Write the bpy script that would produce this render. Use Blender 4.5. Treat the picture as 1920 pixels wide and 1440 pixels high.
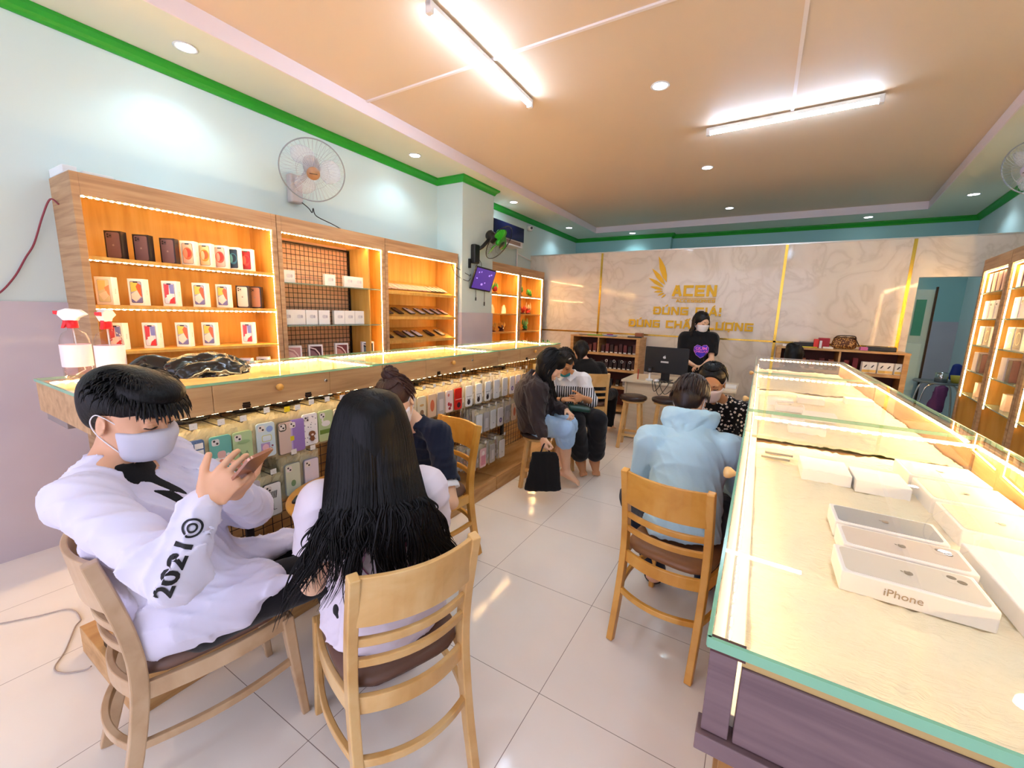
import bpy, bmesh, math, random
import numpy as np
from mathutils import Vector, Matrix, noise
from mathutils.bvhtree import BVHTree
for o in list(bpy.data.objects): bpy.data.objects.remove(o, do_unlink=True)
SC = bpy.context.scene
COL = SC.collection
PI = math.pi
random.seed(7)

# ------------------------------------------------------------------ camera
F_PX = 777.37
yaw, pitch, roll = -0.534682, 0.1717, -0.030142
fw = Vector((math.sin(yaw)*math.cos(pitch), math.cos(yaw)*math.cos(pitch), -math.sin(pitch)))
rt = fw.cross(Vector((0, 0, 1))).normalized()
dn = fw.cross(rt)
cr, sr = math.cos(roll), math.sin(roll)
rt2 = cr*rt + sr*dn
dn2 = -sr*rt + cr*dn
cam_data = bpy.data.cameras.new('camera')
cam = bpy.data.objects.new('camera', cam_data)
COL.objects.link(cam)
M = Matrix(((rt2.x, -dn2.x, -fw.x, 0), (rt2.y, -dn2.y, -fw.y, 0), (rt2.z, -dn2.z, -fw.z, 1.5), (0, 0, 0, 1)))
cam.matrix_world = M
cam_data.sensor_width = 36
cam_data.lens = F_PX/1920*36
cam_data.clip_start = 0.02
SC.camera = cam

# ------------------------------------------------------------------ world, exposure
w = bpy.data.worlds.new('world'); SC.world = w; w.use_nodes = True
bg = w.node_tree.nodes['Background']
bg.inputs[0].default_value = (0.80, 0.78, 1.0, 1); bg.inputs[1].default_value = 1.25
SC.view_settings.view_transform = 'Standard'
SC.view_settings.look = 'None'
SC.view_settings.gamma = 1
SC.view_settings.exposure = 1.15
SC.view_settings.use_curve_mapping = False
SC.cycles.transparent_max_bounces = 24
P_SPOT = 7.0      # each recessed downlight
P_LEDC = 110.0     # strips in the wall cabinets
P_TUBE = 42.0       # emission strength of the tube lamps
P_LED = 75.0       # emission strength of the led strips

# ------------------------------------------------------------------ helpers
def lin(h):
    if isinstance(h, str):
        h = h.lstrip('#'); c = [int(h[i:i+2], 16)/255 for i in (0, 2, 4)]
    else: c = h
    return tuple(x/12.92 if x <= 0.04045 else ((x+0.055)/1.055)**2.4 for x in c) + (1.0,)
_m = {}
def mat(name, col=None, rough=0.5, metal=0.0, spec=0.5, alpha=1, trans=0, emit=0, ecol=None, sheen=0, coat=0, sss=0, bump=None, ior=1.45):
    if name in _m: return _m[name]
    m = bpy.data.materials.new(name); m.use_nodes = True
    b = m.node_tree.nodes['Principled BSDF']
    i = b.inputs
    i['Base Color'].default_value = lin(col); i['Roughness'].default_value = rough
    i['Metallic'].default_value = metal; i['Specular IOR Level'].default_value = spec
    i['Transmission Weight'].default_value = trans; i['IOR'].default_value = ior
    i['Alpha'].default_value = alpha
    i['Sheen Weight'].default_value = sheen; i['Coat Weight'].default_value = coat
    if sss:
        i['Subsurface Weight'].default_value = sss; i['Subsurface Radius'].default_value = (0.02, 0.008, 0.004)
        i['Subsurface Scale'].default_value = 0.5
    if emit:
        i['Emission Color'].default_value = lin(ecol or col); i['Emission Strength'].default_value = emit
    if bump:
        sc, st = bump
        t = m.node_tree.nodes.new('ShaderNodeTexNoise'); t.inputs['Scale'].default_value = sc; t.inputs['Detail'].default_value = 4
        bp = m.node_tree.nodes.new('ShaderNodeBump'); bp.inputs['Strength'].default_value = st; bp.inputs['Distance'].default_value = 0.01
        tc = m.node_tree.nodes.new('ShaderNodeTexCoord')
        m.node_tree.links.new(tc.outputs['Object'], t.inputs['Vector'])
        m.node_tree.links.new(t.outputs['Fac'], bp.inputs['Height']); m.node_tree.links.new(bp.outputs['Normal'], i['Normal'])
    _m[name] = m
    return m
_cm = {}
def cmat(c, r=0.35):
    k = (c, r)
    if k not in _cm: _cm[k] = mat('print_'+c.strip('#')+('' if r == 0.35 else '_%d' % (r*100)), c, r)
    return _cm[k]
def ramp(nt, stops, interp='LINEAR'):
    r = nt.nodes.new('ShaderNodeValToRGB'); cr_ = r.color_ramp; cr_.interpolation = interp
    while len(cr_.elements) < len(stops): cr_.elements.new(0.5)
    for e, (p, c) in zip(cr_.elements, stops): e.position = p; e.color = lin(c)
    return r
def wood(name, cols, scale=(1, 12, 12), rough=0.45, det=6, coat=0.0, wscale=3.0):
    if name in _m: return _m[name]
    m = mat(name, cols[0], rough, coat=coat)
    nt = m.node_tree; L = nt.links
    tc = nt.nodes.new('ShaderNodeTexCoord'); mp = nt.nodes.new('ShaderNodeMapping'); mp.inputs['Scale'].default_value = scale
    n1 = nt.nodes.new('ShaderNodeTexNoise'); n1.inputs['Scale'].default_value = wscale; n1.inputs['Detail'].default_value = det; n1.inputs['Distortion'].default_value = 0.6
    rp = ramp(nt, [(0.30, cols[0]), (0.5, cols[1]), (0.72, cols[2])])
    L.new(tc.outputs['Object'], mp.inputs['Vector']); L.new(mp.outputs['Vector'], n1.inputs['Vector'])
    L.new(n1.outputs['Fac'], rp.inputs['Fac']); L.new(rp.outputs['Color'], nt.nodes['Principled BSDF'].inputs['Base Color'])
    return m

class MB:
    """collects shapes as one mesh; o is subtracted from every vertex"""
    def __init__(s, o=(0, 0, 0)):
        s.v = []; s.f = []; s.mi = []; s.sm = []; s.o = Vector(o); s.m = 0; s.smooth = False; s.X = None
    def _add(s, vs, fs, smooth=None):
        n = len(s.v)
        for p in vs:
            p = Vector(p)
            if s.X is not None: p = s.X @ p
            s.v.append(p - s.o)
        for f in fs:
            s.f.append([n+i for i in f]); s.mi.append(s.m); s.sm.append(s.smooth if smooth is None else smooth)
    def box(s, a, b):
        x0, y0, z0 = [min(p, q) for p, q in zip(a, b)]; x1, y1, z1 = [max(p, q) for p, q in zip(a, b)]
        s._add([(x0,y0,z0),(x1,y0,z0),(x1,y1,z0),(x0,y1,z0),(x0,y0,z1),(x1,y0,z1),(x1,y1,z1),(x0,y1,z1)],
               [(0,3,2,1),(4,5,6,7),(0,1,5,4),(1,2,6,5),(2,3,7,6),(3,0,4,7)], False)
        return s
    def obox(s, c, half, M3):
        vs = []
        for dz in (-1, 1):
            for dx, dy in ((-1,-1),(1,-1),(1,1),(-1,1)):
                vs.append(Vector(c) + M3 @ Vector((dx*half[0], dy*half[1], dz*half[2])))
        s._add(vs, [(0,3,2,1),(4,5,6,7),(0,1,5,4),(1,2,6,5),(2,3,7,6),(3,0,4,7)], False); return s
    def rings(s, rings, cap=True, close=False, smooth=True):
        n = len(rings[0]); vs = [p for r in rings for p in r]; fs = []
        R_ = len(rings)
        for i in range(R_ if close else R_-1):
            a = i*n; b = ((i+1) % R_)*n
            for j in range(n):
                k = (j+1) % n; fs.append((a+j, a+k, b+k, b+j))
        s._add(vs, fs, smooth)
        if cap and not close:
            base = len(s.v)-len(vs)
            s.f.append([base+j for j in range(n)][::-1]); s.mi.append(s.m); s.sm.append(False)
            s.f.append([base+(R_-1)*n+j for j in range(n)]); s.mi.append(s.m); s.sm.append(False)
        return s
    def cyl(s, p0, p1, r0, r1=None, seg=16, smooth=True):
        r1 = r0 if r1 is None else r1
        p0 = Vector(p0); p1 = Vector(p1); d = (p1-p0).normalized(); u = d.orthogonal().normalized(); v = d.cross(u)
        rg = [[p+(u*math.cos(2*PI*j/seg)+v*math.sin(2*PI*j/seg))*r for j in range(seg)] for p, r in ((p0, r0), (p1, r1))]
        return s.rings(rg, smooth=smooth)
    def tube(s, pts, r, seg=8, rr=None, close=False, up=None):
        pts = [Vector(p) for p in pts]; rg = []; n = len(pts); u = None
        for i, p in enumerate(pts):
            a = pts[(i-1) % n] if (i > 0 or close) else p; b = pts[(i+1) % n] if (i < n-1 or close) else p
            d = (b-a).normalized()
            if u is None: u = Vector(up) if up else d.orthogonal()
            u = (u - d*u.dot(d)).normalized(); v = d.cross(u)
            r_ = r[i] if isinstance(r, (list, tuple)) else r
            k = 1.0 if rr is None else rr
            rg.append([p+(u*math.cos(2*PI*j/seg)+v*math.sin(2*PI*j/seg)*k)*r_ for j in range(seg)])
        return s.rings(rg, cap=not close, close=close)
    def lathe(s, prof, c=(0, 0, 0), seg=24, M3=None, cap=True):
        rg = []
        for r, z in prof:
            ring = []
            for j in range(seg):
                p = Vector((r*math.cos(2*PI*j/seg), r*math.sin(2*PI*j/seg), z))
                if M3 is not None: p = M3 @ p
                ring.append(p+Vector(c))
            rg.append(ring)
        return s.rings(rg, cap=cap)
    def prism(s, poly, a, b, fn=lambda u, v, t: (u, v, t), smooth=False):
        """poly list of (u,v); extruded from t=a to t=b; fn maps to xyz"""
        n = len(poly); vs = [fn(u, v, a) for u, v in poly]+[fn(u, v, b) for u, v in poly]
        fs = [tuple(range(n))[::-1], tuple(range(n, 2*n))]+[(i, (i+1) % n, n+(i+1) % n, n+i) for i in range(n)]
        s._add(vs, fs, smooth); return s
    def ball(s, c, r, seg=16, rg=10, M3=None):
        if not isinstance(r, (tuple, list)): r = (r, r, r)
        rings = []
        for i in range(rg+1):
            t = PI*i/rg; t = min(max(t, 0.02), PI-0.02); ring = []
            for j in range(seg):
                p = Vector((r[0]*math.sin(t)*math.cos(2*PI*j/seg), r[1]*math.sin(t)*math.sin(2*PI*j/seg), -r[2]*math.cos(t)))
                if M3 is not None: p = M3 @ p
                ring.append(p+Vector(c))
            rings.append(ring)
        return s.rings(rings)
    def quad(s, *ps):
        s._add(ps, [tuple(range(len(ps)))], False); return s
    def build(s, name, m=None, parent=None, bevel=0, loc=None):
        me = bpy.data.meshes.new(name)
        me.from_pydata([tuple(p) for p in s.v], [], s.f)
        ms = m if isinstance(m, (list, tuple)) else [m]
        for q in ms: me.materials.append(q)
        me.polygons.foreach_set('material_index', s.mi)
        me.polygons.foreach_set('use_smooth', s.sm)
        bm = bmesh.new(); bm.from_mesh(me); bmesh.ops.recalc_face_normals(bm, faces=bm.faces); bm.to_mesh(me); bm.free()
        me.update()
        ob = bpy.data.objects.new(name, me); COL.objects.link(ob)
        if parent: ob.parent = parent
        if loc is not None: ob.location = loc
        if bevel:
            bv = ob.modifiers.new('bevel', 'BEVEL'); bv.width = bevel; bv.segments = 2; bv.limit_method = 'ANGLE'; bv.angle_limit = math.radians(40)
        return ob
def tag(o, label=None, cat=None, group=None, kind=None):
    if label: o['label'] = label
    if cat: o['category'] = cat
    if group: o['group'] = group
    if kind: o['kind'] = kind
    return o
def thing(name, label, cat, loc=(0, 0, 0), rz=0, group=None):
    o = bpy.data.objects.new(name, None); COL.objects.link(o); o.location = loc; o.rotation_euler = (0, 0, rz)
    o.empty_display_size = 0.05
    return tag(o, label, cat, group)
def struct(name, mb, m, bevel=0, parent=None):
    o = mb.build(name, m, parent, bevel)
    if not parent: o['kind'] = 'structure'
    return o
def dup(root, loc, rz=None, label=None, group=None, rot=None):
    r = root.copy(); COL.objects.link(r); r.location = loc
    if rz is not None: r.rotation_euler = (0, 0, rz)
    if rot is not None: r.rotation_euler = rot
    if label: r['label'] = label
    if group: r['group'] = group
    def kids(a, b):
        for ch in list(a.children):
            c = ch.copy(); COL.objects.link(c); c.parent = b; kids(ch, c)
    kids(root, r)
    return r
def rotz(a): return Matrix.Rotation(a, 3, 'Z')
def text_mesh(txt, size, extrude=0.0, bold=0.0, sx=1.0, align='CENTER', spacing=1.0):
    cu = bpy.data.curves.new('t', 'FONT'); cu.body = txt; cu.size = size; cu.extrude = extrude; cu.offset = bold
    cu.align_x = align; cu.align_y = 'CENTER'; cu.space_character = spacing; cu.resolution_u = 3
    ob = bpy.data.objects.new('t', cu); COL.objects.link(ob)
    dg = bpy.context.evaluated_depsgraph_get(); me = bpy.data.meshes.new_from_object(ob.evaluated_get(dg))
    bpy.data.objects.remove(ob, do_unlink=True)
    vs = [Vector((v.co.x*sx, v.co.y, v.co.z)) for v in me.vertices]; fs = [list(p.vertices) for p in me.polygons]
    bpy.data.meshes.remove(me)
    return vs, fs
def put_text(mb, txt, size, c, u, v, extrude=0.0, bold=0.0, sx=1.0, spacing=1.0, align='CENTER'):
    vs, fs = text_mesh(txt, size, extrude, bold, sx, align, spacing)
    u = Vector(u).normalized(); v = Vector(v).normalized(); n = u.cross(v); c = Vector(c)
    mb._add([c+u*p.x+v*p.y+n*(p.z+extrude) for p in vs], fs, False)
# apple emblem outline (unit height about 1), body and leaf
def apple_polys():
    body = []
    for i in range(40):
        a = 2*PI*i/40
        r = 0.40*(1-0.10*math.cos(2*a+PI)*0.6)
        x = r*math.cos(a)*1.02; y = r*math.sin(a)
        if abs(x) < 0.14 and y > 0: y -= 0.06*(1-abs(x)/0.14)
        if abs(x) < 0.10 and y < 0: y += 0.04*(1-abs(x)/0.10)
        dx, dy = x-0.47, y-0.06
        d = math.hypot(dx, dy)
        if d < 0.20: x = 0.47+dx/d*0.20 if dx < 0 else x; y = 0.06+dy/d*0.20
        body.append((x, y-0.08))
    leaf = [(0.02, 0.34), (0.02, 0.44), (0.10, 0.53), (0.18, 0.55), (0.17, 0.45), (0.11, 0.37)]
    return body, leaf
def put_apple(mb, c, u, v, size, th=0.0004):
    u = Vector(u).normalized(); v = Vector(v).normalized(); n = u.cross(v); c = Vector(c)
    for poly in apple_polys():
        mb.prism(poly, 0, th, lambda a, b, t: c+u*a*size+v*b*size+n*t)
# ------------------------------------------------------------------ materials
WHITE = mat('white_plastic', '#e9e6e4', 0.35)
BLACK = mat('black_plastic', '#141316', 0.35)
CHROME = mat('chrome', '#d0d0d0', 0.2, 1)
STEEL = mat('dark_steel', '#3a2f2b', 0.35, 0.8)
GOLD = mat('gold_trim', '#d8b04a', 0.22, 0.9)
SIGN = mat('sign_gold', '#ecb80e', 0.45)
OAK = wood('oak_laminate', ['#a27c58', '#ba946c', '#c9a67e'], (0.7, 0.7, 14), 0.5)
OAKH = wood('oak_laminate_flat', ['#a98257', '#bf976a', '#cda97c'], (9, 0.8, 9), 0.45)
INNER = wood('inner_oak', ['#cf9a48', '#dba953', '#e2b463'], (8, 8, 0.7), 0.45)
PLATW = wood('platform_oak', ['#b3834e', '#c89a62', '#d7ad78'], (4, 1.0, 9), 0.4)
CHAIRW = wood('chair_wood', ['#cf9e5c', '#deb375', '#e8c58c'], (2.2, 2.2, 2.2), 0.32, coat=0.15)
CHAIRO = wood('chair_wood_orange', ['#c98a34', '#da9e45', '#e3ac58'], (2.2, 2.2, 2.2), 0.32, coat=0.2)
CHAIRP = wood('chair_wood_pale', ['#b79470', '#c9a884', '#d4b795'], (2.2, 2.2, 2.2), 0.34, coat=0.15)
PURP = wood('dark_walnut_laminate', ['#5c464c', '#6f575b', '#7f6668'], (1.2, 8, 14), 0.5)
CUSH = mat('brown_leather', '#6a4c40', 0.42, bump=(60, 0.05))
CUSHD = mat('dark_brown_leather', '#2e1c1a', 0.3)
LEDM = mat('led_warm', '#fff0d0', emit=P_LED, ecol='#ffd290')
LEDW = mat('led_soft', '#fff4dc', emit=P_LED*0.75, ecol='#ffe4b8')
LEDB = mat('led_backing', '#f3ead8', 0.6)
TUBEM = mat('tube_light', '#eaf4ff', emit=P_TUBE, ecol='#c6e0ff')
DISC = mat('downlight_disc', '#ffffff', emit=14, ecol='#f2f6ff')
def glass_mat(name, tint='#fefdfa', rough=0.0, edge=False):
    """thin clear pane: transparent with a mirror-like reflection that grows at grazing angles"""
    if name in _m: return _m[name]
    m = bpy.data.materials.new(name); m.use_nodes = True; nt = m.node_tree; nt.nodes.clear(); L = nt.links
    out = nt.nodes.new('ShaderNodeOutputMaterial'); mx = nt.nodes.new('ShaderNodeMixShader')
    tr = nt.nodes.new('ShaderNodeBsdfTransparent'); tr.inputs[0].default_value = lin(tint)
    gl = nt.nodes.new('ShaderNodeBsdfGlossy'); gl.inputs['Roughness'].default_value = rough
    fr = nt.nodes.new('ShaderNodeLayerWeight'); fr.inputs[0].default_value = 0.5
    pw = nt.nodes.new('ShaderNodeMath'); pw.operation = 'POWER'; pw.inputs[1].default_value = 5; L.new(fr.outputs['Facing'], pw.inputs[0])
    ma = nt.nodes.new('ShaderNodeMath'); ma.operation = 'MULTIPLY_ADD'; ma.inputs[1].default_value = 0.96; ma.inputs[2].default_value = 0.04; L.new(pw.outputs[0], ma.inputs[0])
    L.new(ma.outputs[0], mx.inputs[0]); L.new(tr.outputs[0], mx.inputs[1]); L.new(gl.outputs[0], mx.inputs[2]); L.new(mx.outputs[0], out.inputs[0])
    _m[name] = m; return m
GLASS = glass_mat('clear_glass')
GEDGE = mat('green_glass_edge', '#93cfae', 0.15, trans=0.3)
BAGM = None
def paint(name, col, rough=0.6):
    return mat(name, col, rough, bump=(3, 0.02))
WALLP = paint('wall_paint', '#cfe0de')
WALLB = paint('back_wall_paint', '#9cc8c6')
SOFF = paint('soffit_paint', '#dcdcc8')
TRAYP = paint('tray_ceiling_warm_tint', '#dac4ab')  # peach tint puts warm bounced light into the tray's colour
EDGEP = paint('tray_edge_paint', '#e6d9dc')
GREEN = mat('green_moulding_paint', '#1f9a26', 0.4)
def tile_floor():
    m = mat('floor_tiles', '#e2dad2', 0.10, spec=0.5); nt = m.node_tree; L = nt.links
    b = nt.nodes['Principled BSDF']; tc = nt.nodes.new('ShaderNodeTexCoord'); sp = nt.nodes.new('ShaderNodeSeparateXYZ')
    L.new(tc.outputs['Object'], sp.inputs[0])
    def groove(sock, off):
        a = nt.nodes.new('ShaderNodeMath'); a.operation = 'ADD'; a.inputs[1].default_value = off; L.new(sock, a.inputs[0])
        d = nt.nodes.new('ShaderNodeMath'); d.operation = 'PINGPONG'; d.inputs[1].default_value = 0.3; L.new(a.outputs[0], d.inputs[0])
        c = nt.nodes.new('ShaderNodeMath'); c.operation = 'LESS_THAN'; c.inputs[1].default_value = 0.0013; L.new(d.outputs[0], c.inputs[0])
        return c.outputs[0]
    g1 = groove(sp.outputs[0], 6.0); g2 = groove(sp.outputs[1], 5.9)
    mx = nt.nodes.new('ShaderNodeMath'); mx.operation = 'MAXIMUM'; L.new(g1, mx.inputs[0]); L.new(g2, mx.inputs[1])
    n = nt.nodes.new('ShaderNodeTexNoise'); n.inputs['Scale'].default_value = 1.2; n.inputs['Detail'].default_value = 5; L.new(tc.outputs['Object'], n.inputs[0])
    rp = ramp(nt, [(0.35, '#f0e8df'), (0.65, '#f7f1ea')]); L.new(n.outputs['Fac'], rp.inputs[0])
    mc = nt.nodes.new('ShaderNodeMix'); mc.data_type = 'RGBA'; L.new(mx.outputs[0], mc.inputs[0]); L.new(rp.outputs[0], mc.inputs[6]); mc.inputs[7].default_value = lin('#8f8078')
    L.new(mc.outputs[2], b.inputs['Base Color'])
    rr = nt.nodes.new('ShaderNodeMath'); rr.operation = 'MULTIPLY_ADD'; rr.inputs[1].default_value = 0.5; rr.inputs[2].default_value = 0.10; L.new(mx.outputs[0], rr.inputs[0]); L.new(rr.outputs[0], b.inputs['Roughness'])
    return m
def tile_wall():
    m = mat('wainscot_tiles', '#b9aab6', 0.14, spec=0.5); nt = m.node_tree; L = nt.links; b = nt.nodes['Principled BSDF']
    tc = nt.nodes.new('ShaderNodeTexCoord'); n = nt.nodes.new('ShaderNodeTexNoise'); n.inputs['Scale'].default_value = 2; L.new(tc.outputs['Object'], n.inputs[0])
    rp = ramp(nt, [(0.3, '#c3bac4'), (0.7, '#cec6cd')]); L.new(n.outputs['Fac'], rp.inputs[0]); L.new(rp.outputs[0], b.inputs['Base Color'])
    return m
def marble():
    m = mat('marble_panel', '#cdbdab', 0.07, spec=0.5); nt = m.node_tree; L = nt.links; b = nt.nodes['Principled BSDF']
    tc = nt.nodes.new('ShaderNodeTexCoord'); n = nt.nodes.new('ShaderNodeTexNoise'); n.inputs['Scale'].default_value = 1.6; n.inputs['Detail'].default_value = 8; n.inputs['Distortion'].default_value = 1.8
    L.new(tc.outputs['Object'], n.inputs[0])
    rp = ramp(nt, [(0.36, '#e9decd'), (0.46, '#e4d8c7'), (0.50, '#d9ccba'), (0.54, '#e4d8c8'), (0.7, '#ece1d2')]); L.new(n.outputs['Fac'], rp.inputs[0]); L.new(rp.outputs[0], b.inputs['Base Color'])
    n2 = nt.nodes.new('ShaderNodeTexNoise'); n2.inputs['Scale'].default_value = 2.2; n2.inputs['Detail'].default_value = 1; L.new(tc.outputs['Object'], n2.inputs[0])
    bp = nt.nodes.new('ShaderNodeBump'); bp.inputs['Strength'].default_value = 0.12; bp.inputs['Distance'].default_value = 0.03; L.new(n2.outputs['Fac'], bp.inputs['Height']); L.new(bp.outputs[0], b.inputs['Normal'])
    return m
FLOORM = tile_floor(); WAINM = tile_wall(); MARB = marble()

# ------------------------------------------------------------------ room shell
XL = -3.58; YB = 8.60; Y0 = -2.6
def xr(y): return 2.33 + 0.106*(y-7.3)          # the right wall is not parallel to the left one
struct('floor', MB().box((XL-0.15, Y0, -0.1), (3.2, 9.2, 0)), FLOORM)
wl = struct('wall_left', MB().box((XL-0.12, Y0, 0), (XL, YB+0.3, 3.05)), WALLP)
MB().box((XL, Y0, 0), (XL+0.012, 4.12, 1.478)).build('tile_wainscot', WAINM, wl)
col = MB().box((XL, 4.12, 0), (-3.19, 4.78, 3.05)); cw = struct('wall_pillar', col, WALLP)
MB().box((XL, 4.108, 0), (-3.178, 4.792, 1.478)).build('tile_wainscot', WAINM, cw)
mb = MB().box((XL, YB-0.07, 0), (-1.66, YB+0.15, 3.05)); mb.box((-1.66, YB+0.1, 0), (2.7, YB+0.25, 3.05)); wb = struct('wall_back', mb, WALLB)
MB().box((-1.6, YB+0.09, 0), (2.5, YB+0.1, 1.55)).build('tile_wainscot', WAINM, wb)
mb = MB(); mb._add([(xr(Y0), Y0, 0), (xr(9.2), 9.2, 0), (xr(9.2)+0.15, 9.2, 0), (xr(Y0)+0.15, Y0, 0), (xr(Y0), Y0, 3.05), (xr(9.2), 9.2, 3.05), (xr(9.2)+0.15, 9.2, 3.05), (xr(Y0)+0.15, Y0, 3.05)],
        [(0,3,2,1),(4,5,6,7),(0,1,5,4),(1,2,6,5),(2,3,7,6),(3,0,4,7)], False); struct('wall_right', mb, WALLP)
# ceiling: soffit ring at 3.05, raised tray at 3.15
xt0 = -2.965; ya = -1.6; yb_ = 8.0
def xt(y): return 1.762 + 0.106*(y-8.0)
mb = MB()
def slab(mb, pts, z0, z1):
    n = len(pts); mb._add([(x, y, z0) for x, y in pts]+[(x, y, z1) for x, y in pts], [tuple(range(n)), tuple(range(n, 2*n))]+[(i, (i+1) % n, n+(i+1) % n, n+i) for i in range(n)], False)
slab(mb, [(XL, Y0), (xt0, Y0), (xt0, 9.0), (XL, 9.0)], 3.05, 3.148)
slab(mb, [(xt0, yb_), (xt(yb_), yb_), (xt(9.0), 9.0), (xt0, 9.0)], 3.05, 3.148)
slab(mb, [(xt(ya), ya), (xr(ya)+0.2, ya), (xr(9.0)+0.2, 9.0), (xt(9.0), 9.0)], 3.05, 3.148)
slab(mb, [(xt0, Y0), (xr(Y0)+0.2, Y0), (xr(ya)+0.2, ya), (xt0, ya)], 3.05, 3.148)
ce = struct('ceiling', mb, SOFF)
mb = MB(); slab(mb, [(XL-0.1, Y0), (2.2, Y0), (2.9, 9.0), (XL-0.1, 9.0)], 3.15, 3.25); mb.build('tray_panel', TRAYP, ce)
mb = MB()
for p, q, nx in (((xt0, ya), (xt0, yb_), 1), ((xt0, yb_), (xt(yb_), yb_), 0), ((xt(yb_), yb_), (xt(ya), ya), -1)):
    a = Vector((*p, 0)); b = Vector((*q, 0)); d = (b-a).normalized(); n = Vector((d.y, -d.x, 0))*0.012
    mb._add([a+Vector((0,0,3.045)), b+Vector((0,0,3.045)), b+n+Vector((0,0,3.045)), a+n+Vector((0,0,3.045)), a+Vector((0,0,3.15)), b+Vector((0,0,3.15)), b+n+Vector((0,0,3.15)), a+n+Vector((0,0,3.15))],
            [(0,3,2,1),(4,5,6,7),(0,1,5,4),(1,2,6,5),(2,3,7,6),(3,0,4,7)], False)
mb.build('tray_edge', EDGEP, ce)
# white wiring duct across the tray
mb = MB().box((-2.95, 2.535, 3.138), (-1.0, 2.555, 3.15)); mb.box((-1.0, 2.535, 3.138), (-0.4, 2.555, 3.15)); mb.box((0.0, 2.545, 3.138), (0.022, 4.24, 3.15)); mb.box((-0.4, 2.535, 3.138), (0.022, 2.555, 3.15))
tag(mb.build('wiring_duct', mat('duct_white', '#e8dcd6', 0.5)), 'thin white wiring duct running across the raised ceiling to both tube lamps', 'wiring duct')
# crown moulding
def moulding(name, path):
    prof = [(0, 2.98), (0.012, 2.98), (0.018, 2.995), (0.03, 3.01), (0.055, 3.03), (0.06, 3.049), (0, 3.049)]
    mb = MB(); n = len(path); secs = []
    for i, p in enumerate(path):
        p = Vector(p)
        d0 = (p-Vector(path[i-1])).normalized() if i > 0 else None
        d1 = (Vector(path[i+1])-p).normalized() if i < n-1 else None
        n0 = Vector((d0.y, -d0.x)) if d0 is not None else None; n1 = Vector((d1.y, -d1.x)) if d1 is not None else None
        if n0 is None: m_ = n1
        elif n1 is None: m_ = n0
        else: m_ = (n0+n1); m_ = m_/(m_.dot(n0))
        secs.append([Vector((p.x+m_.x*a, p.y+m_.y*a, z)) for a, z in prof])
    mb.rings(secs, smooth=False)
    return struct(name, mb, GREEN)
moulding('trim_1', [(XL, Y0), (XL, 4.12), (-3.19, 4.12), (-3.19, 4.78), (XL, 4.78), (XL, YB-0.07), (-1.66, YB-0.07), (-1.66, YB+0.1), (xr(YB+0.1), YB+0.1), (xr(Y0), Y0)])
# marble partition with a doorway at its right end
YP = 6.55
mb = MB(); xe = xr(YP)
mb.box((XL, YP, 0), (1.47, YP+0.1, 2.455)); mb.box((1.47, YP, 2.03), (xe, YP+0.1, 2.455)); mb.box((2.1, YP, 0), (xe, YP+0.1, 2.03))
pw = struct('wall_partition', mb, MARB)
mb = MB()
for x in (-2.29, 0.158, 1.385): mb.box((x-0.016, YP-0.006, 0), (x+0.016, YP, 2.455))
mb.box((XL, YP-0.006, 1.205), (1.385, YP-0.0005, 1.228))
mb.build('gold_inlay', GOLD, pw)
MB().box((XL, YP-0.006, 2.455), (xe, YP+0.106, 2.472)).build('top_cap', mat('cap_alu', '#cfcabf', 0.3, 0.6), pw)
# blue door standing open in the room behind
d = struct('door_1', MB().box((1.38, 7.5, 0.02), (1.88, 7.54, 1.95)), mat('blue_door', '#a9cdd6', 0.45), 0.004)
d.location = (0, 0, 0)
mb = MB()
for a, b in ((1.50, 1.62), (1.70, 1.80)):
    mb.box((a, 7.49, 1.35), (b, 7.5, 1.82)); 
mb.build('door_glass', mat('teal_glass', '#2f8f88', 0.2), d)
mb = MB()
for a, b in ((1.47, 1.62), (1.68, 1.83)):
    for z0, z1 in ((0.15, 0.55), (0.62, 1.25)):
        mb.box((a, 7.492, z0), (b, 7.5, z1))
mb.build('door_panel', mat('blue_door_panel', '#b7d8de', 0.45), d, 0.003)
mb = MB(); mb.box((1.865, 7.47, 0.02), (1.885, 7.5, 1.98)); mb.build('door_stile', STEEL, d)

# recessed downlights
def downlight(x, y, z, lab):
    t = thing('downlight', lab, 'ceiling light', (x, y, z), 0, 'recessed ceiling downlights')
    mb = MB(); mb.lathe([(0.062, 0.0), (0.066, -0.006), (0.052, -0.006), (0.050, 0.0)], seg=24, cap=False); mb.build('trim_ring', WHITE, t)
    mb = MB(); mb.lathe([(0.0005, -0.003), (0.051, -0.003), (0.051, -0.001), (0.0005, -0.001)], seg=24); mb.build('lamp_disc', DISC, t)
    ld = bpy.data.lights.new('downlight_lamp', 'SPOT'); ld.energy = P_SPOT; ld.spot_size = 2.3; ld.spot_blend = 0.6; ld.shadow_soft_size = 0.05; ld.color = (0.60, 0.86, 1.0)
    lo = bpy.data.objects.new('downlight_lamp', ld); COL.objects.link(lo); lo.parent = t; lo.location = (0, 0, -0.02)
    return t
for x, y, lab in [(-3.243, 1.406, 'round downlight in the left ceiling border nearest the camera'),
                  (-3.243, 3.39, 'round downlight in the left ceiling border just before the wall pillar'),
                  (-3.25, 5.38, 'round downlight in the left ceiling border above the air conditioner'),
                  (-3.235, 7.34, 'round downlight in the left ceiling border behind the marble partition'),
                  (-2.32, 8.25, 'round downlight in the back ceiling border near its left corner'),
                  (1.17, 8.28, 'round downlight in the back ceiling border near its right end'),
                  (1.986, 7.325, 'round downlight in the right ceiling border above the doorway')]:
    downlight(x, y, 3.05, lab)
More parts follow.
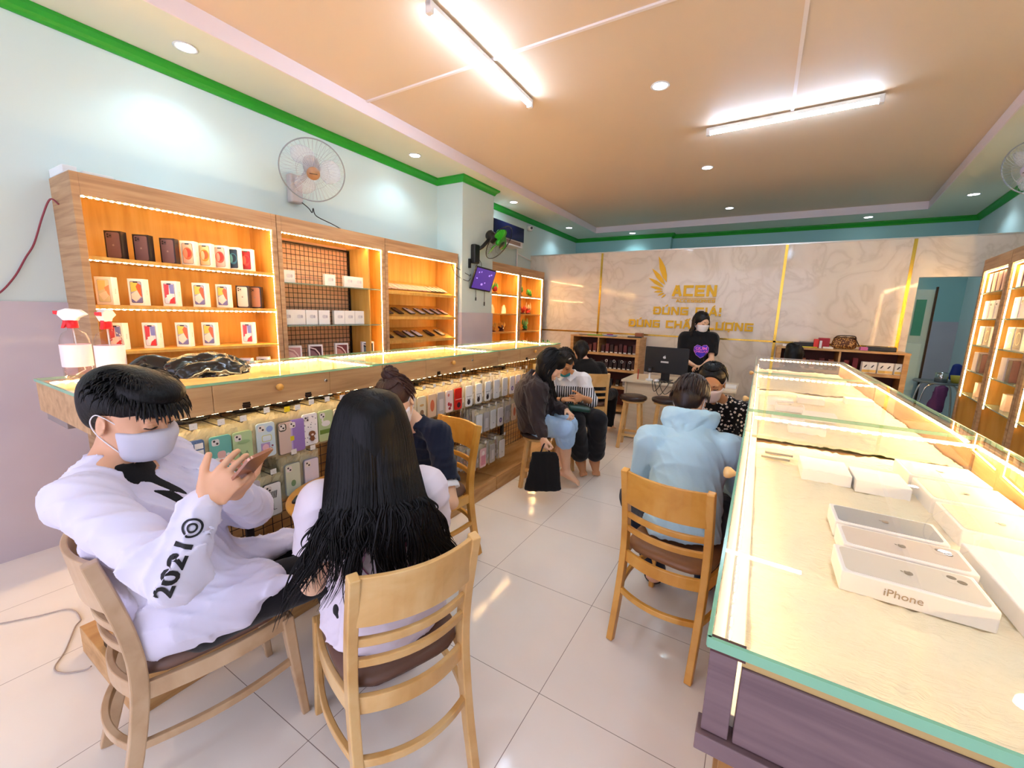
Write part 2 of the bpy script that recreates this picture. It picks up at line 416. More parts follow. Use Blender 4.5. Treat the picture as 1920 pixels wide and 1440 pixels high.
for x, y, lab in [(-0.832, 3.384, 'round downlight in the raised ceiling between the two tube lamps'),
                  (-0.726, 5.347, 'round downlight in the middle of the raised ceiling, beyond the right tube lamp'),
                  (-0.628, 7.366, 'round downlight at the far end of the raised ceiling')]:
    downlight(x, y, 3.15, lab)
for x, y, z, lab in ((-0.9, 0.4, 3.15, 'added unseen fill downlight in the raised ceiling above the viewer'), (1.3, 1.2, 3.05, 'added unseen fill downlight above the near end of the right counters'), (1.55, 3.3, 3.05, 'added unseen fill downlight in the right ceiling border, above the aisle'), (1.75, 5.3, 3.05, 'added unseen fill downlight in the right ceiling border before the doorway')):  # unseen downlights added to fill the room with light
    downlight(x, y, z, lab)
# tube lamps
def tube_lamp(a, b, lab):
    a = Vector(a); b = Vector(b); c = (a+b)/2; d = (b-a); L_ = d.length; an = math.atan2(d.y, d.x)
    t = thing('tube_lamp', lab, 'ceiling light', c, an)
    mb = MB(); mb.box((-L_/2, -0.018, 0.0), (L_/2, 0.018, 0.028)); mb.build('lamp_base', WHITE, t, 0.003)
    mb = MB(); mb.cyl((-L_/2+0.03, 0, -0.013), (L_/2-0.03, 0, -0.013), 0.0135, seg=16); mb.build('light_tube', TUBEM, t)
    for s in (-1, 1):
        mb = MB(); mb.box((s*(L_/2-0.032), -0.02, -0.032), (s*L_/2, 0.02, 0.028)); mb.build('end_cap', WHITE, t, 0.004)
tube_lamp((-1.737, 1.925, 3.110), (-1.755, 3.125, 3.110), 'bright white tube lamp on the ceiling at the top left')
tube_lamp((-0.615, 4.27, 3.110), (0.575, 4.215, 3.110), 'bright white tube lamp on the ceiling at the top right')
tube_lamp((0.35, 0.1, 3.110), (0.35, 1.3, 3.110), 'added unseen fill tube lamp on the ceiling above the viewer')  # out-of-view tube, added for fill light
# ------------------------------------------------------------------ led strips
def led_strip(mb, a, b, face, dots=True, pitch_=0.03, w_=0.006):
    """a backing tape (material 0) with small diodes (material 1) from a to b; face = direction the diodes look"""
    a = Vector(a); b = Vector(b); d = b-a; L_ = d.length; d.normalize(); f = Vector(face).normalized(); s = d.cross(f).normalized()
    M3 = Matrix((d, s, f)).transposed()
    mb.m = 0; mb.obox((a+b)/2+f*0.001, (L_/2, w_, 0.001), M3)
    mb.m = 1; n = max(1, int(L_/pitch_))
    for i in range(n):
        mb.obox(a+d*(L_*(i+0.5)/n)+f*0.003, (pitch_*0.24, w_*0.75, 0.0012), M3)
    mb.m = 0
LEDS = [LEDB, LEDM]; LEDC = [LEDB, mat('led_cabinet', '#fff0d0', emit=P_LEDC, ecol='#ffcf88')]

# ------------------------------------------------------------------ wall cabinets on the left
XF = -3.25
def cabinet(name, lab, y0, y1, shelves, glass=(), group='lit oak wall cabinets', leds=(), top=2.17, back=INNER, inner_side=0.0, facing=None, slope=0, depth=0.33):
    """facing None: stands against the left wall, front towards +x"""
    o = thing(name, lab, 'cabinet', (XF-depth, y0, 0), 0, group); w_ = y1-y0; D = depth
    # local: x from 0 (wall) to D (front), y along
    mb = MB(); t = 0.02
    mb.box((0, 0, 0), (D, t, top)); mb.box((0, w_-t, 0), (D, w_, top)); mb.box((0, t, top-0.02), (D, w_-t, top)); mb.box((0, t, 0), (D-0.01, w_-t, 0.08))
    mb.build('carcass', OAK, o, 0.0015)
    mb = MB(); fr = 0.034
    mb.box((D, 0, 0), (D+0.016, fr, top)); mb.box((D, w_-fr, 0), (D+0.016, w_, top)); mb.box((D, fr, top-0.115), (D+0.016, w_-fr, top))
    mb.build('face_frame', OAK, o, 0.0015)
    mb = MB(); mb.box((0.001, t, 0.08), (0.014, w_-t, top-0.02)); mb.box((0.014, t, 0.08), (D-0.002, t+0.002, top-0.02)); mb.box((0.014, w_-t-0.002, 0.08), (D-0.002, w_-t, top-0.02))
    mb.build('inner_panel', back, o)
    for i, z in enumerate(shelves):
        g = z in glass
        mb = MB()
        if slope:
            mb.prism([(0.014, z+slope), (D-0.01, z), (D-0.01, z-0.018), (0.014, z+slope-0.018)], t+0.003, w_-t-0.003, lambda u, v, q: (u, q, v))
            mb.box((D-0.012, t+0.003, z-0.02), (D-0.002, w_-t-0.003, z+0.012))
        else: mb.box((0.014, t+0.003, z-(0.008 if g else 0.018)), (D-0.004, w_-t-0.003, z))
        mb.build('shelf', GSHELF if g else INNER, o, 0.001)
    zs = top-0.117
    for k in leds:
        mb = MB()
        if k == 'top': led_strip(mb, (D-0.014, fr, zs+0.002), (D-0.014, w_-fr, zs+0.002), (0.35, 0, -1))
        elif k == 'right': led_strip(mb, (D-0.008, w_-t-0.003, 0.95), (D-0.008, w_-t-0.003, zs), (0.5, -1, 0), pitch_=0.02, w_=0.008)
        elif k == 'left': led_strip(mb, (D-0.008, t+0.003, 0.95), (D-0.008, t+0.003, zs), (0.3, 1, 0), pitch_=0.02, w_=0.006)
        elif isinstance(k, tuple): led_strip(mb, (D-0.008, t+0.004, k[1]-0.022), (D-0.008, w_-t-0.004, k[1]-0.022), (0.7, 0, -1), w_=0.004)
        mb.build('led_strip', LEDC, o)
    return o
GSHELF = mat('glass_shelf', '#b9d8c8', 0.08, trans=0.6)
cA = cabinet('display_cabinet', 'oak wall cabinet nearest the camera, its shelves lined with phone boxes', 0.80, 1.895, (1.74, 1.47, 1.20, 0.93), leds=('top', 'right', ('s', 1.74), ('s', 1.47)))
cB = cabinet('display_cabinet', 'oak wall cabinet with a brown wire grid over pink slats, middle of the three', 1.90, 2.955, (1.68, 1.34, 1.02), glass=(1.68, 1.34), leds=('top', 'right'))
cC = cabinet('display_cabinet', 'oak wall cabinet with sloping shelves of phones, next to the pillar', 2.96, 4.10, (1.665, 1.41, 1.16, 0.92), leds=('top', 'right'), slope=0.13)
cD = cabinet('display_cabinet', 'oak wall cabinet of coloured ornaments, partly hidden behind the pillar', 4.80, 5.62, (1.755, 1.475, 1.205, 0.93), leds=('top', 'right', ('s', 1.755)))
cE = cabinet('display_cabinet', 'oak wall cabinet of coloured ornaments beside the marble partition', 5.625, 6.42, (1.755, 1.475, 1.205, 0.93), leds=('top', 'right', ('s', 1.755)))
# pink slats and wire grid inside the middle cabinet
SLAT = mat('copper_pink_slat', '#ffc8a0', 0.5)
mb = MB(); w_ = 1.055
for i in range(18): mb.box((0.020, 0.03, 0.95+i*0.062), (0.03, 0.86, 1.005+i*0.062))
mb.box((0.0145, 0.03, 0.93), (0.0195, 0.86, 2.045))
mb.build('slat_panel', SLAT, cB)
mb = MB()
for i in range(21): y = 0.04+i*0.0405; mb.cyl((0.05, y, 0.95), (0.05, y, 2.03), 0.0022, seg=6)
for i in range(27): z = 0.96+i*0.0405; mb.cyl((0.054, 0.035, z), (0.054, 0.86, z), 0.0022, seg=6)
mb.box((0.045, 0.855, 0.95), (0.06, 0.868, 2.035)); mb.box((0.045, 0.03, 2.02), (0.06, 0.868, 2.035))
mb.build('wire_grid', STEEL, cB)
MB().box((0.016, 0.87, 0.95), (0.32, 0.885, 2.05)).build('inner_divider', INNER, cB)
# white foam packing lying on top of the first cabinet
mb = MB((-3.4, 0.95, 2.17)); mb.box((-3.56, 0.80, 2.171), (-3.33, 0.86, 2.215))
for i in range(5): mb.box((-3.36+0.01*math.sin(i), 0.87+i*0.14, 2.171), (-3.30+0.01*math.cos(i*2), 1.0+i*0.14, 2.195-0.003*i))
mb.box((-3.56, 0.86, 2.171), (-3.40, 1.5, 2.185))
tag(mb.build('foam_packing', mat('white_foam', '#e6edf0', 0.7), bevel=0.004, loc=(-3.4, 0.95, 2.17)), 'white foam packing lying on top of the nearest wall cabinet', 'packing')

# ------------------------------------------------------------------ glass topped counters
FUR = mat('white_fur_base', '#fff0d0', 0.9)
nt = FUR.node_tree; tc = nt.nodes.new('ShaderNodeTexCoord'); mp = nt.nodes.new('ShaderNodeMapping'); mp.inputs['Scale'].default_value = (30, 120, 30); mp.inputs['Rotation'].default_value = (0, 0, 0.5)
n1 = nt.nodes.new('ShaderNodeTexNoise'); n1.inputs['Scale'].default_value = 1.0; n1.inputs['Detail'].default_value = 3; n1.inputs['Distortion'].default_value = 1.5; bp = nt.nodes.new('ShaderNodeBump'); bp.inputs['Strength'].default_value = 0.5; bp.inputs['Distance'].default_value = 0.012
for a, b in ((tc.outputs['Object'], mp.inputs[0]), (mp.outputs[0], n1.inputs[0]), (n1.outputs['Fac'], bp.inputs['Height']), (bp.outputs[0], nt.nodes['Principled BSDF'].inputs['Normal'])): nt.links.new(a, b)
def counter(lab, x0, x1, y0, y1, front, wood_m, zt=1.2, zb=1.072, group=None, brackets=True, led_side=-1):
    """front = +1: customer side is x1, -1: customer side is x0"""
    o = thing('display_counter', lab, 'counter', (x0, y0, 0), 0, group); W = x1-x0; L_ = y1-y0
    zg = zt-0.012
    mb = MB()
    fx0, fx1 = (W-0.018, W) if front > 0 else (0, 0.018)
    bx0, bx1 = (0, 0.018) if front > 0 else (W-0.018, W)
    mb.box((fx0, 0.018 if front > 0 else 0.0, zb), (fx1, L_, zg-0.002)) if front > 0 else mb.box((fx0, 0, zb), (fx1, L_, zb+0.03))
    mb.box((bx0, 0.018, zb), (bx1, L_, zg-0.002)); mb.box((0.0, 0.001, zb), (W, 0.019, zg-0.002)); 
    mb.box((0.018, 0.019, zb), (W-0.018, L_, zb+0.012))
    mb.build('case_body', wood_m, o, 0.001)
    return o, W, L_, zg
# left counters: three units in a row
NLAB = ['near', 'middle', 'far']
left_units = []
LC0 = -2.36; LC1 = -1.80
def left_counter(i):
    y0 = 0.41+1.2*i; L_ = 1.195
    o = thing('display_counter', ['glass topped oak counter at the near end of the left row', 'middle glass topped oak counter of the left row', 'far glass topped oak counter of the left row, by the stools'][i], 'counter', (LC0, y0, 0), 0, 'glass topped counters along the left side')
    W = LC1-LC0; zb = 1.072; zg = 1.186
    mb = MB(); mb.box((0, 0, zb), (W, 0.018, zg)); mb.box((0, 0.018, zb), (0.018, L_, zg)); mb.box((0.018, L_-0.018, zb), (W-0.018, L_, zg)); mb.box((0.018, 0.018, zb), (W-0.001, L_-0.018, zb+0.012))
    mb.build('case_body', OAKH, o, 0.0015)
    # front made of a fixed panel and one drawer
    a, b = 0.352, 0.862
    MB().box((W-0.016, 0.0185, zb+0.001), (W+0.002, a-0.002, zg-0.001)).build('front_panel', OAKH, o, 0.001); MB().box((W-0.016, b+0.002, zb+0.001), (W+0.002, L_-0.001, zg-0.001)).build('front_panel', OAKH, o, 0.001)
    mb = MB(); mb.box((W-0.016, a, zb+0.001), (W+0.003, b, zg-0.001)); dr = mb.build('drawer', OAKH, o, 0.0015)
    mb = MB(); M3 = Matrix.Rotation(PI/2, 3, 'Y'); mb.lathe([(0.006, 0), (0.007, 0.008), (0.013, 0.014), (0.016, 0.022), (0.013, 0.030), (0.003, 0.033)], (W+0.003, a+0.25, 1.148), 16, M3); mb.build('knob', CHAIRO, dr)
    mb = MB(); mb.lathe([(0.009, 0), (0.009, 0.004), (0.006, 0.005), (0.002, 0.005)], (W+0.003, b-0.022, 1.145), 14, M3); mb.build('lock', CHROME, dr)
    for y in (0.47, 0.745):
        mb = MB(); mb.box((W+0.003, y-0.014, 1.076), (W+0.0065, y+0.014, 1.084)); mb.box((W+0.003, y-0.014, 1.092), (W+0.0065, y+0.014, 1.1)); mb.box((W+0.003, y-0.016, 1.085), (W+0.0075, y+0.016, 1.091)); mb.build('catch', STEEL, o)
    # glass top: green edge band and clear pane
    mb = MB(); z0, z1 = zg, zg+0.010
    mb.box((0.0, -0.004, z0), (W+0.006, 0.0, z1)); mb.box((W+0.002, 0.0, z0), (W+0.006, L_, z1)); mb.box((-0.004, -0.004, z0), (0, L_, z1)); mb.box((0, L_-0.003, z0), (W+0.002, L_, z1)); mb.build('glass_edge', GEDGE, o)
    mb = MB(); mb.quad((0, 0, z1), (W+0.002, 0, z1), (W+0.002, L_-0.003, z1), (0, L_-0.003, z1)); mb.build('glass_top', GLASS, o)
    mb = MB(); mb.box((0.02, 0.02, zb+0.012), (W-0.02, L_-0.02, zb+0.018)); mb.build('lining', FUR, o)
    mb = MB(); led_strip(mb, (0.022, 0.03, zg-0.008), (0.022, L_-0.03, zg-0.008), (1, 0, -0.6), w_=0.005); led_strip(mb, (W-0.024, 0.03, zg-0.008), (W-0.024, L_-0.03, zg-0.008), (-1, 0, -0.4), w_=0.005)
    led_strip(mb, (0.03, L_-0.024, zg-0.008), (W-0.03, L_-0.024, zg-0.008), (0, -1, -0.5), w_=0.005); mb.build('led_strip', [LEDB, mat('led_counter', '#fff4dc', emit=150, ecol='#ffe0ae')], o)
    # open underframe: grid panel, uprights and a platform at the foot
    mb = MB(); x = W-0.34
    g0 = 0.16 if i == 0 else 0.0
    for k in range(int((L_-g0)/0.05)+1): mb.cyl((x, g0+0.012+k*0.05, 0.13), (x, g0+0.012+k*0.05, 1.06), 0.002, seg=5)
    for k in range(19): mb.cyl((x+0.004, g0, 0.14+k*0.05), (x+0.004, L_, 0.14+k*0.05), 0.002, seg=5)
    mb.build('wire_grid', STEEL, o)
    mb = MB(); led_strip(mb, (W-0.03, 0.03, zb-0.002), (W-0.03, L_-0.03, zb-0.002), (0.1, 0, -1), w_=0.005, pitch_=0.05); mb.build('lower_led_strip', LEDS if i else [LEDB, mat('led_near_fill', '#fff0d0', emit=22, ecol='#ffd9a0')], o)  # near unit's weak strip is added glow, so its cases look less dull
    for y in (0.24, 0.66, 1.13): MB().box((x-0.05, y-0.03, 0.12), (x-0.01, y+0.03, zb)).build('upright', PLATW, o, 0.001)
    MB().box((x-0.062, g0+0.05, 0.12), (x-0.052, L_-0.002, zb)).build('back_board', PLATW, o)
    for y in (0.595,): MB().box((x+0.012, y-0.018, 0.12), (x+0.03, y+0.018, 1.07)).build('post', mat('black_post', '#17151a', 0.5), o, 0.001)
    MB().box((0, 0.006, 0), (W+0.012, L_, 0.12)).build('platform', PLATW, o, 0.002)
    if i == 0: MB().box((0.02, 0.012, zb-0.035), (0.26, 0.05, zb-0.001)).build('bracket', mat('grey_bracket', '#8c7f7c', 0.5), o, 0.002)
    return o
for i in range(3): left_units.append(left_counter(i))

# right counters: three units, seen almost from above
RC0 = -0.008; RC1 = 0.56
right_units = []
def fur_patch(seed, W, L_, z):
    mb = MB(); rnd = random.Random(seed); nx, ny = 60, 100
    g = []
    for j in range(ny+1):
        for i in range(nx+1):
            x = 0.022+(W-0.044)*i/nx; y = 0.022+(L_-0.044)*j/ny
            n1 = noise.noise(Vector((x*6, y*6, seed))); a = n1*2.5+0.6
            h = 0.5+0.5*noise.noise(Vector((x*26*math.cos(a)+y*26*math.sin(a), (-x*math.sin(a)+y*math.cos(a))*90, seed*3)))
            h2 = noise.noise(Vector((x*9, y*9, seed+4)))
            g.append((x, y, z+0.003+0.013*h+0.008*h2))
    mb.smooth = True
    mb._add(g, [(j*(nx+1)+i, j*(nx+1)+i+1, (j+1)*(nx+1)+i+1, (j+1)*(nx+1)+i) for j in range(ny) for i in range(nx)], True)
    return mb
def right_counter(i):
    y0 = 0.412+1.2*i; L_ = 1.192
    o = thing('display_counter', ['glass case counter nearest the camera on the right, with dark walnut end panel', 'middle glass case counter of the right row', 'far glass case counter of the right row'][i], 'counter', (RC0, y0, 0), 0, 'glass case counters along the right side')
    W = RC1-RC0; zb = 1.075; zg = 1.188
    if i == 0:
        mb = MB(); mb.box((0.028, -0.006, zb+0.018), (W, 0.012, zg-0.012)); mb.build('end_panel', PURP, o, 0.0015)
        MB().box((0.0, -0.006, zb+0.018), (0.024, 0.014, zg-0.004)).build('corner_post', PURP, o, 0.001)
        MB().box((-0.004, -0.012, zb-0.002), (W, 0.014, zb+0.017)).build('base_rail', PURP, o, 0.001)
        MB().box((0.028, -0.003, zg-0.0115), (W, 0.01, zg-0.002)).build('edge_band', mat('gold_band', '#b99a62', 0.35), o)
        MB().box((0.0, -0.008, zg-0.004), (0.03, 0.012, zg-0.0005)).build('corner_pad', mat('dark_red_pad', '#4a2222', 0.5), o)
    mb = MB(); mb.box((0.0, 0.014, zb), (W, L_, zb+0.012)); mb.box((W-0.016, 0.014, zb+0.012), (W, L_, zg-0.002)); mb.build('case_body', OAKH, o, 0.001); MB().box((0.0, 0.0145, zb+0.0125), (0.0118, L_, zb+0.045)).build('front_rail', mat('rail_cream', '#f3e8d2', 0.4), o, 0.001)
    # front glass strip and knob of the drawer
    mb = MB(); mb.quad((0.0005, 0.014, zb+0.045), (0.0005, L_, zb+0.045), (0.0005, L_, zg), (0.0005, 0.014, zg)); mb.build('front_glass', GLASS, o)
    MB().box((0.012, 0.014, zb+0.012), (0.034, L_, zb+0.03)).build('inner_ledge', mat('ledge_white', '#efe4cc', 0.5), o, 0.001)
    M3 = Matrix.Rotation(-PI/2, 3, 'Y'); mb = MB(); mb.lathe([(0.005, 0), (0.006, 0.008), (0.010, 0.014), (0.0145, 0.02), (0.0155, 0.028), (0.012, 0.034), (0.003, 0.036)], (-0.001, 0.77, zb+0.028), 16, M3); mb.build('knob', CHAIRW, o)
    z0, z1 = zg, zg+0.010
    mb = MB(); mb.box((-0.003, -0.010, z0), (W+0.004, -0.006, z1)) if i == 0 else mb.box((0, 0.0, z0), (W, 0.004, z1))
    mb.box((-0.004, -0.008, z0), (0.0, L_, z1)); mb.box((W, -0.006, z0), (W+0.004, L_, z1)); mb.build('glass_edge', GEDGE, o)
    mb = MB(); mb.quad((0, -0.006, z1), (W, -0.006, z1), (W, L_, z1), (0, L_, z1)); mb.build('glass_top', GLASS, o)
    # pane dividing this case from the next
    mb = MB(); mb.quad((0.012, L_-0.004, zb+0.012), (W-0.016, L_-0.004, zb+0.012), (W-0.016, L_-0.004, zg), (0.012, L_-0.004, zg)); mb.build('divider_glass', GLASS, o)
    fur_patch(i*7+3, W, L_, zb+0.013).build('fur_lining', FUR, o)
    mb = MB(); led_strip(mb, (W-0.02, 0.03, zg-0.010), (W-0.02, L_-0.02, zg-0.010), (-1, 0, -0.5), w_=0.006, pitch_=0.022)
    led_strip(mb, (0.02, L_-0.012, zg-0.012), (W-0.02, L_-0.012, zg-0.012), (0, -1, -0.5), w_=0.006, pitch_=0.025); mb.build('led_strip', LEDS, o); mb = MB(); led_strip(mb, (0.013, 0.03, zb+0.060), (0.013, L_-0.02, zb+0.060), (1, 0, -0.3), w_=0.0025, pitch_=0.025); mb.build('front_fill_strip', [LEDB, mat('glow_front_fill', '#fff0d0', emit=26, ecol='#ffdfa8')], o)  # front strip is an added glow that brightens the fur lining
    # underframe
    x = 0.20
    for y in (0.10, 1.08): MB().box((x, y-0.03, 0.12), (x+0.30, y+0.03, zb)).build('leg_panel', PLATW, o, 0.002)
    MB().box((0.03, 0.03, 0), (W, L_, 0.12)).build('platform', PLATW, o, 0.002)
    MB().box((0.06, 0.30, 0.12), (0.075, 1.19, zb-0.02)).build('back_board', mat('dark_red_board', '#7c2e1c', 0.4), o, 0.001)
    return o
for i in range(3): right_units.append(right_counter(i))
MB().box((0.03, 0.03, 0.62), (0.24, 1.05, 0.64)).build('lower_shelf', PLATW, right_units[0], 0.001)

# ------------------------------------------------------------------ chairs
def sweep_rect(mb, path, w0, t0, axis=(1, 0, 0)):
    """rectangular section swept along path in a plane; axis = width direction"""
    ax = Vector(axis).normalized(); n = len(path); rg = []
    for i, p in enumerate(path):
        p = Vector(p); a = Vector(path[max(i-1, 0)]); b = Vector(path[min(i+1, n-1)]); d = (b-a).normalized(); nn = ax.cross(d).normalized()
        w_ = w0[i] if isinstance(w0, (list, tuple)) else w0; t_ = t0[i] if isinstance(t0, (list, tuple)) else t0
        rg.append([p+ax*w_/2+nn*t_/2, p-ax*w_/2+nn*t_/2, p-ax*w_/2-nn*t_/2, p+ax*w_/2-nn*t_/2])
    mb.rings(rg, smooth=False)
def crv(pts, n=6):
    """catmull-rom through pts"""
    P_ = [Vector(p) for p in pts]; out = []
    for i in range(len(P_)-1):
        p0 = P_[max(i-1, 0)]; p1 = P_[i]; p2 = P_[i+1]; p3 = P_[min(i+2, len(P_)-1)]
        for k in range(n):
            t = k/n; out.append(0.5*((2*p1)+(p2-p0)*t+(2*p0-5*p1+4*p2-p3)*t*t+(3*p1-p0-3*p2+p3)*t*t*t))
    out.append(P_[-1]); return out
def bow(x0, x1, y, z0, z1, bulge, th, mb, n=12, tilt=0.0):
    rg = []
    for i in range(n+1):
        s = i/n; x = x0+(x1-x0)*s; yy = y-bulge*4*s*(1-s)
        dy = -bulge*4*(1-2*s)/(x1-x0); l = math.hypot(1, dy); nx, ny = -dy/l*th/2, 1/l*th/2
        rg.append([Vector((x+nx, yy+ny, z0)), Vector((x-nx, yy-ny, z0)), Vector((x-nx, yy-ny-tilt, z1)), Vector((x+nx, yy+ny-tilt, z1))])
    mb.rings(rg, smooth=False)
def make_chair(lab, wm, loc, rz, cush=CUSH):
    o = thing('dining_chair', lab, 'chair', loc, rz, 'wooden chairs with slatted backs')
    side = crv([(0, -0.285, 0), (0, -0.235, 0.20), (0, -0.205, 0.42), (0, -0.215, 0.60), (0, -0.265, 0.835)], 5)
    for s in (-1, 1):
        mb = MB(); sweep_rect(mb, [Vector((s*(0.178), p.y, p.z)) for p in side], 0.03, [0.034+0.008*math.sin(PI*i/(len(side)-1)) for i in range(len(side))]); mb.build('rear_leg', wm, o, 0.004)
    for s in (-1, 1):
        mb = MB(); sweep_rect(mb, [Vector((s*0.188, 0.225, 0)), Vector((s*0.18, 0.20, 0.25)), Vector((s*0.175, 0.185, 0.42))], [0.026, 0.036, 0.044], [0.026, 0.034, 0.038]); mb.build('front_leg', wm, o, 0.005)
    mb = MB(); bow(-0.168, 0.168, -0.242, 0.675, 0.83, 0.042, 0.016, mb, tilt=0.02); mb.build('backrest', wm, o, 0.003)
    for z in (0.60, 0.53):
        mb = MB(); bow(-0.168, 0.168, -0.222 if z > 0.55 else -0.213, z, z+0.028, 0.042, 0.016, mb, tilt=0.003); mb.build('back_slat', wm, o, 0.004)
    mb = MB(); bow(-0.168, 0.168, -0.205, 0.375, 0.43, 0.045, 0.018, mb)
    for s in (-1, 1):
        rg = []
        for i in range(11):
            q = i/10; y = -0.20+0.385*q; x = s*(0.178+0.022*math.sin(PI*q)); rg.append([Vector((x+s*0.009, y, 0.375)), Vector((x-s*0.009, y, 0.375)), Vector((x-s*0.009, y, 0.43)), Vector((x+s*0.009, y, 0.43))])
        mb.rings(rg, smooth=False)
    mb.box((-0.175, 0.178, 0.375), (0.175, 0.196, 0.43)); mb.build('seat_frame', wm, o, 0.003)
    mb = MB(); bow(-0.175, 0.175, -0.228, 0.225, 0.25, 0.05, 0.02, mb); mb.build('stretcher', wm, o, 0.003)
    for s in (-1, 1):
        mb = MB(); rg = []
        for i in range(11):
            q = i/10; y = -0.23+0.43*q; x = s*(0.178+0.03*math.sin(PI*q)); rg.append([Vector((x+s*0.009, y, 0.225)), Vector((x-s*0.009, y, 0.225)), Vector((x-s*0.009, y, 0.25)), Vector((x+s*0.009, y, 0.25))])
        mb.rings(rg, smooth=False); mb.build('stretcher', wm, o, 0.003)
    mb = MB(); rg = []
    def outline(k, z):
        ring = []
        for j in range(32):
            a = 2*PI*j/32; c_, s_ = math.cos(a), math.sin(a); r = 1/((abs(c_)**4+abs(s_)**4)**0.25)
            ring.append(Vector((0.192*r*c_*k, 0.0+0.215*r*s_*k-0.005, z)))
        return ring
    for k, z in ((0.92, 0.43), (0.99, 0.436), (1.0, 0.45), (0.97, 0.464), (0.85, 0.474), (0.5, 0.478), (0.05, 0.479)): rg.append(outline(k, z))
    mb.rings(rg); mb.build('seat', cush, o)
    return o
make_chair('pale wooden chair under the man in the white jacket', CHAIRP, (-1.535, 0.575, 0), -0.187, mat('taupe_leather', '#77594e', 0.4, bump=(60, 0.05)))
make_chair('pale wooden chair under the long haired woman, its back to the camera', CHAIRW, (-0.985, 0.875, 0), 1.187)
make_chair('orange toned wooden chair under the person in the light blue hoodie', CHAIRO, (-0.225, 1.985, 0), -0.17, mat('tan_leather', '#8a5f3c', 0.4))
make_chair('wooden chair at the round table under the woman with the hair bun', CHAIRO, (-1.60, 1.72, 0), 2.93)
ch5 = make_chair('wooden chair with round emblem on its back, under the woman in black', CHAIRW, (-1.735, 4.79, 0), 0.49)
mb = MB(); mb.tube([Vector((0.013*math.cos(a)-0.02, -0.306, 0.752+0.013*math.sin(a))) for a in [2*PI*k/16 for k in range(16)]], 0.0022, 6, close=True); mb.tube([(-0.026, -0.306, 0.748), (-0.014, -0.306, 0.756)], 0.002, 6); mb.build('round_emblem', cmat('#9a6a34'), ch5)

# ------------------------------------------------------------------ stools
def make_stool(lab, loc, rz=0.3, h=0.61, cush=CUSHD):
    o = thing('round_stool', lab, 'stool', loc, rz, 'round wooden stools')
    mb = MB(); mb.lathe([(0.11, h-0.055), (0.145, h-0.045), (0.152, h-0.028), (0.148, h-0.010), (0.12, h), (0.002, h+0.004)], seg=32); mb.build('seat', cush, o)
    mb = MB(); mb.lathe([(0.002, h-0.075), (0.125, h-0.075), (0.125, h-0.056), (0.002, h-0.056)], seg=32); mb.build('seat_board', CHAIRW, o)
    for k in range(4):
        a = PI/4+k*PI/2; c_, s_ = math.cos(a), math.sin(a); mb = MB()
        sweep_rect(mb, [Vector((c_*0.165, s_*0.165, 0)), Vector((c_*0.105, s_*0.105, h-0.075))], 0.032, 0.03, (-s_, c_, 0)); mb.build('leg', CHAIRW, o, 0.003)
    for k in range(4):
        a = PI/4+k*PI/2; b = a+PI/2; z = 0.20 if k % 2 else 0.16; r = 0.165-0.06*z/(h-0.075)
        mb = MB(); p = Vector((math.cos(a)*r, math.sin(a)*r, z)); q = Vector((math.cos(b)*r, math.sin(b)*r, z)); sweep_rect(mb, [p, q], 0.028, 0.014, (0, 0, 1)); mb.build('stretcher', CHAIRW, o, 0.002)
    return o
make_stool('dark seated round stool before the desk, nearest the wooden chair', (-1.17, 4.70, 0), 0.1)
make_stool('dark seated round stool before the desk, half hidden by the blue hoodie', (-0.83, 4.78, 0), 0.2)
make_stool('wooden stool under the woman in the dark hooded top', (-1.575, 3.12, 0), 0.35, h=0.50)
make_stool('wooden stool under the woman in the striped blouse', (-1.55, 3.70, 0), 0.1, h=0.50)

# round table
o = thing('round_table', 'small round yellow wood table between the seated customers', 'table', (-1.52, 1.20, 0))
mb = MB(); mb.lathe([(0.002, 0.635), (0.28, 0.635), (0.296, 0.642), (0.30, 0.65), (0.296, 0.657), (0.002, 0.66)], seg=48); mb.build('table_top', CHAIRO, o)
mb = MB(); mb.lathe([(0.028, 0.03), (0.024, 0.2), (0.024, 0.6), (0.05, 0.634)], seg=20); mb.build('column', BLACK, o)
mb = MB(); mb.lathe([(0.002, 0.0), (0.19, 0.0), (0.19, 0.012), (0.05, 0.03), (0.002, 0.032)], seg=32); mb.build('base', BLACK, o)

# ------------------------------------------------------------------ desk
CREAM = wood('cream_laminate', ['#d3c2a8', '#dccdb4', '#e5d8c2'], (0.7, 6, 6), 0.4)
o = thing('cash_desk', 'cream topped cash desk with a computer on it, in front of the marble partition', 'desk', (-0.78, 5.3, 0))
MB().box((-0.62, -0.33, 0.71), (0.62, 0.33, 0.735)).build('desk_top', CREAM, o, 0.003)
for s in (-1, 1): MB().box((s*0.575-0.012, -0.29, 0), (s*0.575+0.012, 0.31, 0.71)).build('side_panel', CREAM, o, 0.002)
MB().box((-0.562, -0.27, 0.02), (0.562, -0.25, 0.71)).build('front_panel', CREAM, o, 0.002)

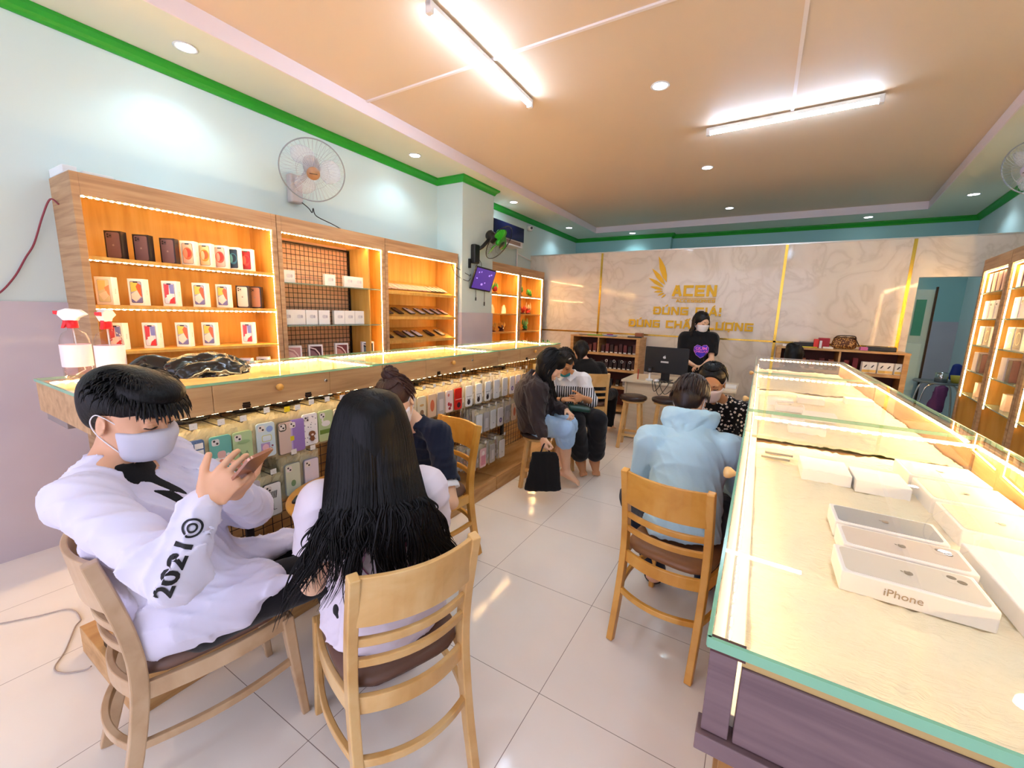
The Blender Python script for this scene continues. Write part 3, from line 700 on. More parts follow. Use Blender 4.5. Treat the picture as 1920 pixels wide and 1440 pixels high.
# ------------------------------------------------------------------ low shelf units against the partition
def low_shelf(lab, x0, x1, y0, y1, h, divs, rows):
    o = thing('low_shelf_unit', lab, 'shelf unit', ((x0+x1)/2, (y0+y1)/2, 0), 0, 'low oak shelf units against the marble partition')
    c = Vector(((x0+x1)/2, (y0+y1)/2, 0)); B = lambda a, b: MB(c).box(a, b)
    mb = MB(c); mb.box((x0, y0, 0), (x0+0.02, y1, h-0.022)); mb.box((x1-0.02, y0, 0), (x1, y1, h-0.022)); mb.box((x0+0.02, y1-0.01, 0), (x1-0.02, y1, h-0.022)); mb.build('carcass', PLATW, o, 0.001)
    B((x0-0.005, y0-0.015, h-0.022), (x1+0.005, y1, h)).build('top_board', PLATW, o, 0.002)
    for z in rows: B((x0+0.02, y0, z-0.035), (x1-0.02, y1-0.01, z)).build('shelf', PLATW, o, 0.001)
    for x in divs: B((x-0.01, y0+0.002, rows[-1]+0.001), (x+0.01, y1-0.01, h-0.023)).build('divider', PLATW, o, 0.001)
    MB(c).box((x0+0.001, y0-0.016, 0), (x0+0.05, y0-0.001, h-0.023)).build('face_frame', PLATW, o, 0.001); MB(c).box((x1-0.05, y0-0.016, 0), (x1-0.001, y0-0.001, h-0.023)).build('face_frame', PLATW, o, 0.001)
    MB(c).box((x0+0.022, y1-0.016, 0.08), (x1-0.022, y1-0.011, h-0.025)).build('back_panel', mat('dark_red_panel', '#5a2a24', 0.6), o)
    return o
sl = low_shelf('low oak shelf unit of small dark goods, left of the cash desk', -2.58, -1.50, 6.15, 6.53, 1.18, (-2.13,), (0.08, 0.43, 0.69, 0.93))
sr = low_shelf('low oak shelf unit with a patterned bag on top, right of the cash desk', 0.185, 1.43, 6.15, 6.53, 1.18, (0.82,), (0.08, 0.43, 0.69, 0.93))

# ------------------------------------------------------------------ right wall cabinets (follow the slanted wall)
ang = math.atan2(0.106, 1.0)
def right_cabinet(lab, y_far, w_, shelves, glass=True):
    # local: y runs from far end towards the camera, x from wall (0) outward (-)
    o = thing('display_cabinet', lab, 'cabinet', (xr(y_far)-0.005, y_far, 0), PI-ang, 'lit oak cabinets along the right wall')
    # local +y points to -y world, local +x points to -x world
    D = 0.31; top = 2.17; t = 0.02
    mb = MB(); mb.box((0, 0, 0), (D, t, top)); mb.box((0, w_-t, 0), (D, w_, top)); mb.box((0, t, top-0.02), (D, w_-t, top)); mb.build('carcass', OAK, o, 0.001)
    mb = MB(); mb.box((D, 0, 0), (D+0.016, 0.05, top)); mb.box((D, w_-0.05, 0), (D+0.016, w_, top)); mb.box((D, 0.05, top-0.12), (D+0.016, w_-0.05, top)); mb.build('face_frame', OAK, o, 0.001)
    mb = MB(); mb.box((0.001, t, 0.05), (0.012, w_-t, top-0.02)); mb.box((0.012, t, 0.05), (D-0.002, t+0.002, top-0.02)); mb.box((0.012, w_-t-0.002, 0.05), (D-0.002, w_-t, top-0.02)); mb.build('inner_panel', INNER, o)
    for z in shelves: MB().box((0.013, t+0.003, z-0.01), (D+0.010, w_-t-0.003, z)).build('shelf', GSHELF if glass else INNER, o, 0.001)
    mb = MB(); led_strip(mb, (D-0.006, t+0.004, 0.75), (D-0.006, t+0.004, top-0.125), (0.9, 0.8, 0), w_=0.013, pitch_=0.016)
    led_strip(mb, (D-0.006, w_-t-0.004, 0.75), (D-0.006, w_-t-0.004, top-0.125), (0.9, -0.8, 0), w_=0.013, pitch_=0.016)
    led_strip(mb, (D-0.01, t+0.01, top-0.128), (D-0.01, w_-t-0.01, top-0.128), (0.6, 0, -1), w_=0.006, pitch_=0.02); mb.build('led_strip', LEDC, o)
    return o
RS = (1.83, 1.57, 1.31, 1.05, 0.80)
rcs = []
for i, lab in enumerate(('oak cabinet at the far end of the right wall, its edge lined with lights', 'second oak cabinet on the right wall, counted from the doorway', 'oak cabinet on the right wall at the frame edge')):
    rcs.append(right_cabinet(lab, 6.25-i*0.83, 0.82, RS))
# ------------------------------------------------------------------ flat pictures built from coloured shapes
BOXW = mat('box_white', '#f7f3f2', 0.35); BOXB = mat('box_black', '#1b1518', 0.3); GREYP = mat('grey_print', '#8a8a90', 0.5)
def rrect(w_, h, r, n=4):
    out = []
    for cx, cy, a0 in ((w_/2-r, h/2-r, 0), (-w_/2+r, h/2-r, PI/2), (-w_/2+r, -h/2+r, PI), (w_/2-r, -h/2+r, 3*PI/2)):
        for k in range(n+1): a = a0+PI/2*k/n; out.append((cx+r*math.cos(a), cy+r*math.sin(a)))
    return out
def ellp(cx, cy, rx, ry, n=20, a0=0, a1=2*PI): return [(cx+rx*math.cos(a0+(a1-a0)*k/n), cy+ry*math.sin(a0+(a1-a0)*k/n)) for k in range(n if abs(a1-a0-2*PI) < 1e-6 else n+1)]
def rectp(x0, y0, x1, y1): return [(x0, y0), (x1, y0), (x1, y1), (x0, y1)]
def picture(name, shapes, c, u, v, parent=None, th=0.0005):
    """shapes: list of (polygon, colour); painted one over another as thin layers on the plane u,v at c"""
    u = Vector(u).normalized(); v = Vector(v).normalized(); n = u.cross(v); c = Vector(c); mb = MB(); ms = []
    for i, (poly, colr) in enumerate(shapes):
        m = cmat(colr) if isinstance(colr, str) else colr
        if m not in ms: ms.append(m)
        mb.m = ms.index(m)
        if isinstance(poly, tuple): mb._add([c+u*q[0]+v*q[1]+n*th*(1+i*0.4) for q in poly[0]], poly[1], False); continue
        mb.prism(poly, 0, th*(1+i*0.4), lambda a, b, t: c+u*a+v*b+n*t)
    return mb.build(name, ms, parent)
W_, H_ = 0.062, 0.132
def clipx(p): return [(max(-W_/2+0.003, min(W_/2-0.003, x)), max(-H_/2+0.003, min(H_/2-0.003, y))) for x, y in p]
def wall_rings(bgc, a, b, c3): return [(rrect(W_, H_, 0.008), '#2a2a30'), (rrect(W_-0.004, H_-0.004, 0.006), bgc), (ellp(0.0, 0.0, 0.028, 0.040), a), (ellp(0.002, 0.004, 0.020, 0.028), b), (ellp(-0.012, 0.0, 0.012, 0.030), c3), (rectp(-0.012, 0.058, 0.012, 0.064), '#2a2a30')]
WALLS = {
 'orange': wall_rings('#f3c9b0', '#f07a4a', '#e2472c', '#f4a07c'), 'yellow': wall_rings('#f5d3a0', '#f0a038', '#e8642c', '#f7d9a8'), 'pinkred': wall_rings('#e9c6c0', '#e05a4a', '#d8342c', '#f0b0a0'),
 'blue': wall_rings('#1b3550', '#2d6f8a', '#123048', '#63a8b8'), 'red': wall_rings('#a8242c', '#e04238', '#c81c28', '#f0705c'),
 'petals': [(rrect(W_, H_, 0.008), '#2c2a44'), (rrect(W_-0.004, H_-0.004, 0.006), '#a3a9c6'), (clipx([(-0.03, 0.0), (0.006, 0.01), (0.01, 0.06), (-0.03, 0.06)]), '#dcc95a'), (clipx([(0.03, 0.045), (0.03, -0.03), (0.012, -0.012), (0.0, 0.035), (0.012, 0.055)]), '#e2623a'),
            (clipx([(-0.03, -0.012), (0.006, 0.012), (0.022, -0.028), (-0.006, -0.058), (-0.03, -0.04)]), '#f3dcd2'), (clipx([(-0.03, -0.04), (-0.006, -0.062), (0.03, -0.03), (0.03, -0.065), (-0.03, -0.065)]), '#7474b0'), (rectp(-0.012, 0.057, 0.012, 0.064), '#2c2a44')],
 'splash': [(rrect(W_, H_, 0.008), '#3a2a44'), (rrect(W_-0.004, H_-0.004, 0.006), '#e8e0ee'), (clipx([(-0.03, 0.06), (0.0, 0.06), (-0.004, -0.01), (-0.03, -0.03)]), '#d04458'), (clipx([(0.0, 0.06), (0.03, 0.06), (0.03, 0.0), (0.004, 0.0)]), '#7a84cc'),
            (clipx([(0.006, -0.03), (0.03, -0.02), (0.03, -0.065), (-0.006, -0.065)]), '#d8343c'), (clipx([(-0.018, -0.01), (0.012, 0.0), (0.016, -0.028), (-0.012, -0.05)]), '#f8f0f0'), (rectp(-0.012, 0.057, 0.012, 0.064), '#3a2a44')],
 'pale': [(rrect(W_, H_, 0.008), '#b8c4d8'), (rrect(W_-0.004, H_-0.004, 0.006), '#dfe2cc'), (clipx([(-0.03, 0.0), (0.008, 0.01), (0.012, 0.06), (-0.03, 0.06)]), '#e9dc9a'), (clipx([(0.03, 0.035), (0.03, -0.03), (0.012, -0.012), (0.004, 0.02)]), '#e8a888'), (clipx([(-0.03, -0.02), (0.012, 0.0), (0.022, -0.028), (-0.006, -0.058)]), '#eef0e8')],
}
def phone_back(body, ring):
    r_ = [(rrect(0.070, 0.146, 0.010), body), (rrect(0.027, 0.027, 0.006), ring)]
    r_[1] = ([(x-0.017, y+0.053) for x, y in r_[1][0]], ring)
    for dx, dy in ((-0.024, 0.060), (-0.024, 0.046), (-0.011, 0.053)): r_.append((ellp(dx, dy, 0.0048, 0.0048, 12), '#101014'))
    return r_
WALLS['darkback'] = phone_back('#6a5056', '#54404a'); WALLS['silverback'] = phone_back('#d8cfc8', '#c4bab4'); WALLS['goldback'] = phone_back('#b07a5a', '#94644a')
def phone_box(kind, lab, loc, rz, group='boxed phones in the lit wall cabinet', h=0.163, w_=0.086, d=0.05):
    dark = kind.endswith('back'); o = thing('phone_box', lab, 'phone box', loc, rz, group)
    MB().box((-d/2, -w_/2, 0), (d/2, w_/2, h)).build('carton', BOXB if dark else BOXW, o, 0.0012)
    p = picture('picture', WALLS[kind], (d/2+0.0002, 0, h/2), (0, 1, 0), (0, 0, 1), o)
    if dark: p.scale = (1, 1, 1); mb = MB(); put_apple(mb, (d/2+0.0012, 0, h/2), (0, 1, 0), (0, 0, 1), 0.013); mb.build('emblem', cmat('#8d7a7a'), p)
    else: mb = MB(); put_text(mb, 'iPhone', 0.011, (0, w_/2+0.0003, h/2), (0, 0, -1), (-1, 0, 0), 0.0001); mb.build('lettering', GREYP, o)
    return o
RZB = math.radians(-48); zA = (1.741, 1.471, 1.201, 0.931)
def pb(kind, lab, y, z, rz=RZB, x=-3.38, **k): return phone_box(kind, lab, (x, y, z), rz, **k)
r1 = [('darkback', 'black phone box on the top shelf, first from the left', 1.00), ('darkback', 'black phone box on the top shelf, second from the left', 1.13), ('darkback', 'black phone box on the top shelf, beside the orange pictured one', 1.265),
      ('orange', 'white phone box with an orange ringed picture beside the last black box', 1.375), ('yellow', 'white phone box with a yellow and orange picture, top shelf', 1.475), ('pinkred', 'white phone box with a pink and red picture, top shelf', 1.57), ('blue', 'white phone box with a dark blue picture, top shelf', 1.655), ('red', 'white phone box with a deep red picture, right end of top shelf', 1.745)]
for k, l, y in r1: pb(k, l, y, zA[0])
r2 = [('pale', 'white phone box with a pale washed out picture, left end of second shelf', 0.93), ('petals', 'white phone box with petal picture, second on the second shelf', 1.08), ('splash', 'white phone box with red and blue splash picture on the second shelf', 1.25), ('petals', 'white phone box with petal picture, right of the splash pictured box on the second shelf', 1.42), ('petals', 'white phone box with petal picture beside the silver phone box', 1.565),
      ('silverback', 'black phone box showing a silver phone, right part of second shelf', 1.70), ('goldback', 'black phone box showing a bronze phone, right end of second shelf', 1.79)]
for k, l, y in r2: pb(k, l, y, zA[1])
r3 = [('splash', 'phone box with splash picture on the third shelf behind the spray bottles', 0.955), ('splash', 'phone box with splash picture, second on the third shelf', 1.125), ('petals', 'phone box with petal picture in the middle of the third shelf', 1.30), ('petals', 'phone box with petal picture above the black plastic bag', 1.455), ('splash', 'phone box with splash picture, right end of third shelf', 1.715)]
for k, l, y in r3: pb(k, l, y, zA[2])
for y, l in ((1.53, 'white phone box low in the cabinet above the bag, left one'), (1.67, 'white phone box low in the cabinet, middle of three'), (1.80, 'white phone box low in the cabinet, nearest the grid cabinet')):
    pb('petals', l, y, zA[3], x=-3.36)
# cabinet with the wire grid: small white earphone cartons
def small_carton(loc, rz, lab, w_=0.10, h=0.10, d=0.035):
    o = thing('earphone_box', lab, 'box', loc, rz, 'white earphone boxes on glass shelves')
    MB().box((-d/2, -w_/2, 0), (d/2, w_/2, h)).build('carton', BOXW, o, 0.0012)
    picture('picture', [(rrect(0.036, 0.030, 0.012), '#d9d4da'), ([(x+0.022, y) for x, y in ellp(0, 0, 0.008, 0.014, 12)], '#c3bcc6')], (d/2+0.0003, 0, h*0.55), (0, 1, 0), (0, 0, 1), o); return o
for i, y in enumerate((2.04, 2.42, 2.62, 2.725)): small_carton((-3.36, y, 1.682), -0.12, ['white earphone box at the left end of the upper glass shelf', 'single white earphone box mid upper glass shelf', 'white earphone box, left of the pair on the upper glass shelf', 'white earphone box, right end of the upper glass shelf'][i])
for i, y in enumerate((2.005, 2.11, 2.225, 2.345, 2.50, 2.612, 2.725)): small_carton((-3.36, y, 1.342), -0.1, 'white earphone box on the lower glass shelf, number %s from the left' % ['one', 'two', 'three', 'four', 'five', 'six', 'seven'][i], w_=0.103, h=0.125)
for i, y in enumerate((2.04, 2.235, 2.50, 2.80)):
    o = thing('phone_box', ['square framed phone box at the left foot of the wire grid', 'square framed phone box, second along the foot of the grid', 'square framed phone box, third along the foot of the grid', 'square framed phone box beside the right light strip'][i], 'phone box', (-3.34, y, 1.02), -0.35, 'square phone boxes at the foot of the grid')
    MB().box((-0.025, -0.058, 0), (0.025, 0.058, 0.15)).build('carton', BOXW, o, 0.0012)
    a = ['#c99a9a', '#4a2c34', '#7a3c3c', '#1c2428'][i]
    picture('picture', [(rectp(-0.046, -0.07, 0.046, 0.06), a), ([(-0.046, 0.055), (0.0, 0.04), (0.03, 0.0), (0.044, -0.06), (0.036, -0.06), (0.022, -0.005), (-0.006, 0.032), (-0.046, 0.046)], '#f0ddd8'), ([(-0.046, -0.06), (-0.046, 0.03), (-0.015, 0.02), (0.012, -0.01), (0.024, -0.06)], ['#e9c9c8', '#8a6a72', '#b88078', '#6a7478'][i])], (0.0253, 0, 0.075), (0, 1, 0), (0, 0, 1), o)
# cabinet with sloping shelves: rows of phones
def shelf_phone(y, z, face, rim, lab, grp, w_=0.072):
    sl_ = math.atan2(0.13, 0.306); o = thing('phone', lab, 'phone', (-3.385, y, z+0.065+0.0005), 0, grp)
    o.rotation_euler = (0, sl_, 0)
    mb = MB(); mb.prism(rrect(0.15, w_, 0.009), 0.0, 0.008, lambda a, b, t: (a, b, t)); mb.build('body', cmat(rim), o, 0.0008)
    mb = MB(); mb.prism(rrect(0.142, w_-0.008, 0.007), 0.008, 0.0086, lambda a, b, t: (a, b, t)); mb.build('screen', cmat(face, 0.15), o)
    mb = MB(); mb.prism([(x-0.052, y_+0.015) for x, y_ in rrect(0.022, 0.022, 0.005)], 0.0086, 0.0096, lambda a, b, t: (a, b, t)); mb.build('camera_bump', cmat(rim), o); return o
for i in range(13):
    y = 3.075+i*0.0755; pale = i < 9
    shelf_phone(y, 1.665, '#f0d9d2' if pale else '#f6f0ea', '#e2bfb6' if pale else '#33282c', 'pale pink dummy phone in the left part of the top sloping shelf' if pale else 'white dummy phone with dark rim, right part of the top sloping shelf', 'phones laid on the top sloping shelf' if pale else 'dark rimmed phones on the top sloping shelf', 0.068)
for i, (y, f_) in enumerate(((3.10, '#6a5a58'), (3.25, '#54484a'), (3.42, '#e8e4ec'), (3.585, '#eae6ee'), (3.73, '#d8ccd6'), (3.86, '#c8b4c0'), (3.985, '#caa0a0'))):
    shelf_phone(y, 1.41, f_, '#1d181c', 'phone on the middle sloping shelf, number %s from the left' % ['one', 'two', 'three', 'four', 'five', 'six', 'seven'][i], 'phones on the middle sloping shelf')
for i, (y, f_) in enumerate(((3.10, '#3a3436'), (3.28, '#4a4648'), (3.41, '#eceaf2'), (3.535, '#f0eef4'), (3.74, '#3e3a3c'), (3.93, '#cfc6b8'))):
    shelf_phone(y, 1.16, f_, '#1d181c', 'phone on the lowest sloping shelf, number %s from the left' % ['one', 'two', 'three', 'four', 'five', 'six'][i], 'phones on the lowest sloping shelf')
# ornaments in the two far cabinets
def ornament(loc, h, cols, lab, seed, leafy=True):
    rnd = random.Random(seed); o = thing('ornament', lab, 'ornament', loc, 0, 'coloured table ornaments in the far cabinets')
    mb = MB(); mb.lathe([(0.03, 0), (0.045, 0.004), (0.04, 0.018), (0.02, 0.022)], seg=16); mb.build('base', cmat('#5a2f1c'), o)
    mb = MB()
    for k in range(9): a = rnd.random()*6.28; r = rnd.random()*0.035; mb.ball((r*math.cos(a), r*math.sin(a), 0.03+rnd.random()*h*0.35), (0.018+rnd.random()*0.012,)*3, 10, 6)
    mb.build('fruit', cmat(cols[0]), o)
    mb = MB()
    for k in range(12):
        a = rnd.random()*6.28; L_ = h*(0.35+0.4*rnd.random()); p = Vector((0.01*math.cos(a), 0.01*math.sin(a), h*0.3)); q = p+Vector((math.cos(a)*0.03, math.sin(a)*0.03, L_)); m_ = (p+q)/2+Vector((math.cos(a)*0.02, math.sin(a)*0.02, 0))
        mb.tube([p, m_, q], [0.006, 0.012, 0.001], 6, rr=0.3)
    mb.build('leaves', cmat(cols[1]), o)
for i, (y, z, h, c_, l) in enumerate([(5.16, 1.756, 0.17, ('#a3202c', '#4aa83c'), 'red and green ornament on the top shelf beside the screen'), (5.90, 1.756, 0.17, ('#6a3a2c', '#2f8f3a'), 'brown and green leafy ornament on the top shelf, right cabinet'), (6.22, 1.756, 0.13, ('#3c9a3a', '#4cb044'), 'small all green ornament at the top right'),
        (5.80, 1.476, 0.18, ('#d8542c', '#5aa84c'), 'orange and green ornament on the second shelf, right cabinet'), (6.02, 1.476, 0.15, ('#a8241c', '#c8402c'), 'dark red ornament in the middle of the second shelf'), (6.20, 1.476, 0.19, ('#c8301c', '#e8d8a8'), 'red and cream ornament at the right of the second shelf'),
        (5.14, 1.206, 0.14, ('#d88a2c', '#e8b04c'), 'golden ornament at the left of the third shelf'), (5.38, 1.206, 0.16, ('#4a1c1c', '#e8b04c'), 'golden ornament with dark foot on the third shelf'), (6.10, 1.206, 0.2, ('#2f8f4a', '#8fd06c'), 'tall green ornament alone on the third shelf'),
        (5.16, 0.931, 0.15, ('#c8b84c', '#8fb84c'), 'yellow green ornament low in the left far cabinet'), (6.12, 0.931, 0.17, ('#e0642c', '#e8b86c'), 'orange ornament low in the right far cabinet')]): ornament((-3.40, y, z), h, c_, l, i)
for i, y in enumerate((5.10, 5.42)):
    mb = MB(); mb.prism([(-0.06, 0), (0.06, 0), (0.05, 0.07), (0.01, 0.13), (-0.04, 0.10)], -0.01, 0.01, lambda a, b, t: (t, a, b)); tag(mb.build('paper_card', cmat('#f6e6c8'), loc=(-3.4, y, 1.476), bevel=0.002), ['cream folded card on the second shelf beside the pillar', 'cream folded card on the second shelf next to the light strip'][i], 'card', 'cream cards')

def noise_blob(name, c, r, m, seed, amp=0.35, fr=9, flat=True, sub=5, floorz=0.0, ridged=True):
    bm = bmesh.new(); bmesh.ops.create_icosphere(bm, subdivisions=sub, radius=1.0)
    for v in bm.verts:
        n = v.co.normalized(); q = Vector((n.x*r[0], n.y*r[1], n.z*r[2]))
        k = noise.noise(q*fr+Vector((seed, 0, 0))); k2 = noise.noise(q*fr*2.6+Vector((0, seed, 0)))
        k = (1-abs(k)*2.2)*amp+(1-abs(k2)*2)*amp*0.35 if ridged else k*amp+k2*amp*0.4
        q = q*(0.8+k)
        if q.z < floorz: q.z = floorz+(q.z-floorz)*0.02
        v.co = q
    me = bpy.data.meshes.new(name); bm.to_mesh(me); bm.free(); me.materials.append(m)
    for p in me.polygons: p.use_smooth = True
    o = bpy.data.objects.new(name, me); COL.objects.link(o); o.location = c; return o
# ------------------------------------------------------------------ hanging phone cases
BAG = mat('clear_bag', '#fdf0c4', 0.10, spec=1.0, alpha=0.36, bump=(55, 0.9)); BAG2 = mat('clear_bag_pale', '#efe9e2', 0.15, spec=0.7, alpha=0.5, bump=(55, 0.8))
HOOK = mat('hook_steel', '#55504e', 0.3, 0.9)
def bag_mesh(seed, h=0.205, w_=0.098, m=None, top=0.0, xo=0.0):
    rnd = random.Random(seed); mb = MB(); nu, nv = 8, 14; g = []
    for j in range(nv+1):
        for i in range(nu+1):
            t = j/nv; u = -w_/2+w_*i/nu; z = -h+h*t; e = 1.0 if t > 0.78 else 0.45
            x = 0.004+e*0.010*noise.noise(Vector((u*40, z*30, seed*2.3)))
            x += xo
            if t > 0.8: x += (t-0.8)*0.05*noise.noise(Vector((seed, 0, 3)))
            g.append((x, u+0.004*noise.noise(Vector((z*20, seed, 0))), z))
    mb._add(g, [(j*(nu+1)+i, j*(nu+1)+i+1, (j+1)*(nu+1)+i+1, (j+1)*(nu+1)+i) for j in range(nv) for i in range(nu)], False)
    return mb
CW, CH = 0.078, 0.156
def dots(n, seed, c): 
    rnd = random.Random(seed); return [(ellp(rnd.uniform(-0.03, 0.03), rnd.uniform(-0.068, 0.068), 0.0018, 0.0018, 6), c) for _ in range(n)]
def bump_(c='#3a3438', rim='#e8e0dc', x=-0.018, y=0.054): return [([(a+x, b+y) for a, b in rrect(0.027, 0.027, 0.007)], rim), (ellp(x-0.005, y+0.006, 0.0045, 0.0045, 10), c), (ellp(x+0.005, y-0.005, 0.0045, 0.0045, 10), c)]
DES = {
 'plaid': [(rrect(CW, CH, 0.011), '#f3d8c6')]+[(rectp(-0.034, y, 0.034, y+0.0016), '#cc7a66') for y in [-0.06+0.012*k for k in range(11)]]+[(rectp(x, -0.07, x+0.0016, 0.07), '#cc7a66') for x in [-0.028+0.012*k for k in range(6)]],
 'album': [(rrect(CW, CH, 0.011), '#5f79a4')]+[(rectp(-0.036+0.008*k, -0.07, -0.0345+0.008*k, 0.07), '#7890b8') for k in range(9)]+[(rectp(0.004, y, 0.033, y+0.022), '#f2f0ea') for y in (0.042, 0.014, -0.044, -0.07)]+[(rectp(-0.012, -0.016, 0.030, 0.002), '#e8dfb8')]+[(ellp(-0.022, y, 0.007, 0.007), '#202430') for y in (0.03, -0.05)]+[(ellp(-0.022, y, 0.004, 0.004), '#c8d4e8') for y in (0.03, -0.05)],
 'teal': [(rrect(CW, CH, 0.011), '#6fb8ae')]+[(ellp(-0.002+0.017*math.cos(k*1.256+0.3), -0.028+0.017*math.sin(k*1.256+0.3), 0.012, 0.012, 12), '#f8f4f0') for k in range(5)]+[(ellp(-0.002, -0.028, 0.009, 0.009), '#e89a84'), (ellp(0.024, -0.005, 0.007, 0.007), '#f8f4f0'), (rrect(0.03, 0.03, 0.010), '#e4b8b0')],
 'green': [(rrect(CW, CH, 0.011), '#b6cf9c'), (ellp(0.0, -0.035, 0.022, 0.017), '#7f9a78'), ([(-0.02, -0.022), (-0.012, -0.006), (-0.004, -0.02)], '#7f9a78'), ([(0.004, -0.02), (0.014, -0.006), (0.02, -0.022)], '#7f9a78'), (ellp(-0.008, -0.033, 0.002, 0.002, 8), '#20241e'), (ellp(0.008, -0.033, 0.002, 0.002, 8), '#20241e'), (ellp(0.004, 0.034, 0.024, 0.008), '#9cba86')],
 'game': [(rrect(CW, CH, 0.011), '#cfe0e6'), ([(a+0.002, b+0.008) for a, b in rrect(0.042, 0.03, 0.008)], '#c8c878'), ([(a+0.002, b+0.008) for a, b in rrect(0.036, 0.024, 0.006)], '#dde8ee'), (rectp(-0.024, -0.055, 0.014, -0.012), '#b39ac8'), (ellp(-0.005, -0.033, 0.014, 0.016), '#f0c0cc'), (ellp(0.016, 0.048, 0.014, 0.014), '#8fa8e0'), (ellp(0.024, -0.03, 0.004, 0.004), '#8a3a58'), (ellp(0.018, -0.042, 0.004, 0.004), '#4a3a6a')],
 'ring': [(rrect(CW, CH, 0.011), '#6a6458'), (rrect(CW-0.008, CH-0.008, 0.008), '#dcc3b6'), ([(a-0.016, b+0.052) for a, b in rrect(0.036, 0.036, 0.012)], '#4a4a3c'), (ellp(-0.022, 0.058, 0.007, 0.007), '#d8d0b8'), (ellp(-0.010, 0.046, 0.007, 0.007), '#d8d0b8'), (rectp(0.018, -0.02, 0.037, 0.002), '#e6d02c')],
 'purple': [(rrect(CW, CH, 0.011), '#9a7cc0'), (rectp(-0.03, -0.06, -0.02, 0.06), '#c0a8dc')],
 'dotted': [(rrect(CW, CH, 0.011), '#faf4f2')]+dots(26, 5, '#4a4a6a')+[(ellp(0.006, -0.022, 0.016, 0.014), '#8a5638'), (ellp(0.006, -0.046, 0.011, 0.013), '#8a5638'), (ellp(0.006, -0.026, 0.007, 0.005), '#f0dcd0')],
 'olive': [(rrect(CW, CH, 0.011), '#bccb94'), (ellp(0.0, 0.012, 0.024, 0.015), '#f2eae4'), (ellp(-0.018, 0.03, 0.005, 0.01), '#f2eae4'), (rectp(-0.034, -0.040, 0.034, -0.018), '#6f8a3c')],
 'cloud': [(rrect(CW, CH, 0.011), '#b8c8dc'), (ellp(-0.005, 0.03, 0.022, 0.014), '#d8dca8'), (ellp(0.0, 0.0, 0.026, 0.014), '#b0a8d0'), ([(-0.03, -0.06), (0.012, -0.03), (0.034, -0.01), (0.034, -0.03), (0.01, -0.055)], '#d86a4c'), (rectp(-0.03, -0.068, 0.02, -0.05), '#f0ecdc')],
 'flower': [(rrect(CW, CH, 0.011), '#c8c0c8'), (ellp(0.006, 0.02, 0.010, 0.010), '#b8283c'), (ellp(0.006, 0.02, 0.004, 0.004), '#f0d0d8'), (ellp(0.0, -0.01, 0.014, 0.018), '#6a70b0')],
 'stripe': [(rrect(CW, CH, 0.011), '#3c4048'), (rrect(CW-0.003, CH-0.003, 0.010), '#f4f4f2')]+[([(-0.018+0.006*k, 0.006), (-0.015+0.006*k, 0.006), (-0.010+0.006*k, 0.040), (-0.013+0.006*k, 0.040)], '#26262c') for k in range(6)]+[(rectp(-0.001, -0.05, 0.001, -0.018), '#50505a'), (rectp(0.0, -0.05, 0.014, -0.048), '#50505a')],
 'clearpale': [(rrect(CW, CH, 0.011), '#8a908c'), (rrect(CW-0.006, CH-0.006, 0.009), '#d0d8c4'), (ellp(0.0, -0.02, 0.012, 0.016), '#7a9c74')],
 'lilac': [(rrect(CW, CH, 0.011), '#8c8ca0'), (rrect(CW-0.006, CH-0.006, 0.009), '#dcd6e6')],
 'cream': [(rrect(CW, CH, 0.011), '#e8dcc0'), (ellp(0, -0.03, 0.018, 0.02), '#8a6a50'), (ellp(0, 0.02, 0.02, 0.008), '#d8a868')],
 'redprint': [(rrect(CW, CH, 0.011), '#f4dcd6'), (ellp(-0.012, 0.045, 0.011, 0.011), '#d87a70'), (ellp(-0.01, -0.02, 0.012, 0.014), '#c83840'), (ellp(0.012, -0.03, 0.012, 0.014), '#c83840'), (ellp(0.0, -0.052, 0.014, 0.010), '#a82834')],
 'redcase': [(rrect(CW, CH, 0.011), '#d8281c'), (rectp(-0.034, -0.004, 0.034, 0.0), '#f0c8b8'), (ellp(0.004, -0.045, 0.02, 0.02), '#4a1c24')],
 'blackwhite': [(rrect(CW, CH, 0.011), '#f4f2f0'), (rectp(-0.03, -0.004, 0.03, -0.001), '#33333a'), (ellp(-0.006, -0.045, 0.018, 0.02), '#3a2a28'), ([(-0.02, -0.03), (-0.016, -0.012), (-0.008, -0.028)], '#3a2a28'), ([(0.0, -0.028), (0.008, -0.012), (0.01, -0.03)], '#3a2a28')],
 'white': [(rrect(CW, CH, 0.011), '#eceaea'), (ellp(0.0, -0.03, 0.006, 0.006), '#a8a4ac')],
 'rosette': [(rrect(CW, CH, 0.011), '#ece4e2'), (ellp(0.0, -0.03, 0.02, 0.022), '#7a6a9c'), (ellp(0.0, -0.03, 0.008, 0.009), '#d8b8c8')],
 'redfig': [(rrect(CW, CH, 0.011), '#efe2de'), (ellp(0.0, -0.02, 0.016, 0.022), '#cc2a2c'), (ellp(0.0, 0.008, 0.010, 0.010), '#cc2a2c')],
 'tan': [(rrect(CW, CH, 0.011), '#e8c8a8'), (ellp(0.0, 0.0, 0.02, 0.04), '#d8704c')],
 'grey': [(rrect(CW, CH, 0.011), '#b8b0b0'), (rectp(-0.02, -0.05, 0.02, 0.03), '#d8d0d0')],
 'pinkbox': [(rrect(CW, CH, 0.006), '#e8c0c8'), (rectp(-0.03, -0.06, 0.03, 0.02), '#d890a4'), (ellp(0, 0.04, 0.018, 0.018), '#f8e8ec')],
}
packs_proto = {}
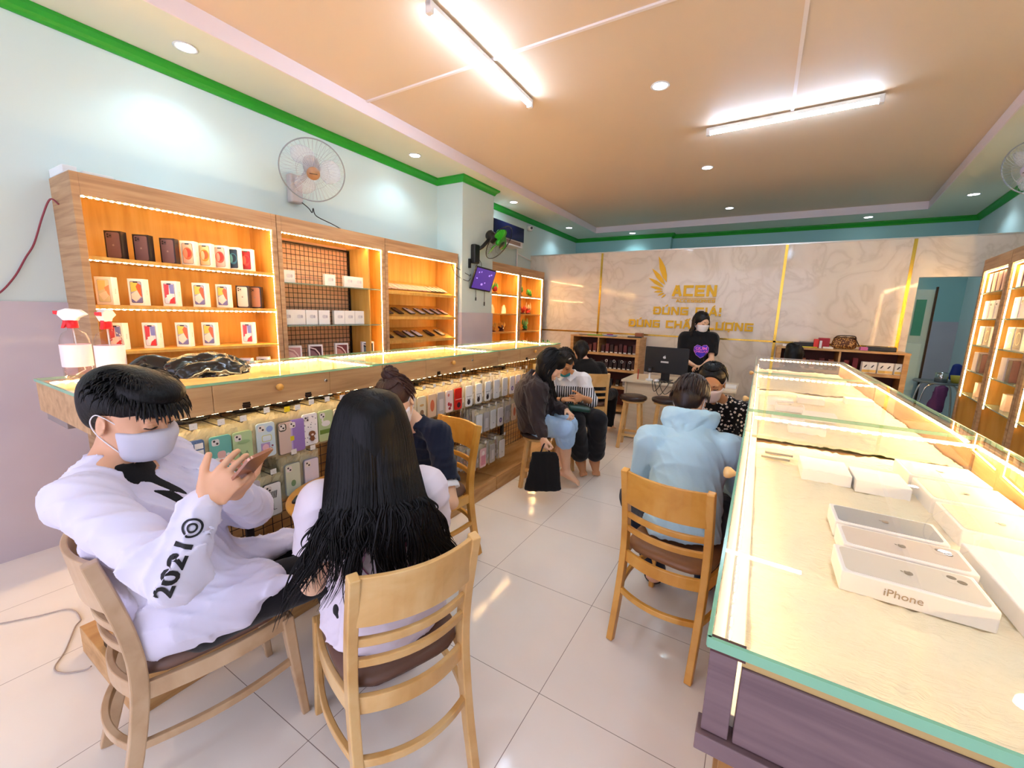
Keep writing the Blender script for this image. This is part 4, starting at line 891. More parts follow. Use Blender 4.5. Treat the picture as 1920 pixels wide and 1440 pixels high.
def back_pack(tint, seed, wide=1.0):
    """a packed case seen only from its edge or top: one mesh with a case plate and a bag sheet"""
    k = (tint, seed % 4)
    if k in packs_proto: return packs_proto[k]
    mb = bag_mesh(seed+11, h=0.20); mb.m = 1; mb.prism([(a, b-0.115) for a, b in rrect(CW, CH, 0.011)], -0.003, 0.003, lambda a, b, t: (t, a, b)); mb.m = 0
    mb.cyl((0.004, -0.012, -0.004), (0.004, 0.012, -0.004), 0.002, seg=5)
    me = mb.build('packed_phone_case', [BAG2 if tint in ('#e9e6e6', '#dcd6d6', '#b8b0b0') else BAG, cmat(tint)]).data
    bpy.data.objects.remove(bpy.data.objects[-1] if False else [o for o in bpy.data.objects if o.data == me][0]); packs_proto[k] = me
    return me
GC = 'phone cases in clear bags hanging under the left counter'
def hang(y, ztop, des, lab, n, tint, xf=-1.83, pitch_=0.024, detail=True):
    """one hook with n packed cases; ztop = top edge of the front case"""
    zb_ = ztop+0.04
    o = thing('phone_case', lab, 'phone case', (xf, y, zb_), random.uniform(-0.05, 0.05), GC)
    mb = MB(); mb.prism([(a, b-0.115) for a, b in rrect(CW, CH, 0.011)], -0.0045, 0.0045, lambda a, b, t: (t, a, b)); base = mb.build('case', cmat(DES[des][0][1]), o, 0.001)
    picture('print', DES[des][1:] if len(DES[des]) > 1 else DES[des], (0.0046, 0, -0.115), (0, 1, 0), (0, 0, 1), base)
    bag_mesh(int(y*100), xo=-0.013).build('bag', BAG if xf > -9 else BAG2, o)
    if detail: picture('camera_frame', bump_(), (0.0046, 0, -0.115), (0, 1, 0), (0, 0, 1), base, th=0.0012)
    for k in range(1, n):
        p = bpy.data.objects.new('phone_case', back_pack(tint[k % len(tint)] if isinstance(tint, (list, tuple)) else tint, k)); COL.objects.link(p)
        p.location = (xf-pitch_*k, y+random.uniform(-0.006, 0.006), zb_+0.004*random.uniform(-1, 1)); p.rotation_euler = (0, 0, random.uniform(-0.07, 0.07))
        tag(p, 'one of the bagged cases hanging behind the '+SHORT.get(lab, des)+' case', 'phone case', GC)
    h = thing('display_hook', 'steel display hook carrying the '+SHORT.get(lab, des)+' case and those behind it', 'hook', (xf, y, zb_))
    mb = MB(); mb.tube([(-0.29, 0, 0.004), (0.012, 0, 0.004), (0.022, 0, 0.012)], 0.0021, 6); mb.tube([(-0.28, 0, 0.03), (0.018, 0, 0.03), (0.024, 0, 0.022)], 0.0016, 6)
    mb.build('prong', HOOK, h); MB().box((0.0235, -0.013, 0.012), (0.0245, 0.013, 0.036)).build('price_tab', cmat('#e8e8e4') if des != 'ring' else cmat('#f2d81c'), h)
    return o
SHORT = {}
near = [(0.605, .975, 'plaid', 'peach plaid', '#d8c8b0'), (0.69, .972, 'album', 'blue album patterned', '#d2c4a8'), (0.785, .970, 'teal', 'teal flower', '#c8bfa8'), (0.868, .968, 'green', 'pale green animal', '#c0c8a8'), (0.965, .985, 'game', 'pale blue sticker', '#c8c0b0'), (1.055, .972, 'ring', 'clear pink with dark camera ring', '#a8988c'), (1.105, .972, 'purple', 'purple', '#a090b8'), (1.175, .985, 'dotted', 'white dotted', '#c8b8b0'), (1.26, .985, 'olive', 'olive green', '#b8b898'), (1.345, .98, 'cream', 'first cream', '#d8c8a0')]
for y, z, d, s, tnt in near:
    lab = s+' phone case in clear bag, near end of top row'; SHORT[lab] = s; hang(y, z, d, lab, 8, tnt)
near2 = [(0.80, .745, 'cloud', 'cloud and rainbow', '#c8c8c8'), (0.885, .735, 'flower', 'grey flower', '#8c8888'), (0.975, .70, 'stripe', 'white striped', '#58544e'), (1.075, .765, 'clearpale', 'pale green clear', '#a8a898'), (1.17, .76, 'lilac', 'lilac clear', '#a8a4b0')]
for y, z, d, s, tnt in near2:
    lab = s+' phone case in a clear bag, lower row behind the table'; SHORT[lab] = s; hang(y, z, d, lab, 8, tnt)
far = [(1.86, 'cream', 'brown figured cream'), (1.95, 'cream', 'cream and tan'), (2.05, 'tan', 'tan oval'), (2.14, 'grey', 'grey'), (2.23, 'redprint', 'pink with red figures'), (2.33, 'redcase', 'bright red'), (2.46, 'blackwhite', 'white with dark dog shape'), (2.585, 'blackwhite', 'second dark dog shape'), (2.71, 'blackwhite', 'third dark dog shape'),
       (2.84, 'white', 'plain white'), (2.97, 'white', 'next plain white'), (3.09, 'rosette', 'purple rosette'), (3.19, 'redfig', 'red figured'), (3.30, 'tan', 'cream and orange'), (3.80, 'tan', 'orange at the far end'), (3.92, 'redprint', 'pink at the far end')]
tt = {'blackwhite': ['#38343a', '#e9e6e6'], 'white': ['#e9e6e6', '#dcd6d6'], 'redcase': ['#e9e6e6', '#6a5a58'], 'grey': ['#b8b0b0', '#dcd6d6']}
for y, d, s in far:
    lab = s+' phone case in the far part of the top row'; SHORT[lab] = s; hang(y, 0.945, d, lab, 6, tt.get(d, '#e0c8a8'), pitch_=0.03, detail=False)
for i, y in enumerate((2.60, 2.70, 2.80, 2.91, 3.02, 3.14, 3.40)):
    d = ['white', 'grey', 'white', 'rosette', 'grey', 'tan', 'white'][i]; s = ['first white', 'second grey', 'third white', 'fourth rosette', 'fifth grey', 'sixth tan', 'seventh white'][i]+' middle row'
    lab = s+' phone case beside the hooded top'; SHORT[lab] = s; hang(y, 0.695, d, lab, 6, ['#e9e6e6', '#dcd6d6', '#b89890'], pitch_=0.03, detail=False)
for i, y in enumerate((1.98, 2.10, 2.52, 2.66, 2.80, 2.95)):
    d = ['pinkbox', 'tan', 'grey', 'pinkbox', 'grey', 'white'][i]; s = ['pink', 'tan', 'grey', 'rose', 'silver', 'white'][i]+' lowest row'
    lab = s+' phone case near the platform'; SHORT[lab] = s; hang(y, 0.40, d, lab, 6, ['#e9e6e6', '#dcd6d6', '#c8a8a0'], pitch_=0.03, detail=False)
for i, (y, dy) in enumerate(((0.72, 0.07), (0.95, 0.06), (1.12, 0.07), (1.30, 0.06), (2.0, 0.08), (2.5, 0.08), (3.0, 0.08))):
    bb = noise_blob('cable_bundle', (-1.93, y, 1.045), (0.045, dy, 0.020), mat('black_cable', '#121114', 0.4), i*2.7, 0.45, 26, sub=3, floorz=-1); tag(bb, '%s black cable bundle above the hooks, counted from the near end' % ['first', 'second', 'third', 'fourth', 'fifth', 'sixth', 'seventh'][i], 'cable', 'black cable bundles under the counter')
# cartons standing on the platform
for i, (y, c_, h) in enumerate(((1.92, '#e8b48c', 0.20), (2.02, '#d8704c', 0.19), (2.12, '#f0e4d0', 0.22), (2.20, '#e8c070', 0.18), (2.32, '#f4f0ea', 0.20))):
    MBx = MB().box((-0.03, -0.035, 0), (0.03, 0.035, h)); ob = MBx.build('case_carton', cmat(c_), None, 0.002, (-1.90, y, 0.121)); ob.rotation_euler = (0, 0, 0.1*(i-2)); tag(ob, ['peach', 'orange', 'cream', 'golden', 'white'][i]+' carton standing on the oak platform under the left counter', 'carton', 'cartons on the platform')

# ------------------------------------------------------------------ things lying in the right hand glass cases
def lying_box(lab, x0, x1, y0, y1, z, h, back, cam_=True, cat='phone box', word=False, grp='white phone boxes lying in the near glass case'):
    c = ((x0+x1)/2, (y0+y1)/2, z); o = thing('phone_box', lab, cat, c, 0, grp); w_ = x1-x0; d = y1-y0
    MB().box((-w_/2, -d/2, 0), (w_/2, d/2, h)).build('carton', BOXW, o, 0.002)
    if back:
        sh = [(rrect(w_-0.012, d-0.012, 0.008), back)]
        if cam_: sh += [([(a+w_/2-0.026, b+d/2-0.026) for a, b in rrect(0.026, 0.026, 0.006)], back)]+[(ellp(w_/2-0.03, d/2-0.022, 0.0055, 0.0055, 12), '#6e655e'), (ellp(w_/2-0.021, d/2-0.031, 0.0055, 0.0055, 12), '#6e655e')]
        p = picture('picture', sh, (0, 0, h), (1, 0, 0), (0, 1, 0), o); mb = MB(); put_apple(mb, (0, 0, h+0.0012), (0, 1, 0), (-1, 0, 0), 0.014); mb.build('emblem', cmat('#7d746c'), p)
    if word: mb = MB(); put_text(mb, 'iPhone', 0.016, (-0.012, -d/2-0.0003, h*0.5), (1, 0, 0), (0, 0, 1), 0.0002); mb.build('lettering', cmat('#b09a80'), o)
    return o
lying_box('white phone box with printed side nearest the camera in the glass case', 0.145, 0.313, 0.752, 0.842, 1.098, 0.032, '#d6cfc6', word=True)
lying_box('white phone box lying second in the glass case, pinkish phone picture on top', 0.160, 0.324, 0.852, 0.935, 1.098, 0.032, '#d3c6be')
lying_box('phone box with a blue grey phone picture, farthest of the three lying together', 0.160, 0.318, 0.946, 1.034, 1.098, 0.032, '#8f97a3', cam_=False)
lying_box('small white box lying left, farther back in the near glass case', 0.13, 0.232, 1.262, 1.385, 1.096, 0.03, None)
lying_box('small white box lying right of its twin in the near glass case', 0.237, 0.338, 1.245, 1.36, 1.096, 0.03, None)
for i, (y, l) in enumerate(((1.10, 'nearest'), (1.26, 'middle'), (1.42, 'farthest'))):
    lying_box('large flat cream box at the back of the near glass case, %s of three' % l, 0.355, 0.50, y-0.07, y+0.07, 1.097, 0.036, '#e3d7bf', cam_=False, cat='tablet box', grp='large flat boxes in the near glass case')
lying_box('large pale tablet box at the right frame edge in the near glass case', 0.34, 0.53, 0.64, 0.98, 1.098, 0.03, None, cat='tablet box', grp='large flat boxes in the near glass case')
rnd = random.Random(4)
for i in range(3):
    x = [0.075, 0.085, 0.19][i]; y = [1.38, 1.43, 1.44][i]
    o = tag(MB().box((-0.035, -0.008, 0), (0.035, 0.008, 0.006)).build('clip_stand', cmat('#a8a090'), None, 0.001, (x, y, 1.105)), ['small grey clip lying left in the near glass case', 'second small grey clip lying left in the near glass case', 'grey clip standing behind the small white box'][i], 'clip', 'small clips in the glass case')
for i in range(7):
    x = 0.08+0.40*rnd.random(); y = 1.75+0.95*(i+0.5)/7
    lying_box('pale box lying in the middle glass case, number %s from the near end' % ['one', 'two', 'three', 'four', 'five', 'six', 'seven'][i], x-0.05, x+0.06, y-0.04, y+0.04, 1.097, 0.028, '#e6d2bc' if i % 2 else None, cam_=False, grp='pale boxes in the middle glass case')

# ------------------------------------------------------------------ bottles and bag on the left counter
CLEAR = glass_mat('clear_plastic', '#fdfafa', 0.05)
LIQ = mat('milky_label', '#f3e2e4', 0.35)
def spray_bottle(lab, loc, rz, s=1.0, side=False):
    o = thing('spray_bottle', lab, 'spray bottle', loc, rz, 'spray bottles on the left counter')
    mb = MB(); mb.lathe([(0.002, 0.001), (0.040*s, 0.001), (0.044*s, 0.01), (0.045*s, 0.12*s), (0.043*s, 0.15*s), (0.034*s, 0.175*s), (0.016*s, 0.188*s), (0.014*s, 0.2*s)], seg=28); mb.build('bottle', CLEAR, o)
    mb = MB(); mb.lathe([(0.0455*s, 0.045*s), (0.0458*s, 0.06*s), (0.0458*s, 0.13*s), (0.0455*s, 0.132*s)], seg=28, cap=False); lb = mb.build('label', LIQ, o)
    if side: picture('label_print', [(rectp(-0.012, -0.02, 0.012, -0.008), '#d8402c'), (rectp(-0.012, 0.0, 0.012, 0.006), '#e07a60'), (rectp(-0.012, 0.012, 0.008, 0.018), '#d8402c')], (0.0462*s, 0, 0.1*s), (0, 1, 0), (0, 0, 1), lb)
    mb = MB(); mb.lathe([(0.002, 0.003), (0.0395*s, 0.003), (0.0405*s, 0.02), (0.0405*s, 0.055*s), (0.002, 0.056*s)], seg=24); mb.build('liquid', glass_mat('liquid', '#fdf0ee', 0.02), o)
    mb = MB(); mb.tube([(0, 0, 0.2*s), (0.004, 0, 0.1*s), (0.02, 0, 0.03*s), (-0.01, 0, 0.01)], 0.0022, 6); mb.build('dip_tube', WHITE, o)
    mb = MB(); mb.lathe([(0.017*s, 0.196*s), (0.018*s, 0.2*s), (0.017*s, 0.224*s), (0.012*s, 0.226*s)], seg=20); mb.build('collar', cmat('#d8141c', 0.3), o)
    mb = MB(); mb.prism([(-0.022, 0.225), (0.018, 0.225), (0.022, 0.235), (0.05, 0.250), (0.044, 0.256), (0.030, 0.268), (-0.010, 0.272), (-0.034, 0.262), (-0.038, 0.246)], -0.012, 0.012, lambda a, b, t: (a*s, t*s, b*s)); h = mb.build('spray_head', WHITE, o, 0.003)
    mb = MB(); mb.prism([(-0.050, 0.250), (-0.036, 0.246), (-0.036, 0.262), (-0.050, 0.262)], -0.008, 0.008, lambda a, b, t: (a*s, t*s, b*s)); mb.build('nozzle', cmat('#d8141c', 0.3), h, 0.001)
    mb = MB(); mb.prism([(-0.024, 0.245), (-0.016, 0.245), (-0.014, 0.215), (-0.026, 0.195), (-0.034, 0.195), (-0.026, 0.22)], -0.006, 0.006, lambda a, b, t: (a*s, t*s, b*s)); mb.build('trigger', cmat('#d8141c', 0.3), h, 0.001)
    return o
spray_bottle('clear spray bottle with red collar at the counter end, farther from the shelf of phones', (-2.285, 0.515, 1.197), 0.9, 0.98)
spray_bottle('clear spray bottle with red and orange print, beside the other one', (-2.18, 0.585, 1.197), 2.4, 0.98, side=True)
# black plastic bag
BBAG = mat('black_bag_film', '#0c0b0d', 0.18, spec=0.7)
o = thing('plastic_bag', 'shiny black plastic bag lying crumpled on the near left counter', 'plastic bag', (-2.07, 0.86, 1.198), 0.35)
b1 = noise_blob('bag_body', (0, 0, 0.0), (0.155, 0.165, 0.085), BBAG, 3.1, 0.22, 11); b1.parent = o
mb = MB(); p_ = crv([(-0.10, -0.08, 0.03), (-0.16, -0.12, 0.055), (-0.21, -0.15, 0.02), (-0.23, -0.17, 0.004)], 5); mb.tube(p_, [0.045-0.0018*i for i in range(len(p_))], 10, rr=0.45); hd = mb.build('bag_handle', BBAG, o)
o = tag(noise_blob('cable_bundle', (-2.03, 0.66, 1.199), (0.06, 0.05, 0.014), mat('beige_cable', '#c8b890', 0.5), 8.0, 0.5, 22, sub=4), 'small tangle of beige film beside the black bag', 'wrapping')
# ------------------------------------------------------------------ smooth bodies from distance fields
def V(*a): return np.array(a, dtype=np.float64)
def nrm(v): v = np.asarray(v, float); return v/np.linalg.norm(v)
class Field:
    def __init__(s, h=0.006, k=0.02): s.h = h; s.k = k; s.pr = []
    def add(s, fn, lo, hi, k=None, sub=False): s.pr.append((fn, np.array(lo, float), np.array(hi, float), s.k if k is None else k, sub)); return s
    def cone(s, a, b, r1, r2=None, axis=None, ratio=1.0, k=None, sub=False):
        a = np.array(a, float); b = np.array(b, float); r2 = r1 if r2 is None else r2; ba = b-a; L2 = max(ba@ba, 1e-12)
        ax = nrm(axis) if axis is not None else None; m = max(r1, r2)*max(1, ratio)
        def fn(P):
            pa = P-a; t = np.clip((pa@ba)/L2, 0, 1); q = pa-t[..., None]*ba
            if ax is not None: c = q@ax; q = q-np.multiply.outer(c*(1-1/ratio), ax)
            return np.sqrt((q*q).sum(-1))-(r1+(r2-r1)*t)
        return s.add(fn, np.minimum(a, b)-m, np.maximum(a, b)+m, k, sub)
    def chain(s, pts, rs, axis=None, ratio=1.0, k=None):
        for i in range(len(pts)-1):
            ra = ratio[i] if isinstance(ratio, (list, tuple)) else ratio; s.cone(pts[i], pts[i+1], rs[i], rs[i+1], axis, ra, k)
        return s
    def ell(s, c, r, M3=None, k=None, sub=False):
        """r = radii along the rows of M3"""
        c = np.array(c, float); r = np.array(r, float); A = np.eye(3) if M3 is None else np.array(M3, float); m = r.max()
        def fn(P):
            q = (P-c)@A.T; k0 = np.sqrt(((q/r)**2).sum(-1)); k1 = np.sqrt(((q/(r*r))**2).sum(-1))+1e-9
            return k0*(k0-1)/k1
        return s.add(fn, c-m, c+m, k, sub)
    def half(s, p, n, lo, hi, k=0.004):
        """cut away everything on the side n points to, inside the box lo..hi"""
        p = np.array(p, float); n = nrm(n)
        return s.add(lambda P: -((P-p)@n), lo, hi, k, True)
    def mesh(s, fold=None, origin=(0, 0, 0)):
        h = s.h; adds = [q for q in s.pr if not q[4]]
        lo = np.min([q[1] for q in adds], 0)-3*h-0.02; hi = np.max([q[2] for q in adds], 0)+3*h+0.02
        n = np.ceil((hi-lo)/h).astype(int)+1; F = np.full(n, 1.0, np.float32)
        ax = [lo[i]+h*np.arange(n[i]) for i in range(3)]
        for fn, a, b, k, sub in s.pr:
            m = 0.0 if sub and k < 0.005 else k+4*h
            i0 = np.clip(np.floor((a-m-lo)/h).astype(int), 0, n); i1 = np.clip(np.ceil((b+m-lo)/h).astype(int)+1, 0, n)
            if (i1 <= i0).any(): continue
            sl = tuple(slice(i0[j], i1[j]) for j in range(3))
            P = np.stack(np.meshgrid(*[ax[j][sl[j]] for j in range(3)], indexing='ij'), -1)
            d = fn(P).astype(np.float32); f = F[sl]
            if sub: d = -d; kk = max(k, 1e-4); hh = np.clip(0.5-0.5*(f-d)/kk, 0, 1); F[sl] = f*(1-hh)+d*hh+kk*hh*(1-hh)
            else: kk = max(k, 1e-4); hh = np.clip(0.5+0.5*(f-d)/kk, 0, 1); F[sl] = f*(1-hh)+d*hh-kk*hh*(1-hh)
        if fold:
            idx = np.argwhere(np.abs(F) < 0.05)
            if len(idx): P = lo+idx*h; F[tuple(idx.T)] += fold(P).astype(np.float32)
        # surface nets
        I = F < 0; c = np.zeros(np.array(F.shape)-1, np.int8)
        for dx in (0, 1):
            for dy in (0, 1):
                for dz in (0, 1): c += I[dx:F.shape[0]-1+dx, dy:F.shape[1]-1+dy, dz:F.shape[2]-1+dz]
        act = np.argwhere((c > 0) & (c < 8)); ids = np.full(c.shape, -1, np.int64); ids[tuple(act.T)] = np.arange(len(act))
        acc = np.zeros((len(act), 3)); cnt = np.zeros(len(act))
        E_ = [((0,0,0),(1,0,0)),((0,1,0),(1,1,0)),((0,0,1),(1,0,1)),((0,1,1),(1,1,1)),((0,0,0),(0,1,0)),((1,0,0),(1,1,0)),((0,0,1),(0,1,1)),((1,0,1),(1,1,1)),((0,0,0),(0,0,1)),((1,0,0),(1,0,1)),((0,1,0),(0,1,1)),((1,1,0),(1,1,1))]
        for a, b in E_:
            fa = F[tuple((act+a).T)]; fb = F[tuple((act+b).T)]; m = (fa < 0) != (fb < 0)
            t = np.where(m, fa/np.where(m, fa-fb, 1), 0); p = np.array(a)+t[:, None]*(np.array(b)-np.array(a)); acc[m] += p[m]; cnt[m] += 1
        vs = lo+(act+acc/cnt[:, None])*h
        quads = []
        for d in range(3):
            e1, e2 = [(1, 2), (2, 0), (0, 1)][d]; sh = [slice(None)]*3; s0 = list(sh); s1 = list(sh); s0[d] = slice(0, -1); s1[d] = slice(1, None)
            A = I[tuple(s0)]; B = I[tuple(s1)]; g = np.argwhere(A != B); g = g[(g[:, e1] > 0) & (g[:, e2] > 0) & (g[:, e1] < F.shape[e1]-1) & (g[:, e2] < F.shape[e2]-1)]
            o1 = np.zeros(3, int); o1[e1] = 1; o2 = np.zeros(3, int); o2[e2] = 1
            q = np.stack([ids[tuple((g-o1-o2).T)], ids[tuple((g-o2).T)], ids[tuple(g.T)], ids[tuple((g-o1).T)]], 1)
            flip = ~A[tuple(g.T)]; q[flip] = q[flip][:, ::-1]; quads.append(q)
        q = np.concatenate(quads); q = q[(q >= 0).all(1)]
        return vs-np.array(origin), q
def field_obj(name, F, m, parent=None, origin=(0, 0, 0), fold=None, smooth=2, extra=None):
    vs, q = F.mesh(fold, origin)
    me = bpy.data.meshes.new(name); me.vertices.add(len(vs)); me.vertices.foreach_set('co', vs.astype(np.float32).ravel())
    me.loops.add(q.size); me.loops.foreach_set('vertex_index', q.ravel().astype(np.int32)); me.polygons.add(len(q))
    me.polygons.foreach_set('loop_start', np.arange(0, q.size, 4, dtype=np.int32)); me.polygons.foreach_set('loop_total', np.full(len(q), 4, np.int32))
    me.update(calc_edges=True); me.validate()
    bm = bmesh.new(); bm.from_mesh(me)
    for _ in range(smooth): bmesh.ops.smooth_vert(bm, verts=bm.verts, factor=0.5, use_axis_x=True, use_axis_y=True, use_axis_z=True)
    if extra:   # extra MB geometry merged into the same mesh
        off = len(bm.verts); nv = [bm.verts.new(tuple(p)) for p in extra.v]
        for f in extra.f:
            try: bm.faces.new([nv[i] for i in f])
            except ValueError: pass
    bm.to_mesh(me); bm.free()
    me.materials.append(m); me.polygons.foreach_set('use_smooth', [True]*len(me.polygons)); me.update()
    o = bpy.data.objects.new(name, me); COL.objects.link(o)
    if parent: o.parent = parent
    return o
def folds(amp=0.006, f=22, seed=0, stretch=(1, 1, 0.6)):
    rs = np.random.RandomState(seed); D = rs.normal(size=(6, 3)); D /= np.linalg.norm(D, axis=1)[:, None]; ph = rs.rand(6)*6.28; st = np.array(stretch)
    def fn(P):
        Q = P*st; W = Q+0.030*np.stack([np.sin(Q@D[3]*13+ph[3]), np.sin(Q@D[4]*13+ph[4]), np.sin(Q@D[5]*13+ph[5])], -1)
        v = 0
        for i, (a, g) in enumerate(((1.0, 1.0), (0.6, 1.7), (0.4, 2.7))): s_ = np.sin(W@D[i]*f*g+ph[i]); v = v+a*(1-np.abs(s_))**2.2
        msk = 0.5+0.5*np.sin(Q@D[1]*7+ph[2])
        return -amp*2.0*(v-0.5)*(0.35+0.65*msk)
    return fn
def decal(name, shapes, c, u, v, target, parent, off=0.0016, origin=(0, 0, 0), maxe=0.012, depth=0.3):
    """shapes [(poly or (verts,faces), colour)] laid on the cloth of target, seen along u x v"""
    u = Vector(u).normalized(); v = Vector(v).normalized(); n = u.cross(v).normalized(); c = Vector(c)
    bvh = BVHTree.FromPolygons([p.co for p in target.data.vertices], [tuple(p.vertices) for p in target.data.polygons])
    bm = bmesh.new(); ms = []; lay = bm.faces.layers.int.new('lay')
    for i, (poly, colr) in enumerate(shapes):
        m = cmat(colr, 0.6) if isinstance(colr, str) else colr
        if m not in ms: ms.append(m)
        if isinstance(poly, tuple) and len(poly) == 2 and len(poly[1]) and isinstance(poly[1][0], list): vs, fs = poly; P_ = [(p[0], p[1]) for p in vs]; FS = fs
        else: P_ = poly; FS = [list(range(len(poly)))]
        bv = [bm.verts.new((p[0], p[1], i*0.0005)) for p in P_]
        for f in FS:
            try: fc = bm.faces.new([bv[k] for k in f]); fc.material_index = ms.index(m); fc[lay] = i
            except ValueError: pass
    bmesh.ops.triangulate(bm, faces=bm.faces)
    for _ in range(5):
        es = [e for e in bm.edges if e.calc_length() > maxe]
        if not es: break
        bmesh.ops.subdivide_edges(bm, edges=es, cuts=1, use_grid_fill=False); bmesh.ops.triangulate(bm, faces=bm.faces)
    og = Vector(origin)
    dead = []
    for p in bm.verts:
        w_ = c-og+u*p.co.x+v*p.co.y+n*depth; r = bvh.ray_cast(w_, -n)
        if r[0] is None: dead.append(p)
        else: p.co = r[0]+n*(off+p.co.z)
    bmesh.ops.delete(bm, geom=dead, context='VERTS')
    me = bpy.data.meshes.new(name); bm.to_mesh(me); bm.free()
    for m in ms: me.materials.append(m)
    o = bpy.data.objects.new(name, me); COL.objects.link(o); o.parent = parent; return o
def shift(poly, dx, dy, s=1): return [(a*s+dx, b*s+dy) for a, b in poly]
def ring(cx, cy, r0, r1, n=28, ry=1.0):
    vs = [(cx+r0*math.cos(2*PI*k/n), cy+ry*r0*math.sin(2*PI*k/n)) for k in range(n)]+[(cx+r1*math.cos(2*PI*k/n), cy+ry*r1*math.sin(2*PI*k/n)) for k in range(n)]
    return (vs, [[k, (k+1) % n, n+(k+1) % n, n+k] for k in range(n)])
def txt(t, size, dx=0, dy=0, sx=1.0, rot=0.0, bold=0.0):
    vs, fs = text_mesh(t, size, 0, bold, sx); c_, s_ = math.cos(rot), math.sin(rot)
    return ([(p.x*c_-p.y*s_+dx, p.x*s_+p.y*c_+dy) for p in vs], fs)
# ---- skin, hair, cloth materials
def skin(name, c): return mat(name, c, 0.5, sss=0.12, spec=0.35)
def hair_mat(name, c, rough=0.5, hl=0.3):
    if name in _m: return _m[name]
    m = mat(name, c, rough, spec=hl); nt = m.node_tree; L = nt.links; tc = nt.nodes.new('ShaderNodeTexCoord'); mp = nt.nodes.new('ShaderNodeMapping'); mp.inputs['Scale'].default_value = (150, 150, 10)
    n = nt.nodes.new('ShaderNodeTexNoise'); n.inputs['Scale'].default_value = 1.0; n.inputs['Detail'].default_value = 3; L.new(tc.outputs['Object'], mp.inputs[0]); L.new(mp.outputs[0], n.inputs[0])
    bp = nt.nodes.new('ShaderNodeBump'); bp.inputs['Strength'].default_value = 0.5; bp.inputs['Distance'].default_value = 0.004; L.new(n.outputs['Fac'], bp.inputs['Height']); L.new(bp.outputs[0], nt.nodes['Principled BSDF'].inputs['Normal'])
    return m
def cloth(name, c, rough=0.85, sheen=0.15): return mat(name, c, rough, spec=0.25, sheen=sheen, bump=(140, 0.08))
# ---- anatomy
def hand(F, w_, d, n, thumb=1, s=1.0, curl=0.5, spread=0.1, tcurl=0.4, curls=None):
    """w_ wrist, d along the palm, n palm normal (side the fingers close to), thumb = side sign along d x n"""
    w_ = np.array(w_, float); d = nrm(d); n = np.array(n, float); n = nrm(n-d*(n@d)); l = np.cross(d, n)*thumb   # l points to the thumb side
    F.cone(w_-d*0.01*s, w_+d*0.035*s, 0.0165*s, 0.0125*s, l, 1.6, 0.008); F.cone(w_+d*0.02*s, w_+d*0.078*s, 0.0125*s, 0.0105*s, l, 3.1, 0.006)
    F.cone(w_+d*0.015*s+l*0.018*s, w_+d*0.05*s+l*0.03*s+n*0.006*s, 0.014*s, 0.011*s, k=0.008)
    for i, (o_, L_) in enumerate(((0.029, 0.072), (0.0098, 0.080), (-0.0098, 0.075), (-0.029, 0.060))):
        p = w_+d*(0.080-0.004*abs(i-1))*s+l*o_*s; a = (curls[i] if curls else curl)*(1+0.12*i); dd = nrm(d+l*spread*(1.5-i)*0.5); r = (0.0088-0.0006*i)*s
        F.cone(p-dd*0.015*s, p, r, r, k=0.003)
        for q, (f_, da) in enumerate(((0.42, 0.8), (0.32, 1.2), (0.26, 0.9))):
            c_, s_ = math.cos(a*da*0.9), math.sin(a*da*0.9); nn = nrm(n-dd*(n@dd)); nd = dd*c_+nn*s_; n2 = nn*c_-dd*s_
            e = p+nd*L_*f_*s; F.cone(p, e, r*(1-0.06*q), r*(0.93-0.07*q), k=0.002); p = e; dd = nrm(nd); n = n2
        n = nrm(np.cross(l*thumb, d))*1.0 if False else nrm(np.cross(l, d)*thumb*-1) if False else n
        n = nrm(np.cross(l*thumb, d))
        if True: n = n if n@np.array(F._n) > 0 else -n
    p = w_+d*0.03*s+l*0.034*s; t0 = nrm(d*0.75+l*0.65+n*0.25); e = p+t0*0.036*s; F.cone(p-t0*0.012*s, e, 0.0115*s, 0.0098*s, k=0.005)
    t1 = nrm(t0*math.cos(tcurl)+nrm(n*0.6+d*0.6-l*0.3)*math.sin(tcurl)); F.cone(e, e+t1*0.032*s, 0.0098*s, 0.0082*s, k=0.003)
def do_hand(F, w_, d, n, **k): F._n = nrm(np.array(n, float)); hand(F, w_, d, n, **k)
